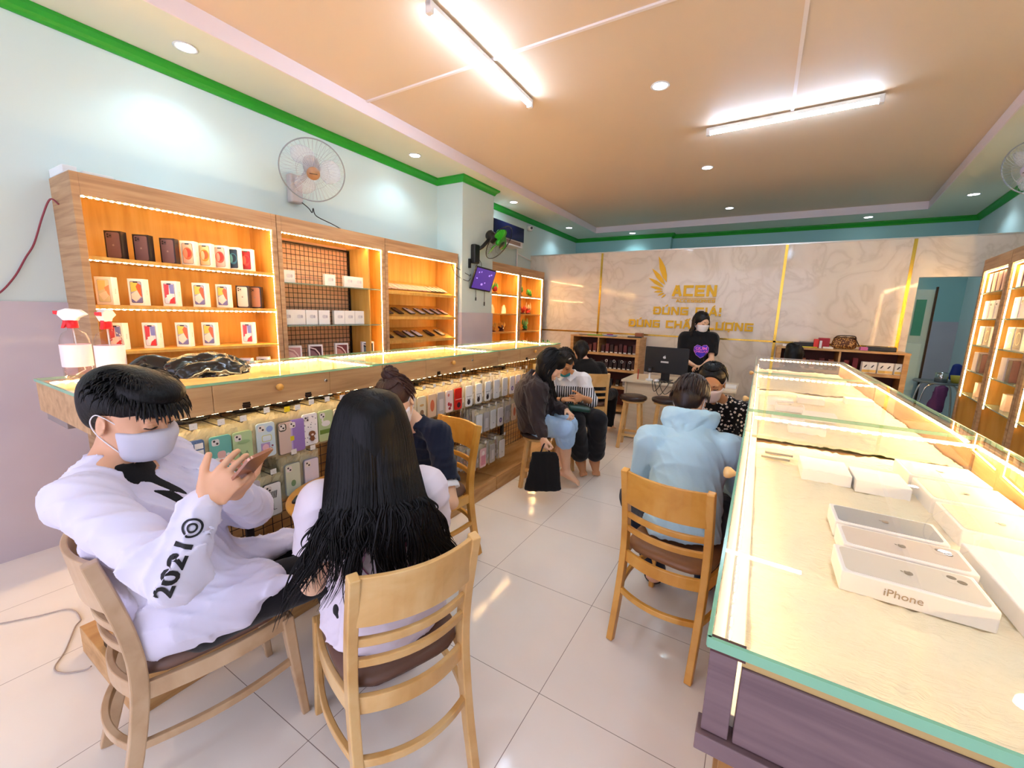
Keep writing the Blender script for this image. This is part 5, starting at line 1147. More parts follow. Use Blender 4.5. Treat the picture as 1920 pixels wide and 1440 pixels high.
def head(F, c, f, u, s=1.0, k=0.014, detail=True):
    """c = centre of the skull at eye level, f facing, u up of the head"""
    f = nrm(f); u = np.array(u, float); u = nrm(u-f*(u@f)); l = np.cross(u, f); A = [l, f, u]; P_ = lambda a, b, d: np.array(c)+(l*a+f*b+u*d)*s
    F.ell(P_(0, -0.012, 0.035), np.array((0.074, 0.093, 0.082))*s, A, k=0.02); F.ell(P_(0, 0.022, -0.012), np.array((0.064, 0.066, 0.078))*s, A, k=0.03)
    F.cone(P_(0, 0.035, -0.045), P_(0, 0.062, -0.092), 0.046*s, 0.026*s, l, 1.15, 0.02)
    for q in (-1, 1): F.cone(P_(q*0.052, 0.0, -0.05), P_(q*0.025, 0.055, -0.092), 0.018*s, 0.016*s, k=0.02)
    if detail:
        F.ell(P_(0, 0.083, 0.022), np.array((0.05, 0.010, 0.012))*s, A, k=0.015)
        for q in (-1, 1):
            F.ell(P_(q*0.032, 0.098, 0.002), np.array((0.018, 0.014, 0.010))*s, A, k=0.012, sub=True); F.ell(P_(q*0.031, 0.078, 0.001), np.array((0.014, 0.012, 0.008))*s, A, k=0.004)
            F.ell(P_(q*0.045, 0.062, -0.03), np.array((0.018, 0.016, 0.018))*s, A, k=0.02)
            F.ell(P_(q*0.077, -0.006, -0.012), np.array((0.007, 0.017, 0.030))*s, [nrm(l+f*0.35*q*-1), f, u], k=0.004); F.ell(P_(q*0.083, 0.0, -0.008), np.array((0.005, 0.009, 0.016))*s, A, k=0.003, sub=True)
        F.cone(P_(0, 0.086, 0.004), P_(0, 0.104, -0.032), 0.0075*s, 0.0115*s, k=0.01)
        for q in (-1, 1): F.ell(P_(q*0.011, 0.096, -0.036), np.array((0.0075, 0.009, 0.007))*s, A, k=0.006)
        F.ell(P_(0, 0.088, -0.060), np.array((0.022, 0.010, 0.0055))*s, A, k=0.005); F.ell(P_(0, 0.086, -0.071), np.array((0.018, 0.010, 0.006))*s, A, k=0.006)
    return P_, l
def body(J, f, u=(0, 0, 1), h=0.007, s=1.0, female=False, skinm=None, parent=None, origin=(0, 0, 0), hands=(), feet=True, hs=1.0, name='body', legs=True):
    F = Field(h, 0.03); lat = nrm(np.array(J['shR'])-np.array(J['shL'])); hl = nrm(np.array(J['hipR'])-np.array(J['hipL']))
    w_ = 0.9 if female else 1.0
    F.chain([J['pelvis'], J['waist'], J['chest']], [0.095*w_, 0.082*w_, 0.096*w_], hl, 1.35, 0.05)
    up = np.array(J['chest'])*0.45+np.array(J['neck'])*0.55; F.cone(J['chest'], up, 0.096*w_, 0.075*w_, lat, 1.5, 0.05)
    F.cone(up, J['neck'], 0.06*w_, 0.046*w_, k=0.04)
    hc = np.array(J['head'], float); P_, l = head(F, hc, f, u, s=hs); F.cone(J['neck'], P_(0, -0.018, -0.055), 0.05*w_, 0.047*w_, k=0.02)
    for S in 'LR':
        F.cone(J['neck'], J['sh'+S], 0.035, 0.045*w_, k=0.03); F.chain([J['sh'+S], J['el'+S], J['wr'+S]], [0.045*w_, 0.036*w_, 0.024*w_], k=0.012)
        F.cone(np.array(J['el'+S])*0.75+np.array(J['wr'+S])*0.25, np.array(J['wr'+S]), 0.035*w_, 0.0225*w_, k=0.01)
        if legs:
            F.chain([J['hip'+S], J['kn'+S], J['an'+S]], [0.078, 0.052, 0.036], k=0.03)
            a = np.array(J['kn'+S])*0.7+np.array(J['an'+S])*0.3; F.cone(a, np.array(J['kn'+S])*0.45+np.array(J['an'+S])*0.55, 0.05, 0.044, k=0.02)
            if feet:
                an = np.array(J['an'+S]); toe = np.array(J['to'+S]); dz = an[2]; fd = nrm(toe-an*np.array([1, 1, 0])-np.array([0, 0, toe[2]]) if False else (toe-an)); sd = nrm(np.cross(fd, [0, 0, 1]))
                heel = an-nrm(fd*np.array([1, 1, 0.3]))*0.035-np.array([0, 0, 0.045]); F.cone(an, heel, 0.034, 0.026, k=0.015); F.cone(an-np.array([0, 0, 0.01]), toe, 0.032, 0.014, sd, 1.7, 0.015); F.cone(heel, toe-np.array([0, 0, 0.004]), 0.024, 0.012, sd, 1.8, 0.012)
                for q in range(5):
                    b = toe+sd*(q-2)*0.0155; F.cone(b-fd*0.01, b+fd*(0.026-0.004*abs(q-(1 if S == 'L' else 3))), 0.0085, 0.0078, k=0.003)
    for hd in hands: do_hand(F, **hd)
    return field_obj(name, F, skinm, parent, origin, smooth=1), P_, l
def person(lab, loc): return thing('person', lab, 'person', loc)
def face_bits(P_, l, parent, origin, hs=1.0, eyes=True, open_=0.0):
    o = np.array(origin)
    for q in (-1, 1):
        mb = MB(origin); pts = [P_(q*(0.016+0.010*i), 0.0925-0.0028*i-0.0010*i*i, 0.021+0.0045*math.sin(i*0.9)) for i in range(4)]; mb.tube(pts, [0.0028, 0.0036, 0.0034, 0.0016], 6); mb.build('eyebrow', hair_mat('brow_hair', '#1c1312'), parent)
        mb = MB(origin); pts = [P_(q*(0.018+0.0075*i), 0.0895-0.0007*i*i, -0.0015-0.0020*math.sin(i*0.9)) for i in range(5)]; mb.tube(pts, [0.0014, 0.0026, 0.0030, 0.0026, 0.0012], 6); mb.build('eyelid_line', cmat('#241614'), parent)
def mask_obj(P_, l, parent, origin, col='#f4eef2', s=1.0, style='round', loops=True):
    F = Field(0.0035 if style != 'far' else 0.005, 0.01); f = nrm(P_(0, 1, 0)-P_(0, 0, 0)); u = nrm(P_(0, 0, 1)-P_(0, 0, 0)); A = [l, f, u]
    if style == 'boat':
        F.cone(P_(0, 0.046, -0.030), P_(0, 0.050, -0.080), 0.062*s, 0.053*s, l, 1.2, 0.01); F.cone(P_(0, 0.10, -0.030), P_(0, 0.098, -0.072), 0.020*s, 0.016*s, l, 1.5, 0.035)
    else:
        F.cone(P_(0, 0.043, -0.028), P_(0, 0.048, -0.072), 0.063*s, 0.054*s, l, 1.16, 0.01); F.cone(P_(0, 0.086, -0.022), P_(0, 0.084, -0.066), 0.024*s, 0.02*s, l, 1.6, 0.03)
    lo = P_(0, 0, 0)-0.25; hi = P_(0, 0, 0)+0.25
    F.half(P_(0, 0.022, -0.05), -f*1.0+u*0.0, lo, hi, 0.002); F.half(P_(0, 0.09, -0.010), u*1.0-f*0.22, lo, hi, 0.002); F.half(P_(0, 0.05, -0.108), -u*1.0+f*0.12, lo, hi, 0.002)
    m = field_obj('face_mask', F, mat('mask_'+col.strip('#'), col, 0.7, sheen=0.1), parent, origin, smooth=1)
    if loops:
        for q in (-1, 1):
            mb = MB(origin); mb.tube(crv([P_(q*0.060, 0.034, -0.012), P_(q*0.078, 0.008, 0.012), P_(q*0.082, -0.018, 0.016), P_(q*0.084, -0.026, -0.008), P_(q*0.076, -0.01, -0.042), P_(q*0.057, 0.034, -0.085)], 5), 0.0016, 6); mb.build('ear_loop', cmat('#f2eef4'), m)
    return m
def strands(mb, n, start, path, r=(0.003, 0.006), seed=0, seg=5, flat=0.55):
    rnd = random.Random(seed)
    for i in range(n):
        pts = path(i, rnd); L_ = len(pts); rr = rnd.uniform(*r)
        mb.tube([Vector(p) for p in pts], [rr*(0.6+0.4*math.sin(PI*min(1, (k+1)/L_*1.1)))*(1-(k/(L_-1))**5)+0.0005 for k in range(L_)], seg, rr=flat)
# ------------------------------------------------------------------ man in the white jacket, nearest left
HB = hair_mat('black_hair', '#08070a', 0.42, 0.25); HBR = hair_mat('brown_hair', '#3a1f1a', 0.42, 0.4); HDK = hair_mat('dark_hair', '#17100f', 0.42, 0.4)
def man():
    loc = (-1.47, 0.55, 0.0); o = person('person in a white long jacket and grey face mask looking at a phone', loc)
    J = dict(head=(-1.500, 0.428, 1.185), neck=(-1.525, 0.385, 1.055), chest=(-1.515, 0.445, 0.86), waist=(-1.49, 0.50, 0.68), pelvis=(-1.46, 0.545, 0.555),
             shR=(-1.425, 0.295, 0.995), shL=(-1.60, 0.53, 0.995), elR=(-1.165, 0.375, 0.845), wrR=(-1.158, 0.452, 1.005), elL=(-1.45, 0.70, 0.80), wrL=(-1.245, 0.56, 0.965),
             hipR=(-1.41, 0.52, 0.53), hipL=(-1.58, 0.56, 0.53), knR=(-1.29, 0.91, 0.53), knL=(-1.50, 0.98, 0.53), anR=(-1.20, 1.00, 0.10), anL=(-1.48, 1.05, 0.10), toR=(-1.14, 1.12, 0.04), toL=(-1.45, 1.18, 0.04))
    f = nrm((0.84, 0.50, -0.30)); u = (0.14, 0.02, 1.0); SK = skin('skin_warm', '#e0ac8c')
    rt_ = nrm((0.86, 0.51, 0)); upd = np.array([0, 0, 1.0])
    phc = np.array((-1.105, 0.535, 1.080)); pn = nrm((-0.55, -0.18, 0.62))     # the phone's screen normal looks to his face
    hR = dict(w_=J['wrR'], d=nrm((0.30, 0.52, 0.62)), n=nrm((-0.45, 0.65, 0.1)), thumb=1, curl=0.55, spread=0.12, tcurl=0.25, s=1.05)
    hL = dict(w_=J['wrL'], d=nrm((0.75, -0.1, 0.55)), n=nrm((-0.2, -0.3, 0.9)), thumb=-1, curl=0.7, spread=0.08, tcurl=0.4, s=1.0)
    b, P_, l = body(J, f, u, h=0.0042, skinm=SK, parent=o, origin=loc, hands=(hR, hL), hs=1.03, feet=False)
    face_bits(P_, l, o, loc); mask_obj(P_, l, o, loc, '#c9c8d8', style='boat')
    # hair
    F = Field(0.005, 0.02); A = [l, f, nrm(np.array(u)-f*(np.array(u)@f))]
    F.ell(P_(0, -0.020, 0.048), (0.088, 0.108, 0.086), A); F.ell(P_(0, 0.040, 0.088), (0.080, 0.082, 0.044), A, k=0.03); F.ell(P_(0, -0.065, 0.0), (0.066, 0.040, 0.070), A, k=0.03)
    F.ell(P_(0, 0.085, -0.028), (0.085, 0.080, 0.072), A, k=0.006, sub=True)
    for q in (-1, 1): F.ell(P_(q*0.088, 0.022, -0.020), (0.030, 0.050, 0.050), A, k=0.008, sub=True)
    mb = MB(loc)
    def path(i, rnd):
        a = rnd.uniform(-1.0, 1.0)*1.9; r0 = rnd.uniform(0.2, 1.0); dirv = np.array([math.sin(a), math.cos(a)]); top = P_(0, -0.02, 0.05)
        q0 = P_(0.075*r0*dirv[0], -0.015+0.095*r0*dirv[1], 0.05+0.075*math.sqrt(max(0, 1-r0*r0*0.9)))
        st = P_(rnd.uniform(-0.01, 0.01), -0.055, 0.12); fw_ = max(0, dirv[1]); L_ = 0.055+0.035*fw_
        e = q0+(P_(dirv[0]*0.6, dirv[1]*0.75, -0.55 if r0 > 0.6 else -0.05)-P_(0, 0, 0))*L_*(1.0)
        m_ = (q0+e)/2+(P_(dirv[0], dirv[1], 0.5)-P_(0, 0, 0))*0.013
        return crv([st*0.35+q0*0.65, q0, m_, e], 4)
    strands(mb, 520, None, path, (0.003, 0.006), 5)
    for i in range(40):   # fringe falling over the forehead
        rnd = random.Random(i); x = -0.062+0.124*i/39; p0 = P_(x, 0.070-abs(x)*0.4, 0.092); p1 = P_(x*1.05, 0.108-abs(x)*0.5, 0.066); p2 = P_(x*1.08+0.004, 0.112-abs(x)*0.55, 0.028+0.008*rnd.random()); mb.tube(crv([p0, p1, p2], 4), [0.006]*4+[0.005]*3+[0.003, 0.001], 5, rr=0.5)
    field_obj('hair', F, HB, o, loc, extra=mb, smooth=1)
    # black tee and trousers
    F = Field(0.007, 0.04); lat = nrm(np.array(J['shR'])-np.array(J['shL'])); F.chain([J['pelvis'], J['waist'], J['chest']], [0.108, 0.100, 0.110], lat, 1.3); F.cone(J['chest'], np.array(J['neck'])-(0, 0, 0.045), 0.110, 0.078, lat, 1.25); F.cone(np.array(J['neck'])+(0, 0, 0.05), np.array(J['neck'])-(0, 0, 0.012), 0.062, 0.058, k=0.006, sub=True); field_obj('tee_shirt', F, cloth('black_cloth', '#131215'), o, loc)
    F = Field(0.007, 0.04); hl = nrm(np.array(J['hipR'])-np.array(J['hipL'])); F.cone(J['hipR'], J['hipL'], 0.088); F.cone(J['pelvis'], J['waist'], 0.10, 0.09, hl, 1.15)
    for S in 'LR': F.chain([J['hip'+S], J['kn'+S], np.array(J['an'+S])+(0, 0, 0.02)], [0.098, 0.078, 0.062])
    field_obj('trousers', F, cloth('black_trousers', '#151318'), o, loc, folds(0.006, 20, 3))
    for S, nm in (('R', 'shoe'), ('L', 'shoe')):
        F = Field(0.006, 0.02); an = np.array(J['an'+S]); toe = np.array(J['to'+S]); sd = nrm(np.cross(toe-an, (0, 0, 1))); F.cone(an, an-(0, 0, 0.045), 0.048, 0.042); F.cone(an-(0, 0, 0.05), toe, 0.045, 0.034, sd, 1.15); F.half((0, 0, 0.003), (0, 0, -1), an-0.3, an+0.3, 0.001); sh = field_obj(nm, F, cmat('#1a1618', 0.6), o, loc)
        F = Field(0.006, 0.01); F.cone(an-(0, 0, 0.085), np.array((toe[0], toe[1], 0.015)), 0.052, 0.044, (0, 0, 1), 0.36); F.half((0, 0, 0.001), (0, 0, -1), an-0.3, an+0.3, 0.001); field_obj('shoe_sole', F, cmat('#5a2f30', 0.6), sh, loc)
    # jacket
    JK = mat('white_jacket_cloth', '#dcd8ef', 0.55, spec=0.35, sheen=0.2, bump=(30, 0.04))
    F = Field(0.0055, 0.025); ch = np.array(J['chest']); wa = np.array(J['waist']); pe = np.array(J['pelvis']); fb = np.array((0.72, 0.69, 0.0))
    F.cone(pe-(0.0, 0.0, 0.03), wa, 0.128, 0.118, lat, 1.25); F.cone(wa, ch, 0.120, 0.122, lat, 1.3); F.cone(ch, np.array(J['neck'])-(0.0, 0.0, 0.055), 0.124, 0.086, lat, 1.45)
    F.ell(ch+(-0.045, -0.03, -0.03), (0.115, 0.105, 0.15), k=0.03); F.cone(np.array(J['neck'])-(0, 0, 0.045), J['shR'], 0.060, 0.064); F.cone(np.array(J['neck'])-(0, 0, 0.045), J['shL'], 0.060, 0.064)
    for S in 'LR':
        e = np.array(J['el'+S]); w_ = np.array(J['wr'+S]); s_ = np.array(J['sh'+S]); F.cone(s_, e, 0.068, 0.062, k=0.03); F.cone(e, w_*0.84+e*0.16, 0.064, 0.044, k=0.02); F.cone(w_*0.84+e*0.16, w_*0.96+e*0.04, 0.034, 0.036, k=0.008)
    # loose cloth of the sleeve hanging under the forearm
    F.cone(np.array(J['elR'])+(-0.03, 0.01, -0.01), np.array(J['elR'])+(-0.12, 0.04, -0.05), 0.058, 0.055, k=0.04)
    # skirt of the jacket spread over the lap and the seat
    F.cone((-1.47, 0.47, 0.58), (-1.33, 0.66, 0.60), 0.100, 0.062, k=0.05); F.cone((-1.39, 0.45, 0.575), (-1.235, 0.70, 0.615), 0.080, 0.016, k=0.04); F.cone((-1.45, 0.42, 0.54), (-1.33, 0.58, 0.53), 0.085, 0.055, k=0.04)
    F.cone((-1.55, 0.60, 0.60), (-1.42, 0.84, 0.625), 0.085, 0.03, k=0.04); F.cone((-1.56, 0.46, 0.53), (-1.44, 0.44, 0.53), 0.08, 0.07, k=0.04)
    lo = ch-1.0; hi = ch+1.0
    F.half((0, 0, 0.480), (0, 0, -1), lo, hi, 0.004)
    # front opening with lapels
    nk = np.array(J['neck']); F.cone(nk+fb*0.10+(0, 0, -0.04), pe+fb*0.22+(0, 0, 0.14), 0.016, 0.040, k=0.02, sub=True); F.cone(nk+(0, 0, 0.06), nk+fb*0.05+(0, 0, -0.01), 0.062, 0.058, k=0.01, sub=True)
    F.cone(nk-fb*0.03+(0, 0, -0.015), nk-fb*0.035+(0, 0, 0.02), 0.001, 0.001)
    jk = field_obj('jacket', F, JK, o, loc, folds(0.015, 34, 11, (1, 1, 0.75)), smooth=1)
    # collar
    mb = MB(loc); rg = []
    for i in range(25):
        a = math.radians(-128+256*i/24); dirv = -fb*math.cos(a)+np.cross((0, 0, 1), fb)*math.sin(a); bse = nk+dirv*0.072+(0, 0, -0.022)-fb*0.01; top = nk+dirv*0.066+(0, 0, 0.014*max(0.0, math.cos(a*0.55))-0.004); out = nk+dirv*0.108+(0, 0, -0.048-0.01*abs(math.sin(a)))
        rg.append([Vector(bse), Vector(top), Vector(out), Vector(out-np.array((0, 0, 0.006))), Vector(top-np.array((0, 0, 0.008))-dirv*0.003)])
    mb.rings(rg); mb.build('collar', JK, jk)
    # snap buttons along the opening hem
    for i, p in enumerate([(-1.26, 0.735, 0.625), (-1.235, 0.715, 0.60)]):
        mb = MB(loc); mb.ball(p, 0.006, 10, 6); mb.build('snap_button', CHROME, jk)
    # printed lettering along the forearm
    e = np.array(J['elR']); w_ = np.array(J['wrR']); ud = nrm(w_-e); view = nrm(np.array((0, 0, 1.5))-(e+w_)/2); uu = ud; vv = nrm(np.cross(view, uu)); c = e*0.62+w_*0.38
    sh = [(txt('2021', 0.050, -0.034, 0.004, 1.3, 0.0, 0.0016), '#15141a'), (ring(0.056, 0.004, 0.017, 0.022), '#15141a'), (ring(0.056, 0.004, 0.007, 0.0115), '#15141a')]
    decal('sleeve_print', sh, c, uu, vv, jk, jk, 0.0022, loc, maxe=0.006)
    # phone
    t = thing('phone', 'rose gold phone held up by the man in the white jacket', 'phone', tuple(phc)); n = Vector(pn); a = Vector((0.72, 0.10, 0.50)); a = (a-n*a.dot(n)).normalized(); bvec = n.cross(a)
    mb = MB(); mb.prism(rrect(0.150, 0.072, 0.010), -0.004, 0.004, lambda x, y, q: a*x+bvec*y+n*q); mb.build('body', mat('rose_gold', '#b98a78', 0.25, 0.7), t, 0.001)
    mb = MB(); mb.prism(rrect(0.140, 0.064, 0.008), 0.004, 0.0046, lambda x, y, q: a*x+bvec*y+n*q); mb.build('screen', cmat('#2a2c38', 0.1), t)
    return o
man()

# ------------------------------------------------------------------ long haired woman in the white tee, back to the camera
def long_hair_woman():
    loc = (-0.985, 0.875, 0.0); o = person('person with very long black hair in a white T-shirt seen from behind', loc)
    fb = nrm((-0.80, 0.60, 0)); lt = np.cross((0, 0, 1), fb)   # body faces the far wall, left side towards the camera
    pe = np.array((-0.975, 0.865, 0.555)); ch = np.array((-0.955, 0.83, 0.86)); wa = np.array((-0.965, 0.84, 0.69)); nk = np.array((-0.955, 0.825, 0.998)); hd = np.array((-0.970, 0.820, 1.128))
    J = dict(head=hd, neck=nk, chest=ch, waist=wa, pelvis=pe, shL=nk+lt*0.155+(0, 0, -0.065), shR=nk-lt*0.145+(0, 0, -0.065), elL=(-1.045, 0.655, 0.70), wrL=(-1.20, 0.80, 0.66), elR=nk-lt*0.20+(-0.05, 0.02, -0.31), wrR=nk-lt*0.12+fb*0.22+(0, 0, -0.32),
             hipL=pe+lt*0.085, hipR=pe-lt*0.085, knL=pe+lt*0.11+fb*0.42+(0, 0, -0.01), knR=pe-lt*0.10+fb*0.42+(0, 0, -0.01), anL=pe+lt*0.10+fb*0.40+(0, 0, -0.455), anR=pe-lt*0.09+fb*0.40+(0, 0, -0.455), toL=pe+lt*0.10+fb*0.52+(0, 0, -0.52), toR=pe-lt*0.09+fb*0.52+(0, 0, -0.52))
    f = nrm((-0.75, 0.62, -0.22)); SK = skin('skin_light', '#ecbf9f')
    hL = dict(w_=J['wrL'], d=nrm((-0.5, 0.7, 0.1)), n=(0, 0, -1), thumb=1, curl=0.5); hR = dict(w_=J['wrR'], d=fb, n=(0, 0, -1), thumb=-1, curl=0.5)
    b, P_, l = body(J, f, (0, 0, 1), h=0.0055, female=True, skinm=SK, parent=o, origin=loc, hands=(hL, hR), feet=True)
    face_bits(P_, l, o, loc); mask_obj(P_, l, o, loc, '#f2eef2')
    TE = mat('white_tee_cloth', '#e2d8e6', 0.8, spec=0.2, sheen=0.2, bump=(90, 0.05)); lat = lt
    F = Field(0.0055, 0.03); F.cone(pe-(0, 0, 0.03), wa, 0.158, 0.122, lat, 1.28); F.cone(wa, ch, 0.118, 0.108, lat, 1.32); F.cone(ch, nk-(0, 0, 0.055), 0.116, 0.074, lat, 1.55)
    for S in 'LR':
        s_ = np.array(J['sh'+S]); e = np.array(J['el'+S]); F.cone(nk-(0, 0, 0.05), s_, 0.052, 0.060); F.cone(s_, s_*0.32+e*0.68, 0.068, 0.070, k=0.03); d = nrm(e-s_); m_ = s_*0.30+e*0.70; F.cone(m_+d*0.035, m_+d*0.25, 0.085, 0.085, k=0.004, sub=True)
    F.cone(nk+(0, 0, 0.05), nk+(0, 0, 0.0), 0.07, 0.06, k=0.008, sub=True); F.half((0, 0, 0.480), (0, 0, -1), ch-1, ch+1, 0.004)
    F.cone(pe-fb*0.10+(0, 0, -0.05), pe+fb*0.02+lt*0.13+(0, 0, -0.04), 0.07, 0.06)
    te = field_obj('tee_shirt', F, TE, o, loc, folds(0.009, 34, 21, (1, 1, 0.5)), smooth=1)
    F = Field(0.007, 0.02); F.cone(J['hipR'], J['hipL'], 0.080)
    for S in 'LR': F.chain([J['hip'+S], J['kn'+S], np.array(J['an'+S])+(0, 0, 0.03)], [0.082, 0.068, 0.052])
    field_obj('trousers', F, cloth('black_trousers', '#151318'), o, loc, folds(0.005, 20, 5))
    # print on the back
    uu = -np.cross(-fb, (0, 0, 1)); uu = -lt; c = ch+(0, 0, -0.075)
    MG = '#8a3a70'; gl = []
    for x0, y0, x1, y1 in [(-0.014, 0.052, 0.014, 0.055), (-0.014, 0.040, 0.014, 0.043), (-0.014, 0.040, -0.011, 0.055), (0.011, 0.040, 0.014, 0.055), (-0.0015, 0.032, 0.0015, 0.062), (-0.012, 0.022, 0.012, 0.025), (-0.012, 0.006, 0.012, 0.009), (-0.012, 0.006, -0.009, 0.025), (0.009, 0.006, 0.012, 0.025), (-0.0015, 0.0, 0.0015, 0.03), (-0.02, -0.008, 0.02, -0.005), (-0.015, -0.020, 0.015, -0.017)]: gl.append((rectp(x0*1.3, y0*1.3, x1*1.3, y1*1.3), '#2a1a30'))
    sh = [(ring(0, 0, 0.085, 0.102), MG), (ring(0, 0.0, 0.062, 0.066), MG), (shift(ellp(0, 0, 0.022, 0.05), -0.07, 0.03), '#c89ac0'), (shift(ellp(0, 0, 0.018, 0.03), 0.052, 0.04), MG), (rectp(-0.05, -0.052, 0.05, -0.047), MG)]+[(ellp(-0.045+0.01*k, -0.058, 0.004, 0.006, 8), MG) for k in range(10)]+gl
    decal('back_print', sh, c, uu, (0, 0, 1), te, te, 0.0012, loc)
    # hair: scalp cap and a thick curtain of wavy locks
    F = Field(0.0055, 0.03); A = [l, f, nrm(np.array((0, 0, 1.0))-f*f[2])]
    F.ell(P_(0, -0.018, 0.042), (0.086, 0.106, 0.090), A); F.ell(P_(0, -0.035, -0.03), (0.088, 0.082, 0.095), A); F.cone(hd-fb*0.045+(0, 0, -0.06), hd-fb*0.080+(0, 0, -0.14), 0.060, 0.046, lat, 1.6); F.cone(hd-fb*0.080+(0, 0, -0.14), hd-fb*0.105+(0, 0, -0.22), 0.036, 0.010, lat, 2.4)
    F.ell(P_(0, 0.095, -0.03), (0.068, 0.075, 0.090), A, k=0.008, sub=True)
    mb = MB(loc)
    CL = []; rc = random.Random(77)
    for k in range(34): CL.append((-1.78+3.56*(k+0.5)/34+rc.uniform(-0.04, 0.04), rc.uniform(0.10, 0.27), rc.uniform(0, 6.28), rc.uniform(0.008, 0.022), rc.uniform(-0.12, 0.12)))
    def path(i, rnd):
        ca, L_, ph, amp, sp_ = CL[i % len(CL)]; a = ca+rnd.gauss(0, 0.055); L_ = (L_+0.04)*rnd.uniform(0.72, 1.08) if rnd.random() > 0.12 else L_*0.5; g = rnd.gauss(0, 0.011)
        dv = -fb*math.cos(a)+lat*math.sin(a); side = abs(math.sin(a))
        p0 = hd+(0, 0, 0.137)+dv*0.010; p1 = hd+(0, 0, 0.114)+dv*0.074; p2 = hd+(0, 0, 0.02)+dv*0.111; p3 = hd+(0, 0, -0.08)+dv*(0.106+0.02*side)-fb*0.022
        base = hd+(0, 0, -0.155)+lat*math.sin(a)*0.135-fb*(0.116+0.030*math.cos(a)); pts = [p0, p1, p2, p3, base]; sp = L_*(sp_+math.sin(a)*0.30)
        for k in range(1, 9):
            t = k/8; z = -L_*t; w_ = amp*(0.15+t)*math.sin(ph+t*5.5); pts.append(base+(0, 0, z)+lat*(sp*t**1.3+w_+g*math.sin(t*2.2))-fb*(0.010*math.sin(t*2.2)+0.4*w_*math.cos(ph)+0.5*g*t))
        return crv(pts, 3)
    strands(mb, 880, None, path, (0.0024, 0.0058), 8, seg=5)
    field_obj('hair', F, HB, o, loc, extra=mb, smooth=1)
long_hair_woman()
# ------------------------------------------------------------------ the other people
def A3(*a): return np.array(a, float)
def make_top(J, m, o, loc, infl=0.02, sleeve=0.95, sl_r=(0.06, 0.045), hem=None, h=0.007, fold=(0.006, 42, 1), neck_cut=0.0, name='top', skirt=0.0, k=0.025, ratio=1.3, cuff=True):
    lat = nrm(J['shR']-J['shL']); F = Field(h, k); pe, wa, ch, nk = J['pelvis'], J['waist'], J['chest'], J['neck']
    F.cone(pe-A3(0, 0, 0.02), wa, 0.100+infl+skirt, 0.085+infl, lat, ratio); F.cone(wa, ch, 0.085+infl, 0.095+infl, lat, ratio); F.cone(ch, nk*0.75+ch*0.25, 0.095+infl, 0.055+infl, lat, ratio)
    for S in 'LR':
        s_, e, w_ = J['sh'+S], J['el'+S], J['wr'+S]; F.cone(nk*0.8+ch*0.2, s_, 0.045, 0.045+infl*0.7)
        if sleeve >= 0.5:
            F.cone(s_, e, 0.045+infl, sl_r[0]); t = (sleeve-0.5)*2
            if t > 0: F.cone(e, e+(w_-e)*t, sl_r[0], sl_r[1], k=0.015)
        else:
            t = sleeve*2; F.cone(s_, s_+(e-s_)*t, 0.045+infl, sl_r[0]); d = nrm(e-s_); q = s_+(e-s_)*t; F.cone(q+d*0.03, q+d*0.25, sl_r[0]+0.02, sl_r[0]+0.02, k=0.003, sub=True)
    F.cone(nk+A3(0, 0, 0.07), nk+A3(0, 0, 0.012-neck_cut), 0.062+neck_cut*0.6, 0.055+neck_cut*0.6, k=0.008, sub=True)
    if hem is not None: F.half((0, 0, hem), (0, 0, -1), ch-1.2, ch+1.2, 0.004)
    return field_obj(name, F, m, o, loc, folds(*fold) if fold else None, smooth=1)
def make_pants(J, m, o, loc, infl=0.012, length=1.0, h=0.008, fold=(0.003, 30, 2), flare=0.0, name='trousers', seat=0.10):
    F = Field(h, 0.03); F.cone(J['hipR'], J['hipL'], seat); F.cone(J['pelvis'], J['waist']*0.4+J['pelvis']*0.6, 0.10, 0.095, nrm(J['hipR']-J['hipL']), 1.2)
    for S in 'LR':
        kn, an = J['kn'+S], J['an'+S]; L_ = length if not isinstance(length, dict) else length[S]; F.cone(J['hip'+S], kn, 0.080+infl, 0.056+infl, k=0.03)
        if L_ > 0.5: F.cone(kn, kn+(an-kn)*(L_-0.5)*2, 0.056+infl, 0.042+infl+flare, k=0.02)
    return field_obj(name, F, m, o, loc, folds(*fold), smooth=1)
def hair_cap(P_, l, extra=(), big=1.0, face_cut=(0.072, 0.080, 0.094), cut_at=(0, 0.098, -0.020), h=0.006, down=0.0):
    f = nrm(P_(0, 1, 0)-P_(0, 0, 0)); u = nrm(P_(0, 0, 1)-P_(0, 0, 0)); A = [l, f, u]; F = Field(h, 0.02)
    F.ell(P_(0, -0.015, 0.040), A3(0.083, 0.103, 0.088)*big, A); F.ell(P_(0, -0.045, -0.01-down), A3(0.076, 0.066, 0.085)*big, A)
    for e in extra: e(F, P_, A)
    F.ell(P_(*cut_at), face_cut, A, k=0.008, sub=True)
    return F
def surface_locks(P_, n, seed, loc, L_=(0.05, 0.08), part=0.0, back=True, r=(0.003, 0.006)):
    mb = MB(loc)
    def path(i, rnd):
        a = rnd.uniform(-PI, PI); r0 = rnd.uniform(0.15, 1.0); s_, c_ = math.sin(a), math.cos(a); L = rnd.uniform(*L_)
        if c_ > 0.2: r0 = min(r0, 0.22); L = 0.01
        q0 = P_(0.083*r0*s_, -0.015+0.103*r0*c_, 0.042+0.089*math.sqrt(max(0, 1-r0*r0))); q1 = P_(0.091*min(1, r0+0.35)*s_, -0.015+0.110*min(1, r0+0.35)*c_, 0.042+0.091*math.sqrt(max(0, 1-min(1, r0+0.35)**2))); e = q1+(P_(s_*0.12, c_*0.12, -1)-P_(0, 0, 0))*L*0.7
        return crv([q0, q1, e], 4)
    strands(mb, n, None, path, r, seed); return mb
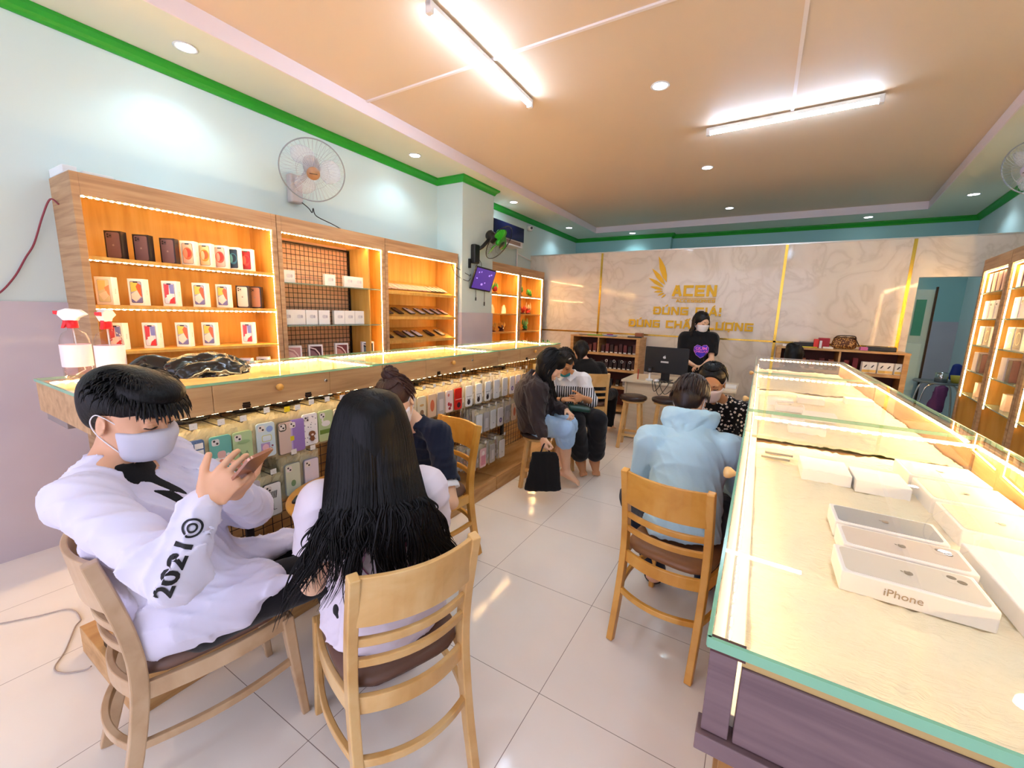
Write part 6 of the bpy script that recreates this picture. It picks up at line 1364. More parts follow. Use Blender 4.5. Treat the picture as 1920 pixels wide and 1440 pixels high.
def curtain(mb, P_, c, fb, lat, n, seed, L_, wid=0.11, back=0.10, amin=-2.0, amax=2.0, wave=0.008, spread=0.03, down=(0, 0, -1), r=(0.003, 0.007)):
    dn_ = nrm(down)
    def path(i, rnd):
        a = rnd.uniform(amin, amax); dv = -fb*math.cos(a)+lat*math.sin(a); L = rnd.uniform(*L_); ph = rnd.uniform(0, 6.28); am = rnd.uniform(0.2, 1)*wave
        p0 = c+A3(0, 0, 0.124)+dv*0.015; p1 = c+A3(0, 0, 0.095)+dv*0.068; p2 = c+A3(0, 0, 0.015)+dv*0.098; p3 = c+A3(0, 0, -0.07)+dv*0.1; pts = [p0, p1, p2, p3]
        for k in range(1, 6):
            t = k/5; pts.append(p3+dn_*L*t+lat*(math.sin(a)*spread*t+am*math.sin(ph+6*t))-fb*(back-0.1)*t)
        return crv(pts, 3)
    strands(mb, n, None, path, r, seed)
def mkJ(**k): return {a: np.array(b, float) for a, b in k.items()}

def bun_woman():
    loc = (-1.60, 1.72, 0.0); o = person('person with a brown hair bun and white face mask in a navy long sleeved top', loc)
    J = mkJ(head=(-1.530, 1.450, 1.045), neck=(-1.535, 1.555, 0.925), chest=(-1.56, 1.66, 0.79), waist=(-1.59, 1.72, 0.65), pelvis=(-1.60, 1.74, 0.545), shL=(-1.375, 1.585, 0.865), shR=(-1.705, 1.53, 0.87), elL=(-1.205, 1.49, 0.575), wrL=(-1.38, 1.30, 0.655), elR=(-1.76, 1.36, 0.67), wrR=(-1.58, 1.24, 0.675),
            hipL=(-1.52, 1.70, 0.53), hipR=(-1.68, 1.68, 0.53), knL=(-1.40, 1.36, 0.50), knR=(-1.66, 1.32, 0.50), anL=(-1.40, 1.40, 0.10), anR=(-1.66, 1.38, 0.10), toL=(-1.38, 1.29, 0.04), toR=(-1.66, 1.27, 0.04))
    f = nrm((0.40, -0.76, -0.50)); u = (0.05, -0.50, 0.86); SK = skin('skin_light', '#ecbf9f')
    b, P_, l = body(J, f, u, h=0.0055, female=True, skinm=SK, parent=o, origin=loc, hands=(dict(w_=J['wrL'], d=nrm((-0.8, -0.5, 0.0)), n=(0, 0, -1), thumb=-1, curl=0.35), dict(w_=J['wrR'], d=nrm((0.6, -0.6, 0)), n=(0, 0, -1), thumb=1, curl=0.4)))
    face_bits(P_, l, o, loc); mask_obj(P_, l, o, loc, '#f2e8ea')
    make_top(J, cloth('navy_cloth', '#12182c'), o, loc, 0.022, 0.40, (0.062, 0.054), None, 0.006, (0.005, 44, 5), 0.022, 'navy_top')
    F = Field(0.006, 0.01); e, w_ = J['elL'], J['wrL']; s_ = J['shL']; F.cone(s_+(e-s_)*0.79, s_+(e-s_)*0.84, 0.056, 0.058); d_ = nrm(e-s_); q_ = s_+(e-s_)*0.84; F.cone(q_+d_*0.05, q_+d_*0.2, 0.08, 0.08, k=0.003, sub=True); field_obj('white_cuff', F, cmat('#eceaf0', 0.7), o, loc)
    make_pants(J, cloth('black_trousers', '#151318'), o, loc)
    F = hair_cap(P_, l, [lambda F, P, A: F.ell(P(0, -0.062, 0.125), (0.036, 0.034, 0.036), A, k=0.012), lambda F, P, A: F.ell(P(0, -0.075, 0.06), (0.05, 0.035, 0.05), A)], big=1.0, face_cut=(0.074, 0.082, 0.098), cut_at=(0, 0.100, -0.016))
    mb = surface_locks(P_, 160, 3, loc)
    for i in range(26): rnd = random.Random(i); a = rnd.uniform(0, 6.28); mb.tube(crv([P_(0.03*math.cos(a), -0.062+0.03*math.sin(a), 0.105), P_(0.04*math.cos(a+0.9), -0.062+0.036*math.sin(a+0.9), 0.13), P_(0.022*math.cos(a+2), -0.062+0.022*math.sin(a+2), 0.158)], 4), 0.006, 5)
    hr = field_obj('hair', F, HBR, o, loc, extra=mb, smooth=1)
    mb = MB(loc); mb.tube(crv([P_(-0.035, -0.028, 0.112), P_(0.0, -0.018, 0.12), P_(0.036, -0.028, 0.112)], 4), 0.009, 8, rr=0.6); mb.build('hair_clip', cmat('#e9dfe2', 0.3), o)
bun_woman()

def hoodie_guy():
    loc = (-0.225, 1.985, 0.0); o = person('person in a light blue hooded sweatshirt seated with back to the camera', loc)
    J = mkJ(head=(-0.290, 2.385, 1.065), neck=(-0.262, 2.275, 0.955), chest=(-0.240, 2.15, 0.80), waist=(-0.23, 2.05, 0.655), pelvis=(-0.225, 2.00, 0.545), shL=(-0.425, 2.145, 0.865), shR=(-0.070, 2.215, 0.865), elL=(-0.475, 2.235, 0.61), wrL=(-0.36, 2.46, 0.60), elR=(0.01, 2.36, 0.62), wrR=(-0.14, 2.56, 0.62),
            hipL=(-0.31, 2.03, 0.53), hipR=(-0.14, 2.06, 0.53), knL=(-0.515, 2.24, 0.49), knR=(-0.04, 2.44, 0.50), anL=(-0.37, 2.27, 0.10), anR=(-0.12, 2.36, 0.10), toL=(-0.40, 2.44, 0.04), toR=(-0.10, 2.48, 0.04))
    f = nrm((0.16, 0.80, -0.58)); u = nrm((0.06, 0.55, 0.85)); SK = skin('skin_warm', '#e0ac8c')
    b, P_, l = body(J, f, u, h=0.006, skinm=SK, parent=o, origin=loc, hands=(dict(w_=J['wrL'], d=nrm((0.5, 0.8, 0)), n=(0, 0, -1), thumb=1, curl=0.5), dict(w_=J['wrR'], d=nrm((-0.5, 0.8, 0)), n=(0, 0, -1), thumb=-1, curl=0.5)))
    mask_obj(P_, l, o, loc, '#f0e6e4')
    HC = cloth('light_blue_fleece', '#b4d6e6')
    hd_ = make_top(J, HC, o, loc, 0.040, 0.93, (0.066, 0.048), 0.50, 0.006, (0.0065, 30, 19), 0.0, 'hoodie', ratio=1.28)
    F = Field(0.006, 0.02); nk = J['neck']; lat = nrm(J['shR']-J['shL']); bk = A3(-0.10, -0.75, 0.35); bk = nrm(bk)
    for i in range(11):
        a = math.radians(-115+230*i/10); p = nk+lat*math.sin(a)*0.105+bk*math.cos(a)*0.085+A3(0, 0, 0.045-0.025*math.cos(a)); 
        if i: F.cone(pp, p, 0.030+0.010*math.cos(a), 0.030+0.010*math.cos(a), k=0.015)
        pp = p
    
    for q in (-1, 1):
        F.cone(nk+bk*0.05+lat*0.095*q+A3(0, 0, 0.0), nk+bk*0.135+A3(0, 0, -0.150), 0.040, 0.030, k=0.02); F.cone(nk+bk*0.085+lat*0.055*q+A3(0, 0, 0.015), nk+bk*0.150+A3(0, 0, -0.10), 0.030, 0.026, k=0.012)
    F.ell(nk+bk*0.02+A3(0, 0, 0.05), (0.062, 0.055, 0.06), k=0.02, sub=True)
    field_obj('hood', F, HC, hd_, loc, folds(0.0025, 50, 4), smooth=1)
    make_pants(J, cloth('navy_denim', '#161c2c'), o, loc, 0.016)
    for S in 'LR':
        F = Field(0.007, 0.02); an, toe = J['an'+S], J['to'+S]; sd = nrm(np.cross(toe-an, (0, 0, 1))); F.cone(an, an-A3(0, 0, 0.04), 0.046, 0.042); F.cone(an-A3(0, 0, 0.05), toe, 0.045, 0.036, sd, 1.15); F.half((0, 0, 0.002), (0, 0, -1), an-0.3, an+0.3, 0.001); field_obj('shoe', F, cmat('#121114', 0.6), o, loc)
    F = hair_cap(P_, l, [], big=1.0); F.cone(P_(0, -0.085, -0.02), P_(0, -0.068, -0.075), 0.038, 0.028)
    for q in (-1, 1): F.ell(P_(q*0.088, 0.01, -0.02), (0.028, 0.040, 0.042), k=0.006, sub=True)
    field_obj('hair', F, hair_mat('dark_red_brown_hair', '#241210', 0.36, 0.5), o, loc, extra=surface_locks(P_, 600, 12, loc, (0.05, 0.10)), smooth=1)
hoodie_guy()

def floral_woman():
    loc = (-0.20, 3.18, 0.0); o = person('person in a black dress with small white flowers, head bowed, wearing a mask', loc)
    J = mkJ(head=(-0.245, 2.98, 1.085), neck=(-0.205, 3.095, 0.955), chest=(-0.19, 3.18, 0.80), waist=(-0.19, 3.24, 0.66), pelvis=(-0.20, 3.27, 0.545), shL=(-0.035, 3.125, 0.88), shR=(-0.37, 3.06, 0.88), elL=(0.02, 2.99, 0.64), wrL=(-0.12, 2.78, 0.66), elR=(-0.42, 2.92, 0.65), wrR=(-0.28, 2.76, 0.66),
            hipL=(-0.12, 3.22, 0.53), hipR=(-0.28, 3.20, 0.53), knL=(-0.10, 2.84, 0.50), knR=(-0.32, 2.84, 0.50), anL=(-0.10, 2.90, 0.10), anR=(-0.32, 2.90, 0.10), toL=(-0.10, 2.80, 0.035), toR=(-0.32, 2.80, 0.035))
    f = nrm((0.02, -0.90, -0.38)); u = nrm((0.0, -0.36, 0.93)); SK = skin('skin_tan', '#cf9468')
    b, P_, l = body(J, f, u, h=0.006, female=True, skinm=SK, parent=o, origin=loc, hands=(dict(w_=J['wrL'], d=nrm((-0.7, -0.5, 0)), n=(0, 0, -1), thumb=-1, curl=0.5), dict(w_=J['wrR'], d=nrm((0.7, -0.5, 0)), n=(0, 0, -1), thumb=1, curl=0.5)))
    face_bits(P_, l, o, loc); mask_obj(P_, l, o, loc, '#f0d8d0')
    m = cloth('floral_black_cloth', '#141112'); nt = m.node_tree; L = nt.links; tc = nt.nodes.new('ShaderNodeTexCoord'); vo = nt.nodes.new('ShaderNodeTexVoronoi'); vo.inputs['Scale'].default_value = 42; vo.inputs['Randomness'].default_value = 0.75
    L.new(tc.outputs['Object'], vo.inputs['Vector']); rp = ramp(nt, [(0.0, '#e8c8a0'), (0.17, '#f6efe4'), (0.34, '#141112')], 'CONSTANT'); L.new(vo.outputs['Distance'], rp.inputs[0]); L.new(rp.outputs[0], nt.nodes['Principled BSDF'].inputs['Base Color'])
    make_top(J, m, o, loc, 0.030, 0.93, (0.066, 0.045), None, 0.007, (0.006, 40, 15), 0.01, 'dress'); make_pants(J, m, o, loc, 0.03, 0.85, name='dress_skirt')
    F = hair_cap(P_, l, [lambda F, P, A: F.ell(P(0, -0.075, 0.0), (0.060, 0.045, 0.06), A)], big=1.0, face_cut=(0.075, 0.082, 0.100), cut_at=(0, 0.100, -0.014)); field_obj('hair', F, HB, o, loc, extra=surface_locks(P_, 200, 22, loc, (0.03, 0.05)), smooth=1)
    mb = MB(loc); p = [P_(-0.080, -0.005+0.01*i, 0.03) for i in range(4)]; mb.tube(p, 0.006, 6); mb.build('hair_clip', cmat('#c8beb8', 0.3), o)
floral_woman()
make_stool('stool under the person in the flowered dress', (-0.20, 3.27, 0), 0.2, h=0.47)
o = thing('bench', 'black padded bench with a green side, beside the flowered dress', 'bench', (-0.16, 4.02, 0)); MB().box((-0.17, -0.2, 0.55), (0.17, 0.2, 0.78)).build('seat_pad', mat('black_vinyl', '#2b2826', 0.4), o, 0.02); MB().box((-0.16, -0.19, 0.02), (0.16, 0.19, 0.55)).build('base', cmat('#1d5a34', 0.5), o, 0.01)

def hooded_woman():
    loc = (-1.575, 3.12, 0.0); o = person('person in a dark brown hooded top and rolled up jeans on a stool', loc)
    J = mkJ(head=(-1.390, 2.945, 1.095), neck=(-1.485, 2.925, 0.995), chest=(-1.565, 2.965, 0.84), waist=(-1.59, 3.03, 0.70), pelvis=(-1.58, 3.09, 0.60), shR=(-1.43, 2.775, 0.915), shL=(-1.62, 3.07, 0.93), elR=(-1.385, 2.72, 0.71), wrR=(-1.30, 2.67, 0.60), elL=(-1.45, 3.15, 0.72), wrL=(-1.30, 3.08, 0.72),
            hipR=(-1.52, 3.03, 0.575), hipL=(-1.60, 3.15, 0.575), knR=(-1.265, 2.99, 0.585), knL=(-1.33, 3.22, 0.56), anR=(-1.34, 3.24, 0.15), anL=(-1.43, 3.18, 0.13), toR=(-1.235, 3.26, 0.05), toL=(-1.385, 3.14, 0.035))
    f = nrm((0.72, 0.30, -0.60)); u = nrm((0.55, 0.30, 0.78)); SK = skin('skin_light', '#ecbf9f')
    b, P_, l = body(J, f, u, h=0.0065, female=True, skinm=SK, parent=o, origin=loc, hands=(dict(w_=J['wrR'], d=nrm((0.18, -0.05, -0.95)), n=(0.3, 0.8, 0), thumb=1, curl=0.9), dict(w_=J['wrL'], d=nrm((0.7, -0.4, -0.2)), n=(0.2, -0.5, -0.8), thumb=-1, curl=0.9)))
    DC = cloth('dark_taupe_cloth', '#352b2c'); tp = make_top(J, DC, o, loc, 0.045, 0.93, (0.062, 0.042), 0.515, 0.0065, (0.007, 40, 31), 0.02, 'hooded_top', skirt=0.02)
    F = Field(0.0065, 0.02); nk = J['neck']; ch = J['chest']; bk = nrm(A3(-0.80, -0.45, 0.15)); lat = nrm(J['shR']-J['shL']); pp = None
    for i in range(13):
        a = math.radians(-120+240*i/12); p = nk+lat*math.sin(a)*0.125+bk*math.cos(a)*0.115+A3(0, 0, -0.055-0.075*math.cos(a))
        if pp is not None: F.cone(pp, p, 0.024, 0.024, k=0.012); F.cone(pp-A3(0, 0, 0.03)-bk*0.01, p-A3(0, 0, 0.03)-bk*0.01, 0.026, 0.026, k=0.006)
        pp = p
    field_obj('hood', F, DC, tp, loc, folds(0.005, 60, 4), smooth=1)
    DM = cloth('light_denim', '#a8c8ee'); make_pants(J, DM, o, loc, 0.022, {'R': 0.60, 'L': 0.58}, fold=(0.007, 46, 8), seat=0.095)
    for S in 'RL':
        kn, an = J['kn'+S], J['an'+S]; F = Field(0.0065, 0.015); a = kn+(an-kn)*0.12; b2 = kn+(an-kn)*(0.24 if S == 'R' else 0.20); F.cone(a, b2, 0.082, 0.080); field_obj('rolled_cuff', F, DM, o, loc, folds(0.004, 60, 7))
    fb = nrm(A3(0.85, 0.3, 0)); F = hair_cap(P_, l, [lambda F, P, A: F.cone(P(0, -0.05, 0), P(0, 0.0, -0.13), 0.078, 0.05, A[0], 1.2)], big=1.04, face_cut=(0.055, 0.06, 0.08), cut_at=(0, 0.105, -0.03))
    mb = surface_locks(P_, 160, 41, loc, (0.06, 0.12))
    for q in range(220):
        rnd = random.Random(q+500); a = rnd.uniform(-2.1, 2.1); s_, c_ = math.sin(a), -math.cos(a); p1 = P_(0.086*s_, -0.01+0.100*c_, 0.03); p2 = P_(0.094*s_, 0.0+0.105*c_, -0.06); L_ = rnd.uniform(0.10, 0.22); e = p2+A3(0.25, 0.10, -0.95)*L_; mb.tube(crv([P_(0.04*s_, 0.04*c_, 0.115), p1, p2, (p2+e)/2, e], 3), [0.006]*9+[0.004]*3+[0.001], 5, rr=0.5)
    field_obj('hair', F, HB, o, loc, extra=mb, smooth=1)
    t = thing('tote_bag', 'black cloth bag hanging from the hand of the person in the dark hooded top', 'bag', (-1.275, 2.655, 0.33)); F = Field(0.006, 0.012); c = A3(-1.275, 2.655, 0.33); ax = nrm(A3(0.75, 0.45, 0.02)); nn = nrm(A3(-0.45, 0.75, 0))
    for dx in (-0.055, 0.0, 0.055): F.cone(c+ax*dx+A3(0, 0, 0.15), c+ax*dx*1.35+A3(0, 0, -0.13), 0.012, 0.020, ax, 3.4)
    field_obj('bag_body', F, cloth('black_cloth', '#131215'), t, tuple(c), folds(0.0015, 40, 3)); mb = MB(c); mb.tube(crv([c+ax*-0.03+A3(0, 0, 0.15), c+A3(0, 0, 0.225), c+ax*0.04+A3(0, 0, 0.15)], 5), 0.006, 6); mb.build('handle', cloth('black_cloth', '#131215'), t)
hooded_woman()

def striped_woman():
    loc = (-1.55, 3.70, 0.0); o = person('person in a white blouse with black stripes and lowered teal mask, holding a purse', loc)
    J = mkJ(head=(-1.505, 3.47, 1.065), neck=(-1.520, 3.56, 0.965), chest=(-1.535, 3.62, 0.82), waist=(-1.545, 3.66, 0.69), pelvis=(-1.55, 3.69, 0.60), shL=(-1.375, 3.62, 0.90), shR=(-1.67, 3.50, 0.90), elL=(-1.27, 3.60, 0.71), wrL=(-1.295, 3.40, 0.775), elR=(-1.58, 3.36, 0.71), wrR=(-1.42, 3.30, 0.755),
            hipL=(-1.47, 3.66, 0.575), hipR=(-1.60, 3.60, 0.575), knL=(-1.175, 3.52, 0.565), knR=(-1.32, 3.34, 0.575), anL=(-1.235, 3.68, 0.13), anR=(-1.345, 3.60, 0.13), toL=(-1.185, 3.60, 0.035), toR=(-1.28, 3.52, 0.035))
    f = nrm((0.25, -0.72, -0.65)); u = nrm((0.15, -0.62, 0.77)); SK = skin('skin_tan', '#cf9468')
    b, P_, l = body(J, f, u, h=0.0065, female=True, skinm=SK, parent=o, origin=loc, hands=(dict(w_=J['wrL'], d=nrm((-0.35, -0.9, 0.0)), n=(-0.8, 0.2, -0.2), thumb=-1, curl=0.8), dict(w_=J['wrR'], d=nrm((0.85, 0.35, 0.1)), n=(0.1, 0.3, -0.9), thumb=1, curl=0.7)))
    face_bits(P_, l, o, loc)
    m = cloth('striped_blouse', '#f2f0f2'); nt = m.node_tree; L = nt.links; tc = nt.nodes.new('ShaderNodeTexCoord'); wv = nt.nodes.new('ShaderNodeTexWave'); wv.bands_direction = 'X'; wv.inputs['Scale'].default_value = 15; wv.inputs['Distortion'].default_value = 0.6
    mp = nt.nodes.new('ShaderNodeMapping'); mp.inputs['Rotation'].default_value = (0, 0, -0.35); L.new(tc.outputs['Object'], mp.inputs[0]); L.new(mp.outputs[0], wv.inputs[0])
    sp = nt.nodes.new('ShaderNodeSeparateXYZ'); L.new(tc.outputs['Object'], sp.inputs[0]); lt_ = nt.nodes.new('ShaderNodeMath'); lt_.operation = 'LESS_THAN'; lt_.inputs[1].default_value = 0.84; L.new(sp.outputs[2], lt_.inputs[0])
    gt = nt.nodes.new('ShaderNodeMath'); gt.operation = 'GREATER_THAN'; gt.inputs[1].default_value = 0.52; L.new(wv.outputs['Fac'], gt.inputs[0]); mu = nt.nodes.new('ShaderNodeMath'); mu.operation = 'MULTIPLY'; L.new(lt_.outputs[0], mu.inputs[0]); L.new(gt.outputs[0], mu.inputs[1])
    rp = ramp(nt, [(0.0, '#f2f0f2'), (0.5, '#1c181a')], 'CONSTANT'); L.new(mu.outputs[0], rp.inputs[0]); L.new(rp.outputs[0], nt.nodes['Principled BSDF'].inputs['Base Color'])
    tp = make_top(J, m, o, loc, 0.025, 0.55, (0.055, 0.05), 0.60, 0.0065, (0.005, 44, 51), 0.02, 'blouse')
    mb = MB(loc); nk = J['neck']; fb = nrm(A3(0.3, -0.95, 0))
    for q in (-1, 1): lt2 = np.cross((0, 0, 1), fb)*q; mb._add([nk+lt2*0.04-A3(0, 0, 0.01)+fb*0.05, nk+lt2*0.095+fb*0.065-A3(0, 0, 0.03), nk+lt2*0.05+fb*0.095-A3(0, 0, 0.075), nk+lt2*0.012+fb*0.08-A3(0, 0, 0.045)], [(0, 1, 2, 3)], False)
    mb.build('collar', cmat('#f6f4f6', 0.7), tp)
    F = Field(0.0045, 0.01); A = [l, f, nrm(np.cross(l, f)*-1)]; F.ell(P_(0, 0.062, -0.092), (0.052, 0.030, 0.026), [l, f, nrm(P_(0, 0, 1)-P_(0, 0, 0))]); field_obj('lowered_mask', F, cmat('#2f8f9c', 0.7), o, loc)
    make_pants(J, cloth('black_trousers', '#151318'), o, loc, 0.030, 0.90, flare=0.018, seat=0.095, fold=(0.0025, 26, 12))
    F = hair_cap(P_, l, [lambda F, P, A: F.ell(P(0, -0.07, -0.05), (0.06, 0.045, 0.07), A)], big=1.02); field_obj('hair', F, HDK, o, loc, extra=surface_locks(P_, 160, 55, loc, (0.04, 0.08)), smooth=1)
    mb = MB(loc); mb.tube([P_(0.05, 0.055, 0.098), P_(0.066, 0.035, 0.09)], 0.008, 6, rr=0.5); mb.build('hair_clip', cmat('#dcd8d8', 0.3), o)
    mb = MB(loc); c_ = (J['wrR']*0.92+J['elR']*0.08); d = nrm(J['wrR']-J['elR']); mb.cyl(c_-d*0.006, c_+d*0.006, 0.031, seg=16); mb.build('bracelet', cmat('#1a1412', 0.4), o)
    t = thing('purse', 'dark green purse lying on the lap of the person in the striped blouse', 'purse', (-1.30, 3.345, 0.69)); F = Field(0.006, 0.012); c = A3(-1.30, 3.345, 0.69); ax = nrm(A3(0.75, 0.55, -0.15)); F.cone(c-ax*0.07, c+ax*0.09, 0.028, 0.022, nrm(A3(-0.5, 0.8, 0.3)), 1.9); field_obj('purse_body', F, cmat('#10352c', 0.35), t, tuple(c))
striped_woman()

def shelf_woman():
    loc = (-1.70, 4.77, 0.0); o = person('person in a black top with brown hair, back turned, facing the low shelf', loc)
    J = mkJ(head=(-1.815, 4.80, 1.045), neck=(-1.755, 4.775, 0.945), chest=(-1.69, 4.75, 0.80), waist=(-1.65, 4.73, 0.655), pelvis=(-1.62, 4.72, 0.545), shL=(-1.895, 4.66, 0.865), shR=(-1.58, 4.86, 0.85), elL=(-1.96, 4.80, 0.64), wrL=(-1.85, 5.02, 0.65), elR=(-1.52, 4.98, 0.63), wrR=(-1.64, 5.14, 0.64),
            hipL=(-1.68, 4.74, 0.53), hipR=(-1.54, 4.76, 0.53), knL=(-1.74, 5.12, 0.50), knR=(-1.48, 5.14, 0.50), anL=(-1.74, 5.08, 0.10), anR=(-1.48, 5.10, 0.10), toL=(-1.74, 5.19, 0.04), toR=(-1.46, 5.21, 0.04))
    for k_ in J: J[k_] = J[k_]+A3(-0.08, 0.05, 0.0)
    f = nrm((-0.45, 0.75, -0.45)); u = nrm((-0.25, 0.4, 0.88)); SK = skin('skin_light', '#ecbf9f')
    b, P_, l = body(J, f, u, h=0.008, female=True, skinm=SK, parent=o, origin=loc, hands=(dict(w_=J['wrL'], d=nrm((0.4, 0.8, 0)), n=(0, 0, -1), thumb=1, curl=0.5), dict(w_=J['wrR'], d=nrm((-0.4, 0.8, 0)), n=(0, 0, -1), thumb=-1, curl=0.5)))
    make_top(J, cloth('black_cloth', '#131215'), o, loc, 0.035, 0.9, (0.06, 0.045), 0.50, 0.008, (0.005, 42, 61), 0.030, 'black_top', skirt=0.02); make_pants(J, cloth('black_trousers', '#151318'), o, loc)
    F = hair_cap(P_, l, [lambda F, P, A: F.cone(P(0, -0.06, -0.02), P(0.02, -0.04, -0.12), 0.055, 0.03)], big=1.03); field_obj('hair', F, HDK, o, loc, extra=surface_locks(P_, 160, 65, loc, (0.04, 0.09)), smooth=1)
shelf_woman()

def cashier():
    loc = (-0.66, 5.74, 0.0); o = person('person standing behind the cash desk in a black tee with a purple and pink print', loc)
    J = mkJ(head=(-0.660, 5.72, 1.445), neck=(-0.675, 5.73, 1.315), chest=(-0.675, 5.735, 1.14), waist=(-0.67, 5.74, 0.97), pelvis=(-0.67, 5.745, 0.86), shR=(-0.825, 5.715, 1.235), shL=(-0.525, 5.745, 1.245), elR=(-0.845, 5.66, 0.985), wrR=(-0.675, 5.49, 0.925), elL=(-0.495, 5.65, 1.0), wrL=(-0.565, 5.47, 0.925),
            hipR=(-0.76, 5.745, 0.84), hipL=(-0.58, 5.745, 0.84), knR=(-0.76, 5.73, 0.46), knL=(-0.58, 5.73, 0.46), anR=(-0.76, 5.76, 0.09), anL=(-0.58, 5.76, 0.09), toR=(-0.77, 5.64, 0.04), toL=(-0.57, 5.64, 0.04))
    f = nrm((0.66, -0.68, -0.28)); u = nrm((0.15, -0.15, 0.97)); SK = skin('skin_light', '#ecbf9f')
    b, P_, l = body(J, f, u, h=0.0075, female=True, skinm=SK, parent=o, origin=loc, hands=(dict(w_=J['wrR'], d=nrm((0.8, -0.3, -0.1)), n=(0, -0.2, -1), thumb=1, curl=0.6), dict(w_=J['wrL'], d=nrm((-0.7, -0.3, -0.1)), n=(0, -0.2, -1), thumb=-1, curl=0.6)))
    face_bits(P_, l, o, loc); mask_obj(P_, l, o, loc, '#f6f2f4', style='far')
    tp = make_top(J, cloth('black_cloth', '#131215'), o, loc, 0.045, 0.44, (0.066, 0.070), 0.80, 0.0075, (0.004, 40, 71), 0.012, 'black_tee', skirt=0.01)
    c = J['chest']+A3(0.055, -0.1, -0.045); heart = [(0.0, -0.085), (-0.05, -0.05), (-0.078, 0.0), (-0.076, 0.045), (-0.045, 0.07), (-0.01, 0.06), (0.0, 0.05), (0.02, 0.068), (0.055, 0.07), (0.078, 0.04), (0.078, 0.0), (0.055, -0.05)]
    sh = [([(x*1.08, y*1.08) for x, y in heart], '#c07ad0'), (heart, '#3a2ac8'), (txt('GUM', 0.052, 0.0, 0.030, 1.15, 0, 0.0016), '#f07ad8'), (txt('CHILLAX', 0.036, 0.0, -0.008, 1.05, 0, 0.0012), '#f07ad8')]
    decal('tee_print', sh, c, (0.99, 0.10, 0), (0, 0, 1), tp, tp, 0.002, loc)
    make_pants(J, cloth('black_trousers', '#151318'), o, loc)
    fb = nrm(A3(0.6, -0.75, 0)); lt2 = np.cross((0, 0, 1), fb); F = hair_cap(P_, l, [lambda F, P, A: F.cone(P(0, -0.04, 0), P(0, -0.05, -0.14), 0.080, 0.06, A[0], 1.15), lambda F, P, A: F.cone(P(0, -0.05, -0.14), P(0, -0.06, -0.22), 0.055, 0.02, A[0], 1.8)], big=1.03, face_cut=(0.066, 0.075, 0.088))
    mb = surface_locks(P_, 120, 75, loc, (0.06, 0.12)); curtain(mb, P_, J['head'], fb, -lt2, 150, 76, (0.08, 0.16), amin=-1.8, amax=1.8)
    field_obj('hair', F, HDK, o, loc, extra=mb, smooth=1)
cashier()

def back_person():
    loc = (0.335, 5.52, 0.0); o = person('person whose black hair shows above the far end of the right counter', loc)
    J = mkJ(head=(0.335, 5.54, 1.11), neck=(0.34, 5.50, 0.98), chest=(0.34, 5.49, 0.82), waist=(0.34, 5.48, 0.66), pelvis=(0.34, 5.48, 0.54), shL=(0.18, 5.49, 0.90), shR=(0.50, 5.51, 0.90), elL=(0.14, 5.60, 0.66), wrL=(0.24, 5.78, 0.66), elR=(0.54, 5.62, 0.66), wrR=(0.44, 5.80, 0.66),
            hipL=(0.26, 5.50, 0.52), hipR=(0.42, 5.50, 0.52), knL=(0.25, 5.90, 0.50), knR=(0.43, 5.90, 0.50), anL=(0.25, 5.86, 0.10), anR=(0.43, 5.86, 0.10), toL=(0.25, 5.98, 0.04), toR=(0.43, 5.98, 0.04))
    b, P_, l = body(J, nrm((0.1, 0.95, -0.3)), (0, 0.3, 1), h=0.009, female=True, skinm=skin('skin_light', '#ecbf9f'), parent=o, origin=loc)
    make_top(J, cloth('black_cloth', '#131215'), o, loc, 0.03, 0.9, h=0.009, name='black_top'); make_pants(J, cloth('black_trousers', '#151318'), o, loc)
    F = hair_cap(P_, l, [lambda F, P, A: F.ell(P(0.03, -0.05, 0.10), (0.05, 0.05, 0.04), A), lambda F, P, A: F.cone(P(0, -0.05, 0), P(0, -0.05, -0.10), 0.085, 0.07)], big=1.08); field_obj('hair', F, HB, o, loc, extra=surface_locks(P_, 100, 85, loc), smooth=1)
back_person()
make_stool('stool hidden behind the far end of the right counter', (0.34, 5.48, 0), 0.1, h=0.46)
# ------------------------------------------------------------------ sign on the partition
YS = YP-0.014
sg = thing('wall_sign', 'golden wing emblem and shop lettering on the marble partition', 'sign', (-0.95, YP, 1.6))
O = (-0.95, YP, 1.6)
GL = {'A': [[(0, 0), (.40, 1), (.60, 1), (1, 0)], [(.2, .3), (.8, .3)]], 'C': [[(1, 1), (0, 1), (0, 0), (1, 0)]], 'E': [[(1, 1), (0, 1), (0, 0), (1, 0)], [(0, .5), (.9, .5)]], 'N': [[(0, 0), (0, 1), (.12, 1), (.88, 0), (1, 0), (1, 1)]],
 'D': [[(0, 0), (0, 1), (.82, 1), (1, .8), (1, .2), (.82, 0), (0, 0)]], 'U': [[(0, 1), (0, 0), (1, 0), (1, 1)]], 'G': [[(1, 1), (0, 1), (0, 0), (1, 0), (1, .48), (.5, .48)]], 'I': [[(.5, 0), (.5, 1)]], 'H': [[(0, 0), (0, 1)], [(1, 0), (1, 1)], [(0, .5), (1, .5)]],
 'T': [[(0, 1), (1, 1)], [(.5, 1), (.5, 0)]], 'L': [[(0, 1), (0, 0), (1, 0)]], 'O': [[(0, 0), (0, 1), (1, 1), (1, 0), (0, 0)]], 'S': [[(1, 1), (0, 1), (0, .5), (1, .5), (1, 0), (0, 0)]], 'R': [[(0, 0), (0, 1), (1, 1), (1, .5), (0, .5)], [(.55, .5), (1, 0)]], '!': [[(.5, .56), (.5, 1)], [(.5, 0), (.5, .03)]], ' ': []}
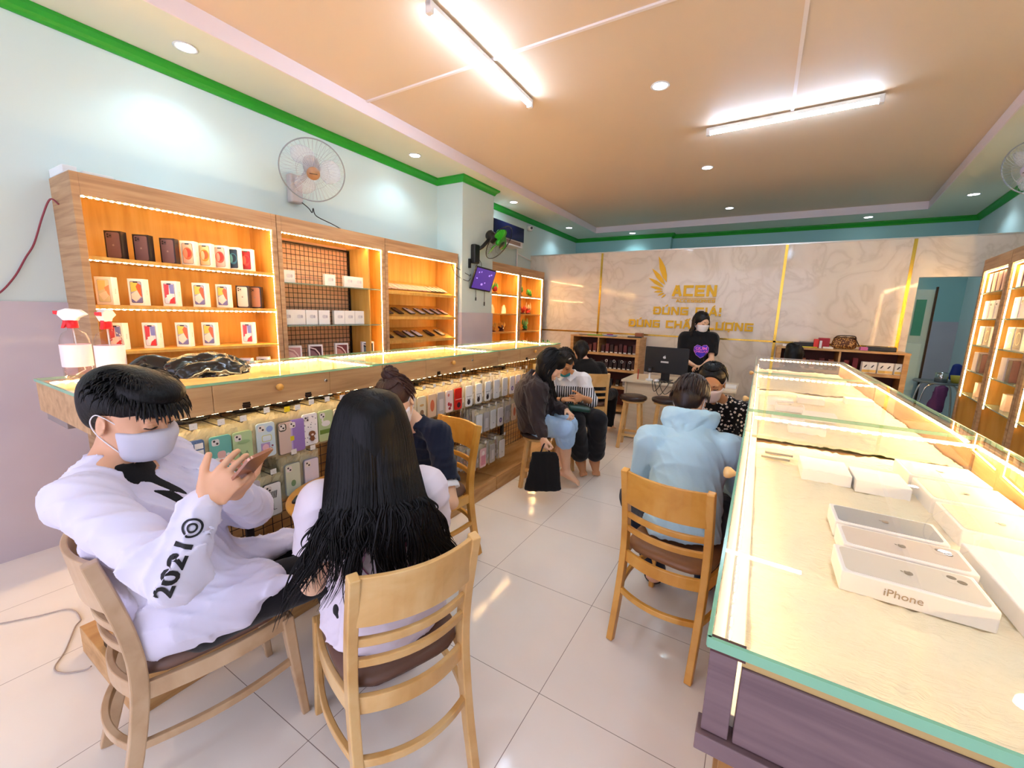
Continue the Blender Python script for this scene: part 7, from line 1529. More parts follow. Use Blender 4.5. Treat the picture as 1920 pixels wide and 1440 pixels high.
ACC = {'/': [[(.42, 1.24), (.66, 1.42)]], '^': [[(.2, 1.22), (.5, 1.42), (.8, 1.22)], [(.75, 1.38), (.95, 1.52)]], '+': [[(1.0, 1.0), (1.2, 1.2)]], '.': [[(.45, -.30), (.55, -.30)]], '-': [[(-.2, .5), (.38, .5)]]}
kz = [0]
def block(mb, spec, x0, x1, z0, z1, y, t=0.235):
    """spec: list of (letter, accents); heavy extended capitals filling the rectangle"""
    ws = [0.30 if c in 'I!' else 0.55 if c == ' ' else 1.0 for c, _ in spec]; gap = 0.16; tot = sum(ws)+gap*(len(ws)-1); W = (x1-x0)/tot; Hh = z1-z0; th = t*Hh; x = x0
    for (c, acc), w_ in zip(spec, ws):
        ww = w_*W
        for src, tk in [(q, th) for q in GL[c]]+[(q, th*0.6) for a in acc for q in ACC[a]]:
            P_ = [Vector((x+th/2+px*(ww-th), z0+th/2+pz*(Hh-th))) for px, pz in src]
            for p, q in zip(P_[:-1], P_[1:]):
                d = (q-p).normalized(); n = Vector((-d.y, d.x))*tk/2; p2 = p-d*tk/2; q2 = q+d*tk/2; kz[0] += 1; yy = y-0.00025*(kz[0] % 9)
                mb.prism([tuple(p2+n), tuple(p2-n), tuple(q2-n), tuple(q2+n)], yy, YP-0.001, lambda a, b, s: (a, s, b))
        x += ww+gap*W
L2 = lambda s: [(c, '') for c in s]
mb = MB(O); block(mb, L2('ACEN'), -1.19, -0.60, 1.797, 1.955, YS); mb.build('lettering', SIGN, sg)
mb = MB(O); block(mb, L2('ACCESSORIES'), -1.125, -0.607, 1.713, 1.757, YS, 0.24); mb.build('lettering', SIGN, sg)
mb = MB(O); mb.box((-1.19, YS, 1.770), (-0.605, YP-0.001, 1.779)); mb.build('underline', SIGN, sg)
mb = MB(O); block(mb, [('D', '-'), ('U', '/'), ('N', ''), ('G', ''), (' ', ''), ('G', ''), ('I', ''), ('A', '/'), ('!', '')], -1.435, -0.513, 1.530, 1.645, YS); mb.build('lettering', SIGN, sg)
mb = MB(O); block(mb, [('D', '-'), ('U', '/'), ('N', ''), ('G', ''), (' ', ''), ('C', ''), ('H', ''), ('A', '^'), ('T', ''), (' ', ''), ('L', ''), ('U', '+'), ('O', '+.'), ('N', ''), ('G', '')], -1.79, -0.105, 1.335, 1.447, YS); mb.build('lettering', SIGN, sg)
for (tx, tz), (bx, bz), wd in (((-1.425, 2.374), (-1.283, 2.0), 0.085), ((-1.505, 2.20), (-1.30, 1.962), 0.066), ((-1.545, 2.065), (-1.315, 1.928), 0.055), ((-1.515, 1.938), (-1.325, 1.897), 0.044), ((-1.455, 1.858), (-1.318, 1.872), 0.036), ((-1.395, 1.806), (-1.303, 1.848), 0.030), ((-1.338, 1.772), (-1.28, 1.828), 0.026)):
    d = Vector((bx-tx, bz-tz)); n = Vector((-d.y, d.x)).normalized(); poly = []
    for k, a in ((0, 0), (0.18, 0.55), (0.45, 1.0), (0.75, 0.8), (1, 0.02)): p = Vector((tx, tz))+d*k+n*wd*a*0.5; poly.append((p.x, p.y))
    for k, a in ((0.8, 0.7), (0.45, 0.9), (0.15, 0.3)): p = Vector((tx, tz))+d*k-n*wd*a*0.5; poly.append((p.x, p.y))
    MB(O).prism(poly, YS, YP-0.001, lambda a, b, t: (a, t, b)).build('wing_feather', SIGN, sg)

# ------------------------------------------------------------------ cash desk things
ZD = 0.7355
t = thing('computer_monitor', 'black all in one computer seen from behind on the cash desk', 'computer', (-0.945, 5.22, ZD), -0.03)
mb = MB(); mb.prism(rrect(0.50, 0.315, 0.012), -0.012, 0.012, lambda a, b, q: (a, q, b+0.245)); mb.build('screen_housing', mat('matte_black', '#17181b', 0.45), t, 0.003)
mb = MB(); put_apple(mb, (-0.02, -0.0125, 0.285), (1, 0, 0), (0, 0, 1), 0.042); mb.build('emblem', cmat('#d8d8dc'), t)
mb = MB(); mb.box((-0.06, -0.0135, 0.215), (0.03, -0.0122, 0.236)); put_text(mb, 'iMac', 0.01, (-0.015, -0.0138, 0.2255), (1, 0, 0), (0, 0, 1)); mb.build('sticker', cmat('#c8c8cc'), t)
mb = MB(); mb.box((-0.08, -0.05, 0.0), (0.08, 0.10, 0.008)); mb.box((-0.05, 0.013, 0.006), (0.05, 0.03, 0.14)); mb.build('stand', BLACK, t, 0.003)
t = thing('web_camera', 'small camera on a white stand beside the computer', 'camera', (-1.10, 5.10, ZD)); mb = MB(); mb.lathe([(0.002, 0), (0.045, 0), (0.04, 0.02), (0.012, 0.03), (0.012, 0.10), (0.002, 0.101)], seg=18); mb.build('stand', WHITE, t)
mb = MB(); mb.box((-0.03, -0.02, 0.10), (0.03, 0.02, 0.165)); mb.build('camera_head', BLACK, t, 0.006); mb = MB(); mb.cyl((0, -0.0205, 0.135), (0, -0.026, 0.135), 0.016); mb.build('lens', cmat('#5a6068', 0.15), t)
tag(MB().lathe([(0.002, 0), (0.006, 0), (0.006, 0.12), (0.002, 0.125)], seg=12).build('pen', cmat('#c03028'), None, 0, (-1.24, 5.12, ZD)), 'red pen standing at the left end of the cash desk', 'pen')
mb = MB(); mb.ball((0, 0, 0.018), (0.03, 0.055, 0.018), 16, 8); tag(mb.build('computer_mouse', WHITE, None, 0, (-1.0, 5.03, ZD)), 'white mouse in front of the computer', 'mouse')
mb = MB((-0.93, 5.0, ZD))
for k, (x0, x1, dz) in enumerate(((-1.06, -0.94, 0.10), (-1.03, -0.86, 0.14), (-0.98, -0.78, 0.12))): mb.tube(crv([(x0, 5.12, ZD+0.006), (x0+0.02, 5.0, ZD+0.008), (x0+0.03, 4.957, ZD-0.01), ((x0+x1)/2, 4.955, ZD-dz), (x1, 4.957, ZD-0.02), (x1+0.01, 4.98, ZD+0.008), (x1+0.06, 5.12, ZD+0.006)], 6), 0.004, 6)
for k in range(5): mb.tube(crv([(-1.0+0.05*k, 5.0+0.02*k, ZD+0.006), (-0.97+0.05*k, 5.06, ZD+0.012), (-0.90+0.05*k, 5.02, ZD+0.006)], 5), 0.004, 6)
tag(mb.build('power_cables', BLACK, None, 0, (-0.93, 5.0, ZD)), 'black cables looping over the front edge of the cash desk', 'cables')
tag(MB().box((-0.11, -0.075, 0), (0.11, 0.075, 0.03)).build('white_box', WHITE, None, 0.004, (-0.28, 5.2, ZD)), 'flat white box at the right end of the cash desk', 'box')
tag(MB().box((-0.06, -0.05, 0), (0.06, 0.05, 0.035)).build('charger_box', BLACK, None, 0.004, (-0.62, 5.08, ZD)), 'small black box on the cash desk, right of the computer', 'box')

# ------------------------------------------------------------------ goods on the low shelf units
def goods(x0, x1, z, y, n, cols, h, lab, name='packet', w_=0.05, tagc='#e8e4dc', dp=0.05):
    for i in range(n):
        x = x0+(x1-x0)*(i+0.5)/n; o = thing(name, lab % ORD[i], 'packet', (x, y, z), 0, lab.split(' %s')[0].replace('%s ', '')+' row'); hh = h*(0.85+0.3*((i*37) % 10)/10)
        MB().box((-w_/2, -dp/2, 0), (w_/2, dp/2, hh)).build('pack', cmat(cols[i % len(cols)], 0.5), o, 0.003)
        MB().box((-w_*0.4, -dp/2-0.006, 0.002), (w_*0.4, -dp/2-0.001, 0.018)).build('price_label', cmat(tagc), o)
ORD = ['first', 'second', 'third', 'fourth', 'fifth', 'sixth', 'seventh', 'eighth', 'ninth', 'tenth']
zr = (0.931, 0.691, 0.431)
goods(-2.54, -2.16, zr[0], 6.22, 5, ['#5a2a24', '#7a3a34', '#3a1e1c'], 0.13, '%s dark red packet from the left on the top shelf, left bay')
goods(-2.10, -1.55, zr[0], 6.22, 8, ['#4a2224', '#6a2a2c', '#2c1a1c', '#5a3230'], 0.13, '%s dark red packet from the left on the top shelf, right bay')
goods(-2.10, -1.55, zr[1], 6.22, 8, ['#2a1c1e', '#3a2628'], 0.13, '%s dark brown packet from the left on the middle shelf')
goods(-2.54, -2.16, zr[1], 6.22, 4, ['#2a1c1e', '#3a2628'], 0.13, '%s dark packet from the left on the middle shelf, left bay')
goods(-2.50, -1.55, zr[2], 6.25, 9, ['#1a1618', '#8a8484', '#2a2428'], 0.10, '%s black or grey packet from the left on the lower shelf')
for i, x in enumerate((-1.99, -1.87, -1.75, -1.63)):
    mb = MB(); mb.tube([Vector((0.018*math.cos(a), 0, 0.018*math.sin(a))) for a in [2*PI*k/14 for k in range(14)]], 0.0035, 6, close=True); tag(mb.build('white_cable_ring', WHITE, None, 0, (x, 6.175, zr[1]+0.12)), '%s ring of white cable on the middle shelf, left to right' % ORD[i], 'cable', 'white cable rings on the shelf')
def flat(name, lab, cat, x, y, z, w_, d, h, c, rz=0.0, r=0.4):
    o = tag(MB().box((-w_/2, -d/2, 0), (w_/2, d/2, h)).build(name, cmat(c, r), None, min(0.004, h*0.3), (x, y, z)), lab, cat); o.rotation_euler = (0, 0, rz); return o
zt = 1.1815
flat('flat_pouch', 'green flat pouch on top of the left shelf unit', 'pouch', -2.22, 6.28, zt, 0.24, 0.14, 0.012, '#6fae3c', 0.1); flat('flat_pouch', 'blue flat pouch on top of the left shelf unit', 'pouch', -1.98, 6.26, zt, 0.18, 0.14, 0.014, '#6f8fc8', -0.1)
flat('flat_pouch', 'magenta pouch on the blue one, left shelf unit', 'pouch', -2.0, 6.30, zt+0.0145, 0.09, 0.08, 0.015, '#a83a78', 0.2); flat('flat_pouch', 'grey pouch at the left end of the left shelf unit', 'pouch', -2.42, 6.30, zt, 0.14, 0.12, 0.01, '#8a7a6a', 0.2)
flat('small_yellow_box', 'small yellow box on the green pouch', 'box', -2.16, 6.31, zt+0.0125, 0.05, 0.06, 0.018, '#d8a82c', 0.2)
flat('wooden_box', 'brown wooden box on the right of the left shelf unit', 'box', -1.57, 6.36, zt, 0.11, 0.10, 0.065, '#9a5a34'); flat('tray', 'thin black tray in front of the wooden box', 'tray', -1.60, 6.22, zt, 0.20, 0.09, 0.016, '#1c1a1c', 0.15); flat('cream_folder', 'cream folder lying on the left shelf unit', 'folder', -1.80, 6.34, zt, 0.26, 0.14, 0.008, '#e0cfa8', 0.05)
# right unit
t = thing('handbag', 'brown patterned handbag on top of the right shelf unit', 'handbag', (0.86, 6.30, zt))
m = mat('woven_pattern', '#8a5a2c', 0.5); nt = m.node_tree; ck = nt.nodes.new('ShaderNodeTexVoronoi'); ck.inputs['Scale'].default_value = 70; tc = nt.nodes.new('ShaderNodeTexCoord'); nt.links.new(tc.outputs['Object'], ck.inputs['Vector']); rp = ramp(nt, [(0.0, '#c89a58'), (0.35, '#b07f42'), (0.45, '#5a3014')], 'CONSTANT'); nt.links.new(ck.outputs['Distance'], rp.inputs[0]); nt.links.new(rp.outputs[0], nt.nodes['Principled BSDF'].inputs['Base Color'])
F = Field(0.006, 0.02)
for dx in (-0.07, 0.0, 0.07): F.cone((0.86+dx, 6.30, zt+0.045), (0.86+dx*0.95, 6.30, zt+0.115), 0.045, 0.036, (1, 0, 0), 1.2)
F.half((0, 0, zt+0.001), (0, 0, -1), (0.4, 6, 1), (1.4, 6.6, 1.6), 0.002); field_obj('bag_body', F, m, t, (0.86, 6.30, zt)); mb = MB((0.86, 6.30, zt)); mb.tube(crv([(0.76, 6.27, zt+0.125), (0.78, 6.22, zt+0.155), (0.86, 6.215, zt+0.162), (0.94, 6.22, zt+0.155), (0.96, 6.27, zt+0.12), (0.99, 6.22, zt+0.05)], 6), 0.006, 8); mb.build('handle', cmat('#3a1c10', 0.4), t)
mb = MB((0.86, 6.30, zt)); mb.tube([(0.755, 6.255, zt+0.13), (0.86, 6.245, zt+0.142), (0.965, 6.255, zt+0.13)], 0.004, 6); mb.build('zip', cmat('#3a1c10', 0.4), t)
flat('red_pouch', 'dark red pouch left of the patterned handbag', 'pouch', 0.665, 6.33, zt, 0.11, 0.10, 0.12, '#a81c2c'); flat('red_carton', 'bright red carton with a white stripe left of the handbag', 'carton', 0.585, 6.28, zt, 0.05, 0.08, 0.105, '#d8342c'); flat('white_tube', 'white tube standing before the red pouch', 'tube', 0.625, 6.20, zt, 0.025, 0.025, 0.09, '#f0eef0'); flat('white_note', 'white note lying before the red pouch', 'note', 0.70, 6.20, zt, 0.10, 0.06, 0.02, '#f4f0ec')
flat('black_box', 'black box at the left of the right shelf unit', 'box', 0.46, 6.32, zt, 0.20, 0.12, 0.055, '#1e1c1e'); flat('yellow_strip', 'yellow and grey strip lying before the black box', 'strip', 0.52, 6.20, zt, 0.15, 0.06, 0.012, '#d8c83c', 0.05); flat('silver_case', 'silver flat case on the black box', 'case', 0.50, 6.32, zt+0.0555, 0.16, 0.10, 0.012, '#8f8c88'); flat('white_charger', 'small white charger at the left end of the right shelf unit', 'charger', 0.27, 6.22, zt, 0.05, 0.04, 0.025, '#f4f2f0'); flat('black_cable_pack', 'black strip lying beside the small white charger', 'strip', 0.35, 6.20, zt, 0.10, 0.03, 0.008, '#1e1c1e')
flat('black_roll', 'long black wrapped roll at the right of the handbag', 'roll', 1.20, 6.28, zt, 0.26, 0.09, 0.05, '#191819', -0.05, 0.25); flat('pink_packet', 'pink packet between the handbag and the black roll', 'packet', 1.04, 6.26, zt, 0.07, 0.06, 0.04, '#c86aa8', 0.1)
for i in range(5):
    o = thing('cable_carton', ['white and yellow carton with black strips, first from the left', 'white and yellow carton with black strips, second from the left', 'white and yellow carton, third from the left in the right bay', 'white and yellow carton, fourth from the left in the right bay', 'white and yellow carton at the right end of the bay'][i], 'carton', (1.07+0.072*i, 6.20+0.01*(i % 2), zr[0]), 0.12*(-1)**i, 'white and yellow cartons in the right shelf unit')
    MB().box((-0.033, -0.03, 0), (0.033, 0.03, 0.125)).build('carton', cmat('#f6f0e6'), o, 0.002); picture('print', [(rectp(-0.032, -0.055, 0.032, -0.025), '#e8c068'), ([(-0.02, 0.0), (0.0, 0.03), (0.012, 0.03), (-0.006, 0.0)], '#2a2426')], (0, -0.0303, 0.0625), (1, 0, 0), (0, 0, 1), o)
goods(0.25, 0.80, zr[0], 6.24, 6, ['#a8342c', '#5a1c1c', '#8a4a2c'], 0.12, '%s red packet from the left in the right shelf unit'); goods(0.86, 1.02, zr[0], 6.24, 2, ['#6a1420'], 0.15, '%s crimson packet beside the divider')

# potted plant behind the end of the left counters
t = thing('potted_plant', 'leafy green plant behind the far end of the left counters', 'plant', (-2.68, 5.55, 0.0)); mb = MB(); mb.lathe([(0.002, 0), (0.10, 0), (0.13, 0.25), (0.14, 0.90), (0.15, 0.98), (0.12, 0.98), (0.11, 0.95), (0.002, 0.95)], seg=24); mb.build('pot', cmat('#5a2c1c', 0.4), t)
mb = MB(); rnd = random.Random(2)
for k in range(70):
    a = rnd.uniform(0, 6.28); L_ = rnd.uniform(0.08, 0.2); el = rnd.uniform(0.3, 1.4); p = Vector((0.05*math.cos(a), 0.05*math.sin(a), 0.95)); d = Vector((math.cos(a)*math.cos(el), math.sin(a)*math.cos(el), math.sin(el))); mb.tube([p, p+d*L_*0.5, p+d*L_*0.8+Vector((0, 0, -0.01)), p+d*L_+Vector((0, 0, -0.03))], [0.003, 0.012, 0.010, 0.001], 6, rr=0.25)
mb.build('leaves', cmat('#3f9a34', 0.5), t)

# ------------------------------------------------------------------ things in the right wall cabinets
for ci, cab in enumerate(rcs):
    Mw = Matrix.Translation(cab.location) @ Matrix.Rotation(PI-ang, 4, 'Z')
    where = ['far', 'second', 'near'][ci]
    def rbox(nm, lab, ly, z, w_, h, d, c, px=0.24, face=None, grp=None):
        p = Mw @ Vector((px, ly, z)); o = thing(nm, lab, 'box', p, PI-ang, grp or 'boxes in the right wall cabinets'); MB().box((-d/2, -w_/2, 0), (d/2, w_/2, h)).build('carton', cmat(c), o, 0.002)
        if face: picture('print', face(w_, h), (d/2+0.0003, 0, h/2), (0, 1, 0), (0, 0, 1), o)
        return o
    for k in range(4): rbox('purple_box', '%s dark purple box from the door side, top shelf of the %s right cabinet' % (ORD[k], where), 0.16+0.145*k, 1.8305, 0.12, 0.19, 0.10, ['#6a4a58', '#8a6a78', '#7a5a68', '#5a3a44'][k], face=lambda w, h: [(rectp(-w/2+0.008, -h/2+0.01, w/2-0.008, h/2-0.01), '#9a7a86')])
    for k in range(3): rbox('white_box', '%s white carton from the door side, second shelf of the %s right cabinet' % (ORD[k], where), 0.20+0.17*k, 1.5705, 0.15, 0.18, 0.09, '#f2ecf4', face=lambda w, h: [(rectp(-w/2+0.02, h/2-0.05, -w/2+0.05, h/2-0.03), '#4a4250'), (rectp(-w/2+0.005, -h/2+0.01, -w/2+0.03, h/2-0.06), '#c8b8e0')])
    for k in range(2): rbox('headset_box', '%s white box with a headset picture, middle shelf of the %s right cabinet' % (ORD[k], where), 0.22+0.20*k, 1.3105, 0.18, 0.19, 0.09, '#f4eee8', face=lambda w, h: [(rectp(-w/2+0.01, -h/2+0.01, w/2-0.01, h/2-0.01), '#5a4a38'), (ring(0, 0.0, 0.045, 0.055), '#d8c8a8')])
    rbox('speaker_box', 'tall pale box with black panel, fourth shelf of the %s right cabinet' % where, 0.28, 1.0505, 0.14, 0.19, 0.12, '#f0dcd4'); rbox('speaker_box', 'tall dark box beside the pale one, fourth shelf of the %s right cabinet' % where, 0.44, 1.0505, 0.10, 0.18, 0.12, '#4a2c38')
    rbox('phone_stand', 'gold and white stand on the lowest shelf of the %s right cabinet' % where, 0.36, 0.8005, 0.10, 0.14, 0.06, '#e8cdb8')

# ------------------------------------------------------------------ fans
def basis(n):
    n = Vector(n).normalized(); u = Vector((0, 0, 1)).cross(n).normalized(); v = n.cross(u); return Matrix((u, v, n)).transposed()
def fan(lab, loc, n, wall_pt, R_, body_m, blade_m, guard_m, hub_m, rim=0.005, wires=44, dark=False):
    o = thing('wall_fan', lab, 'fan', loc); B = basis(n); n_ = Vector(n).normalized(); L0 = Vector((0, 0, 0))
    mb = MB(); M3 = B
    mb.lathe([(0.002, -0.20), (0.045, -0.20), (0.062, -0.18), (0.065, -0.08), (0.05, -0.05), (0.002, -0.05)], seg=24, M3=M3); mb.build('motor_housing', body_m, o)
    mb = MB()
    for k in range(3):
        a0 = 2*PI*k/3; pts_in = []; rg = []
        for i in range(9):
            r = 0.035+(R_*0.86-0.035)*i/8; w0 = 0.55*math.sin(PI*min(1, (i+1.2)/9.5))+0.15; ring_ = []
            for s_, dz in ((-1, 0.022), (-0.3, 0.006), (0.4, -0.012), (1, -0.030)): a = a0+w0*s_+0.12*i/8; ring_.append(B @ Vector((r*math.cos(a), r*math.sin(a), dz*min(1, r/0.08)-0.004)))
            ring_ = ring_+[p-n_*0.0025 for p in ring_[::-1]]; rg.append(ring_)
        mb.rings(rg)
    mb.lathe([(0.002, -0.03), (0.04, -0.03), (0.045, 0.0), (0.035, 0.018), (0.002, 0.02)], seg=20, M3=B); bl = mb.build('blades', blade_m, o)
    mb = MB()
    for zf, zs in ((0.045, 1), (-0.045, -1)):
        for k in range(wires):
            a = 2*PI*k/wires; pr = [(0.045, zf*1.15), (R_*0.55, zf*1.1), (R_*0.85, zf*0.75), (R_, 0.0)]; mb.tube([B @ Vector((r*math.cos(a), r*math.sin(a), z)) for r, z in pr], 0.0009, 4)
        for r, z in ((R_*0.5, zf*1.1),): mb.tube([B @ Vector((r*math.cos(a), r*math.sin(a), z)) for a in [2*PI*k/40 for k in range(40)]], 0.0012, 5, close=True)
    mb.build('guard', guard_m, o); mb = MB(); mb.tube([B @ Vector((R_*math.cos(a), R_*math.sin(a), 0)) for a in [2*PI*k/56 for k in range(56)]], rim, 8, close=True); mb.build('guard_rim', cmat('#8f9496' if not dark else '#17181a', 0.3), o)
    mb = MB(); mb.lathe([(0.002, 0.046), (0.048, 0.046), (0.048, 0.056), (0.002, 0.060)], seg=28, M3=B); c = mb.build('badge', hub_m, o)
    mb = MB(); mb.obox(B @ Vector((0, 0, 0.0605)), (0.028, 0.003, 0.0015), B); mb.build('badge_bar', cmat('#3a1c14'), c)
    wp = Vector(wall_pt)-Vector(loc); bk = B @ Vector((0, 0, -0.13)); mb = MB(); mb.tube([bk, (bk+wp)/2+Vector((0, 0, -0.03)), wp+Vector((0.02 if wp.x < 0 else -0.02, 0, 0.0))], [0.025, 0.022, 0.02], 10); mb.build('arm', body_m, o)
    mb = MB(); s_ = 1 if wp.x < 0 else -1; mb.box((wp.x, wp.y-0.055, wp.z-0.14), (wp.x+s_*0.07, wp.y+0.055, wp.z+0.09)); mb.build('wall_bracket', body_m, o, 0.015)
    return o
GUARDW = mat('guard_wire_grey', '#b8bcc0', 0.35, 0.4); BLT = mat('translucent_blade', '#e4e2ec', 0.25, alpha=0.28)
fan('white wall fan with a brown badge above the grid cabinet', (-3.17, 2.18, 2.545), (0.72, -0.42, -0.55), (-3.58, 2.26, 2.50), 0.235, mat('fan_grey', '#b9b3b6', 0.4), BLT, GUARDW, cmat('#a87c58', 0.35))
fan('black wall fan with green blades on the pillar', (-2.93, 4.53, 2.345), (0.80, 0.10, -0.60), (-3.19, 4.34, 2.22), 0.23, mat('fan_black', '#1a1b1c', 0.4), cmat('#2fb82c', 0.35), mat('guard_black', '#1c1d1e', 0.4, 0.3), cmat('#1c3a1c', 0.35), dark=True)
fan('white wall fan on the right wall, cut by the frame edge', (1.655, 4.98, 2.71), (-0.72, -0.45, -0.50), (xr(5.05), 5.05, 2.68), 0.21, mat('fan_white', '#e4e0ea', 0.4), BLT, GUARDW, cmat('#c8c0d0', 0.35))
# air conditioner, camera, screen, wires
t = thing('air_conditioner', 'air conditioner with navy front on the left wall beyond the pillar', 'air conditioner', (XL, 5.49, 2.49)); MB().box((0, -0.42, 0.0), (0.20, 0.42, 0.30)).build('housing', WHITE, t, 0.01); MB().box((0.201, -0.425, 0.085), (0.215, 0.425, 0.295)).build('front_cover', cmat('#10183c', 0.12), t, 0.004)
MB().box((0.201, -0.38, 0.02), (0.206, 0.34, 0.07)).build('louver', cmat('#8a6a58', 0.4), t, 0.001); MB().box((0.16, -0.38, -0.006), (0.225, 0.34, 0.008)).build('flap', WHITE, t, 0.002)
mb = MB(); mb.tube(crv([(XL+0.02, 5.93, 2.62), (XL+0.02, 6.03, 2.60), (XL+0.02, 6.05, 2.52), (XL+0.02, 6.05, 2.19)], 5), 0.014, 8); mb.tube([(XL+0.02, 6.06, 2.44), (XL+0.02, 6.53, 2.38)], 0.010, 8); tag(mb.build('wall_conduit', WHITE), 'white conduit running down from the air conditioner to the cabinet top', 'conduit')
t = thing('security_camera', 'white security camera high on the left wall by the moulding', 'security camera', (XL, 6.42, 2.90)); mb = MB(); mb.cyl((0, 0, 0), (0.04, 0, 0), 0.045); mb.ball((0.07, -0.03, -0.01), 0.045, 16, 10); mb.build('housing', WHITE, t); mb = MB(); mb.cyl((0.10, -0.058, -0.012), (0.105, -0.066, -0.013), 0.02); mb.build('lens', BLACK, t)
t = thing('tablet_screen', 'dark purple lit screen tilted on the pillar below the green fan', 'screen', (-3.12, 4.47, 1.90)); B = Matrix.Rotation(0.32, 3, 'Y') @ Matrix.Rotation(-0.05, 3, 'X')
mb = MB(); mb.obox((0, 0, 0), (0.010, 0.225, 0.145), B); mb.build('frame', BLACK, t, 0.004); m = mat('screen_purple', '#3a2a66', 0.15, emit=0.35, ecol='#5a3a9c'); mb = MB(); mb.obox(B @ Vector((0.0105, 0, 0)), (0.001, 0.208, 0.128), B); s_ = mb.build('display', m, t)
mb = MB()
for a, b, c, d in ((-0.15, 0.05, -0.13, 0.10), (-0.10, 0.06, -0.085, 0.11), (-0.17, -0.02, -0.14, 0.02), (0.08, 0.03, 0.11, 0.09), (0.03, -0.06, 0.05, -0.02), (-0.04, -0.10, 0.0, -0.03), (0.12, 0.05, 0.15, 0.10)): mb.obox(B @ Vector((0.012, (a+c)/2, (b+d)/2)), (0.0005, (c-a)/2, (d-b)/2*0.35), B)
mb.build('display_marks', mat('screen_marks', '#9a7ad8', 0.3, emit=0.6), s_); MB().box((-0.07, -0.03, -0.03), (-0.012, 0.03, 0.03)).build('mount', BLACK, t, 0.004)
mb = MB(); mb.tube(crv([(-3.17, 4.36, 2.16), (-3.16, 4.40, 2.10), (-3.175, 4.38, 2.05)], 5), 0.004, 6); mb.tube(crv([(-3.17, 4.45, 2.14), (-3.15, 4.47, 2.08), (-3.17, 4.46, 2.0)], 5), 0.003, 6); mb.tube(crv([(-3.18, 4.28, 1.95), (-3.17, 4.24, 1.93), (-3.24, 4.05, 2.02), (-3.235, 3.98, 2.08)], 6), 0.0035, 6)
mb.tube(crv([(-3.18, 4.28, 1.90), (-3.17, 4.2, 1.86), (-3.235, 4.05, 1.93), (-3.235, 3.97, 2.06)], 6), 0.0035, 6); mb.tube([(-3.16, 4.37, 1.76), (-3.16, 4.37, 1.66)], 0.003, 6); mb.tube([(-3.16, 4.56, 1.76), (-3.16, 4.56, 1.62)], 0.003, 6); mb.cyl((-3.16, 4.37, 1.67), (-3.16, 4.37, 1.63), 0.008, seg=8); mb.cyl((-3.16, 4.56, 1.62), (-3.16, 4.56, 1.57), 0.008, seg=8)
mb.box((-3.188, 4.24, 2.02), (-3.165, 4.27, 2.13)); tag(mb.build('pillar_wires', BLACK), 'thin black wires around the screen on the pillar', 'wires')
# leads
mb = MB(); mb.tube(crv([(-3.46, 0.797, 2.02), (-3.50, 0.775, 2.045), (-3.55, 0.745, 1.95), (-3.565, 0.70, 1.80), (-3.565, 0.66, 1.72), (-3.562, 0.60, 1.60), (-3.555, 0.52, 1.50), (-3.55, 0.40, 1.44)], 6), 0.0045, 8); tag(mb.build('red_lead', cmat('#8c3a4a')), 'dark red lead hanging from the side of the nearest wall cabinet', 'lead')
mb = MB(); mb.tube(crv([(-3.50, 2.29, 2.37), (-3.47, 2.33, 2.33), (-3.47, 2.36, 2.30), (-3.48, 2.38, 2.34), (-3.47, 2.40, 2.28), (-3.42, 2.52, 2.23), (-3.36, 2.62, 2.176)], 6), 0.004, 8); tag(mb.build('fan_lead', BLACK), 'black lead of the white wall fan reaching down to the cabinet', 'lead')
mb = MB(); mb.tube(crv([(-3.3, 0.02, 0.005), (-2.95, 0.20, 0.005), (-2.82, 0.35, 0.005), (-2.75, 0.46, 0.005), (-2.62, 0.47, 0.005), (-2.57, 0.44, 0.005), (-2.42, 0.375, 0.005), (-2.335, 0.325, 0.005), (-2.27, 0.337, 0.005), (-2.22, 0.385, 0.005), (-2.20, 0.402, 0.02)], 8), 0.003, 8); tag(mb.build('floor_cable', cmat('#b0a29a')), 'thin grey cable looping on the floor beside the oak platform', 'cable')
t = thing('power_plug', 'black plug and adapter lying on the oak platform end', 'plug', (-2.10, 0.46, 0.121)); MB().box((-0.04, -0.025, 0), (0.04, 0.025, 0.03)).build('adapter', BLACK, t, 0.004); mb = MB(); mb.tube(crv([(0.04, 0, 0.012), (0.08, 0.02, 0.006), (0.11, 0.05, 0.005)], 5), 0.004, 6); mb.build('lead', BLACK, t)
# round emblem burnt into the far chair back is part of the chair; things on the round table
t = thing('phone', 'black phone lying on the round table beside the long haired woman', 'phone', (-1.615, 1.03, 0.6605), 0.7); MB().prism(rrect(0.15, 0.074, 0.010), 0, 0.008, lambda a, b, q: (a, b, q)).build('body', BLACK, t, 0.001); MB().prism(rrect(0.142, 0.066, 0.008), 0.008, 0.0085, lambda a, b, q: (a, b, q)).build('screen', cmat('#202228', 0.1), t)
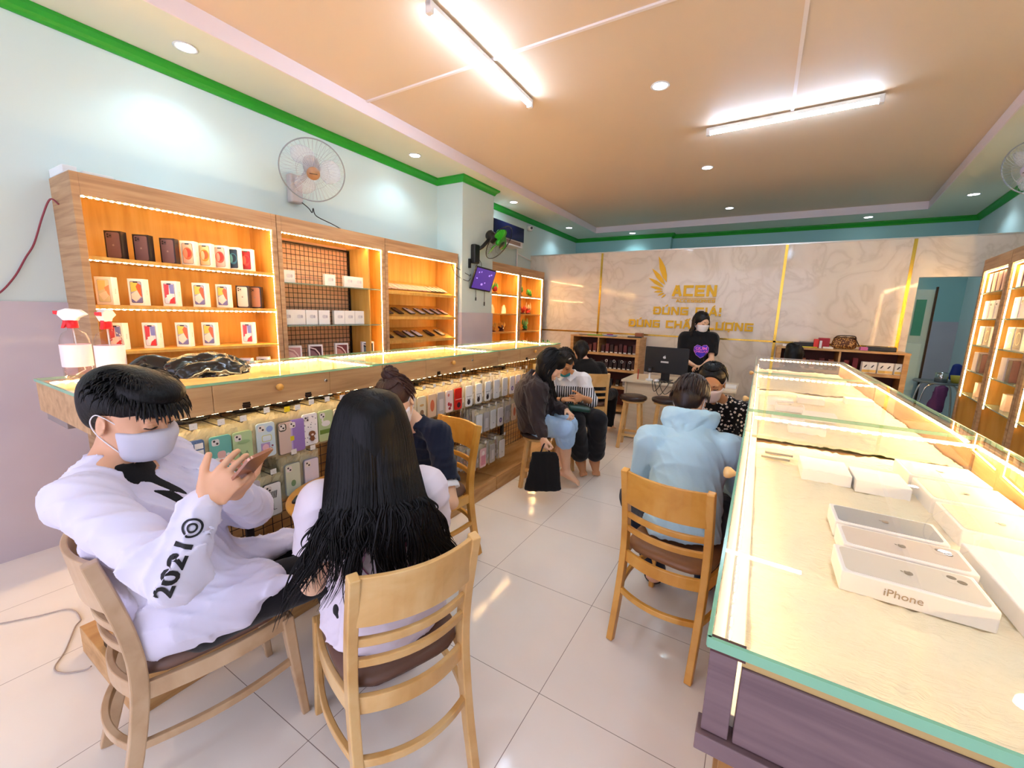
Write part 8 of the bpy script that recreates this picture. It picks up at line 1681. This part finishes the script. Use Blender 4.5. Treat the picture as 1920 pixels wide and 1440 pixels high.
# folding table with pans in the room behind the doorway
t = thing('folding_table', 'round steel table with bent tube legs beyond the doorway', 'table', (2.0, 7.25, 0)); mb = MB(); mb.lathe([(0.002, 0.775), (0.24, 0.775), (0.245, 0.785), (0.24, 0.795), (0.002, 0.795)], seg=32); mb.build('table_top', cmat('#6a7478', 0.3), t)
for s_ in (-1, 1): mb = MB(); mb.tube(crv([(-0.22, s_*0.12, 0), (-0.17, s_*0.12, 0.6), (-0.10, s_*0.12, 0.76), (0.10, s_*0.12, 0.76), (0.17, s_*0.12, 0.6), (0.22, s_*0.12, 0)], 6), 0.011, 8); mb.build('leg_frame', CHROME, t)
o = thing('steel_pot', 'steel pot standing on the table beyond the doorway', 'pot', (1.99, 7.16, 0.7955)); mb = MB(); mb.lathe([(0.002, 0), (0.06, 0), (0.062, 0.12), (0.056, 0.12), (0.054, 0.01), (0.002, 0.01)], seg=24, cap=False); mb.build('pot_body', CHROME, o)
o = thing('yellow_tub', 'yellow plastic tub on the table beyond the doorway', 'tub', (2.15, 7.2, 0.7955)); mb = MB(); mb.lathe([(0.002, 0), (0.055, 0), (0.07, 0.09), (0.064, 0.09), (0.05, 0.01), (0.002, 0.01)], seg=24, cap=False); mb.build('tub_body', cmat('#d8c84c', 0.4), o)
o = thing('blue_bag', 'dark blue bag behind the yellow tub beyond the doorway', 'bag', (2.17, 7.36, 0.7955)); F = Field(0.008, 0.02); F.cone((2.17, 7.36, 0.85), (2.17, 7.36, 0.99), 0.05, 0.035, (1, 0, 0), 1.3); field_obj('bag_body', F, cmat('#1c348c', 0.5), o, (2.17, 7.36, 0.7955))
o = thing('purple_cloth', 'purple cloth hanging under the table beyond the doorway', 'cloth', (2.0, 7.05, 0.42)); F = Field(0.01, 0.02); F.cone((1.93, 7.02, 0.42), (1.98, 7.02, 0.73), 0.05, 0.04, (1, 0, 0), 1.6); field_obj('cloth_fold', F, cmat('#6a3a6a', 0.8), o, (2.0, 7.05, 0.42), folds(0.006, 50, 3))
